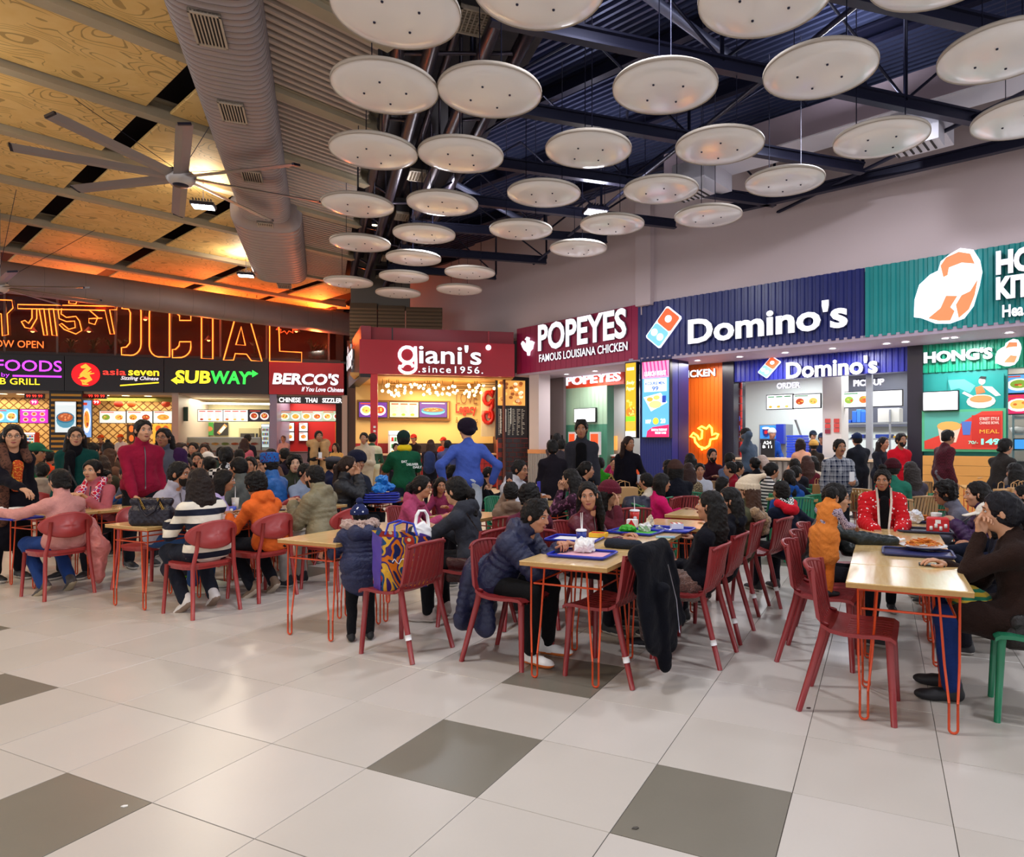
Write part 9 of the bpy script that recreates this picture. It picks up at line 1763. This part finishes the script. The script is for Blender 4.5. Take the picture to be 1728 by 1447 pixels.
st(668, 748, 17, 150, 'person in purple behind the green polo man', top=('#4a3048', 'cotton')); st(698, 733, 20.4, 185, 'kiosk worker in a red cap and black shirt', hat='cap', hatc='#b02a20', top=('#20181c', 'cotton'))
pz = st(727, 742, 15.4, -5, 'woman with long brown hair and a blue backpack', hair='longback', hc='#2c1a14', top=('#241c24', 'cotton')); t, fg, s = pz; TB = fg['K'][9]; q = SDF(); q.cap(TB(0, -0.2, 0.32), TB(0, -0.22, 0.05), 0.14, k=0.04); free(pz, extra(pz, 'backpack', q, cloth('#2a3458'), 0.025), 'blue backpack on the woman at the kiosk', 'backpack')
st(748, 738, 20.6, 200, 'kiosk worker in a red cap and red shirt', hat='cap', hatc='#b83224', top=('#c8321e', 'cotton')); st(756, 743, 14.8, 10, 'child in a blue quilted jacket at the kiosk', top=('#2a3468', 'puffer'), cut='puffer', slim=1.1)
seated(752, 779, 10.5, -10, 'dark haired woman left of the blue sweater', ch='r', hair='bun', top=('#1c181c', 'cotton')); seated(766, 785, 9.2, 150, 'woman with a bright red scarf below the blue sweater', ch='r', hair='bob', hyaw=60, top=('#1c181c', 'cotton'), facef=False)
t, fg, s = PEOPLE[-1]; TB = fg['K'][9]; q = SDF(); q.cap(TB(-0.09, 0, 0.50), TB(0.09, 0, 0.50), 0.075, k=0.04); q.cap(TB(0, 0.08, 0.46), TB(0, 0.14, 0.2), 0.06); extra(PEOPLE[-1], 'scarf', q, cloth('#b8142a', 'wool'), 0.02, label='bright red scarf')
st(788, 710, 9.0, -18, 'tall man in a blue sweater and dark turban with hands on his hips', hyaw=14, hp=0.25, lean=2, arms=('hip', 'hip'), hands=('fist', 'fist'), hat='turban', hatc='#1f1624', hair=None, top=('#4258a8', 'cotton'), bottom=('#b8c0cc', 'cotton'), sk=3, slim=1.12, fat=0.05)
seated(826, 788, 10.4, 90, 'man in a black jacket behind the blue sweater', ch='r', lean=20, top=('#16181f', 'cotton')); seated(878, 776, 8.3, 118, 'boy with glasses in a pale grey puffer jacket reading his phone', ch='g', lean=14, hp=0.3, hoodie=True, glasses=True, top=('#b4b4bc', 'puffer'), cut='puffer', arms=('table', 'phone'), hands=('relax', 'grip'), sk=1)
pk = seated(862, 813, 6.6, -10, 'child in a brown hoodie holding up a phone', ch='r', arms=((0.02, 0.28, 0.26), 'table'), hands=('grip', 'relax'), top=('#7a6454', 'cotton'), hoodie=True, sk=1, lean=8)
t, fg, s = pk; W = fg['K'][4][1]; b = MB(); b.box(W[0] - 0.04, W[0] + 0.04, W[1] + 0.05, W[1] + 0.06, W[2] + 0.04, W[2] + 0.20, mat('#20161c', 0.2), 0.004); free(pk, b.build('phone', t, 1), 'dark phone held up by the child in the brown hoodie', 'phone')
pc = seated(893, 817, 5.75, -6, 'boy with thick curly hair behind the navy puffer coat', ch='r', hair='curly', top=('#5a2436', 'cotton'), lean=16, sk=1)
st(932, 742, 9.5, -12, 'woman in a black lace top with hair in a bun seen from behind', hair='lowbun', top=('#1c1820', 'cotton'), cut='kurta', slim=1.08, fat=0.1, arms=('hold', 'hold')); st(940, 731, 13.5, 30, 'person in a brown coat beyond the black lace top', top=('#4a3c3c', 'cotton')); st(948, 741, 12, 20, 'boy with black hair and grey jacket beyond the black lace top', top=('#3c3840', 'cotton'))
st(981, 709, 9.9, 184, 'tall man in a grey jacket and black shirt looking down', hp=0.4, arms=('down', 'down'), hair='fringe', top=('#34343c', 'cotton'), cut='jacket', bottom=('#16161a', 'cotton'), slim=1.1, sk=1)
t, fg, s = PEOPLE[-1]; TB = fg['K'][9]; q = SDF(); q.cap(TB(0, 0.13, 0.40), TB(0, 0.16, -0.05), 0.075, k=0.03, sq=((0, 1, 0), 0.5)); extra(PEOPLE[-1], 'black_shirt', q, cloth('#0e0e12'), 0.016, label='black shirt')
seated(962, 791, 7.4, -72, 'woman with long black hair in a purple floral jacket eating', ch='r', hair='long', top=('floral', '#321428', '#7a4a68', 1.0), cut='jacket', arms=('chin', 'chin'), hands=('grip', 'grip'), hp=0.2, lean=10, sk=3)
seated(990, 779, 9.2, 100, 'woman with black ponytail in front of the grey jacket man', ch='g', hair='pony', top=('#16141c', 'cotton')); seated(1012, 772, 11.6, -10, 'person in a bright green sweater', ch='g', top=('#3aa028', 'cotton')); seated(1036, 772, 13, 180, 'man in a maroon and pink top beside the green sweater', ch='g', hair='buzz', top=('#a82a5a', 'cotton'), arms=('table', 'up'))
pb = st(1061, 736, 10.6, 186, 'standing woman in black with long dark hair carrying patterned bags', hyaw=30, hp=0.2, arms=((0.24, 0.16, -0.34), 'down'), hair='long', hc='#241410', top=('#14121c', 'cotton'), cut='high', sk=1, facef=True)
t, fg, s = pb; b = MB(); m_ = pattern_mat('cells', '#3a2c1c', '#c8a860', 1.5)
for sx in (-1, 1): b.prism([(sx * 0.27 - 0.14, 0.08, 0.55), (sx * 0.27 + 0.14, 0.08, 0.55), (sx * 0.27 + 0.10, 0.05, 0.86), (sx * 0.27, 0.03, 1.05), (sx * 0.27 - 0.10, 0.05, 0.86)], m_, (0, 0.08, 0)); free(pb, b.build('carrier_bag', t, 1), 'ochre patterned carrier bag on the %s of the standing woman in black' % ('left' if sx > 0 else 'right'), 'bag'); b = MB()
seated(1090, 806, 8.6, -60, 'small child with pigtails in a cream top', ch='g', hair='pony', top=('#d8ccb8', 'cotton'), s=0.84); p = at(1062, 838, 7.6); s_ = SDF(); s_.cap((-0.18, 0, 0.78), (0.18, 0, 0.78), 0.09, k=0.03); s_.cap((-0.15, -0.03, 0.74), (-0.14, -0.05, 0.35), 0.10, k=0.04); s_.cap((0.15, -0.03, 0.74), (0.14, -0.05, 0.35), 0.10, k=0.04); s_.cap((0, -0.05, 0.74), (0, -0.06, 0.35), 0.12, k=0.04); V, Q = s_.mesh(0.016); V = wob(V, 0.012, 18); o = put('draped_coat', np_mesh('draped_coat', V, Q, [cloth('#1a2036', 'puffer')])); o.location = (PX(1088, 7.7), 7.7, 0); tag(o, 'navy coat draped over a chair left of the bright pink coat', 'coat'); chair((PX(1088, 7.7), 7.95), 5, 'green slatted chair carrying the draped navy coat', col=GREEN)
seated(1117, 799, 7.6, 78, 'girl in a bright pink coat with straight dark hair in profile', ch='g', hair='bob', top=('#c41860', 'cotton'), cut='jacket', sk=1, arms=('table', 'table'), lean=6)
seated(1139, 777, 8.9, -18, 'person in a brown woolly cap and black coat seen from behind', ch='r', hair='bob', hat='beanie', hatc='#4a342f', top=('#13151f', 'cotton'), slim=1.2, fat=0.2); seated(1127, 776, 10.6, -30, 'woman with dark hair and red scarf left of the brown woolly cap', ch='g', hair='long', top=('#8a2030', 'cotton'))
seated(1164, 765, 11.6, -10, 'woman with long straight black hair under the neon bird', ch='g', hair='longback', top=('#1c1418', 'cotton')); seated(1162, 781, 9.6, 10, 'woman with brown hair in a knitted beige cardigan', ch='g', hair='longback', hc='#2c1a18', top=('cells', '#5a4a38', '#a89878', 0.8))
seated(1202, 757, 12.6, 172, 'man in a maroon zip sweater sitting before the orange wall', ch='t', beard=True, top=('#381420', 'cotton'), cut='jacket'); seated(1181, 785, 10.2, 185, 'boy in a printed white shirt facing the camera', ch='g', top=('#c8ccd8', 'cotton'), s=0.9); seated(1232, 764, 12, 60, 'man in a grey blue sweater before the black pillar', ch='t', top=('#5a6a8c', 'cotton'))
seated(1232, 784, 10.2, -80, 'boy with glasses in a dark red jacket', ch='g', glasses=True, top=('#8a1428', 'cotton'), s=0.92); seated(1222, 802, 9.2, 100, 'child in a white fluffy coat bending forward', ch='g', lean=35, hair='bob', top=('#e4e0da', 'wool'), s=0.85); seated(1246, 776, 11, 90, 'child in dark clothes right of the grey blue sweater', ch='g', top=('#1c2030', 'cotton'), s=0.9)
st(1258, 722, 12.6, -42, 'standing man in a grey sweatshirt holding a phone to his ear', arms=('ear', 'down'), hands=('grip', 'relax'), top=('#4c5a6c', 'cotton'), sk=1); pw = st(1303, 723, 17.0, 175, 'pizza shop cashier in a white hair net and blue and red uniform', hat='net', hatc='#e8e6e2', top=('#1c4aa0', 'cotton'), arms=('table', 'table'), hair=None)
st(1387, 731, 17.0, 200, 'pizza shop worker in a navy cap at the counter', hat='cap', hatc='#1c2440', top=('#1c2440', 'cotton')); st(1372, 727, 19.0, 180, 'pizza shop worker behind the capped colleague', hat='cap', hatc='#1c2230', top=('#1c2440', 'cotton'))
seated(1273, 772, 12, -30, 'woman in black with her hair up below the grey sweatshirt', ch='g', hair='bun', top=('#121218', 'cotton')); seated(1285, 768, 12.3, -70, 'woman with a beige headscarf', ch='g', hair='long', hc='#a8948a', top=('#b8a898', 'cotton')); seated(1303, 786, 9.6, 82, 'girl with tied hair in a striped top leaning on her arm', ch='g', hair='bun', top=('stripes', '#e0dcd8', '#20222c', 0.5), s=0.92)
st(1350, 740, 13.4, -10, 'woman in a peach sweater with dark hair seen from behind', hair='bob', hc='#20120f', top=('#e0a080', 'wool')); st(1373, 743, 14, 10, 'child in a mustard woolly cap and dark coat', hat='beanie', hatc='#c8964a', top=('#2a221c', 'cotton'))
seated(1361, 769, 11.2, 0, 'woman with brown hair in a maroon top at the pizza counter tables', ch='g', hair='longback', hc='#38201a', top=('#5c1c28', 'cotton')); seated(1372, 770, 11.8, 20, 'woman in a cream sweater behind the maroon top', ch='g', hair='bob', top=('#d8c8b0', 'wool')); seated(1341, 780, 10.4, 10, 'dark haired child below the peach sweater', ch='g', top=('#1c1c24', 'cotton'), s=0.95)
seated(1343, 786, 9.5, 60, 'person in a navy sweater stretching an arm along the table', ch='g', arms=('table', 'fwd'), top=('#1a2238', 'cotton')); seated(1331, 793, 8.7, -8, 'woman with long black hair in a bright blue jacket seen from behind', ch='g', hair='pony', top=('#1f4c98', 'cotton'), hoodie=True)
st(1417, 741, 9.1, 178, 'man with a moustache in a navy and white plaid shirt holding a phone', arms=('hold', 'down'), hands=('grip', 'relax'), moust=True, top=('plaid', '#16203c', '#c4c8d0', 1.0), bottom=('#20242c', 'cotton'), sk=1, slim=1.15, fat=0.1)
st(1446, 731, 13, -8, 'pizza shop runner in a black uniform and navy cap seen from behind', hat='cap', hatc='#1c2848', top=('#1a1c24', 'cotton'), slim=1.1); st(1491, 737, 12.4, 150, 'woman with very long dark hair and a dark vest', hair='long', hc='#180f0e', top=('#20222c', 'cotton')); st(1521, 731, 11.8, 176, 'bearded man in a bright red sweater', beard=True, top=('#c41426', 'cotton'), arms=('down', 'hold'), sk=1, hair='cut')
seated(1506, 775, 8.6, 20, 'person in a maroon woolly cap and green sweater', ch='t', hair='short', hat='beanie', hatc='#3c141c', top=('#256a58', 'cotton'), lean=12); seated(1536, 779, 8.9, -5, 'woman with long ash brown hair and a clip seen from behind', ch='t', hair='longback', hc='#2a2422', top=('#45404a', 'cotton'))
st(1600, 725, 11.6, 88, 'man in a maroon checked shirt and grey trousers walking right', arms=('down', 'down'), top=('check', '#4c1220', '#3a0d18', 0.8), bottom=('#6a6c74', 'cotton'), sk=1, slim=1.15, fat=0.14); st(1697, 740, 9.6, 80, 'woman in dark clothes with a grey shoulder bag at the right edge', hair='lowbun', top=('#2c2826', 'cotton'), slim=1.15, fat=0.2, lean=6)
t, fg, s = PEOPLE[-1]; TB = fg['K'][9]; q = SDF(); q.cap(TB(0.24, -0.05, 0.10), TB(0.24, 0.10, 0.08), 0.10, k=0.04); free(PEOPLE[-1], extra(PEOPLE[-1], 'shoulder_bag', q, cloth('#6a6460', 'leather'), 0.02), 'grey leather shoulder bag of the woman at the right edge', 'handbag')
seated(1712, 781, 8.3, -5, 'woman with long black hair in a navy vest at the right edge', ch='t', hair='longback', top=('#1c2234', 'cotton')); seated(1727, 818, 6.3, -60, 'dark haired person cut by the right edge', ch='g', hair='short', top=('#16161c', 'cotton'))
def phone(k, sd, col='#18181c', who=''):
 t, fg, s = PEOPLE[k]; W = fg['K'][4][sd]; d = W - fg['K'][3][sd]; d /= np.linalg.norm(d); c = W + d * 0.12 + np.array((0, 0, 0.02)); b = MB(); b.box(c[0] - 0.035, c[0] + 0.035, c[1] - 0.03, c[1] - 0.02, c[2] - 0.04, c[2] + 0.10, mat(col, 0.25), 0.003); free(PEOPLE[k], b.build('phone', t, 1), 'phone in the hand of the ' + who, 'phone')
for k, (t, fg, s) in enumerate(list(PEOPLE)):
 for key, sd, col, who in (('plaid shirt', 1, '#e4e4e8', 'man in the plaid shirt'), ('pale grey puffer', -1, '#3a3aa0', 'boy in the pale grey puffer jacket'), ('phone to his ear', 1, '#18181c', 'man in the grey sweatshirt'), ('tan shawl', -1, '#e0e0e4', 'man with the tan shawl'), ('carrying patterned bags', 1, '#c8c8d0', 'standing woman in black')):
  if key in t['label']: phone(k, sd, col, who)
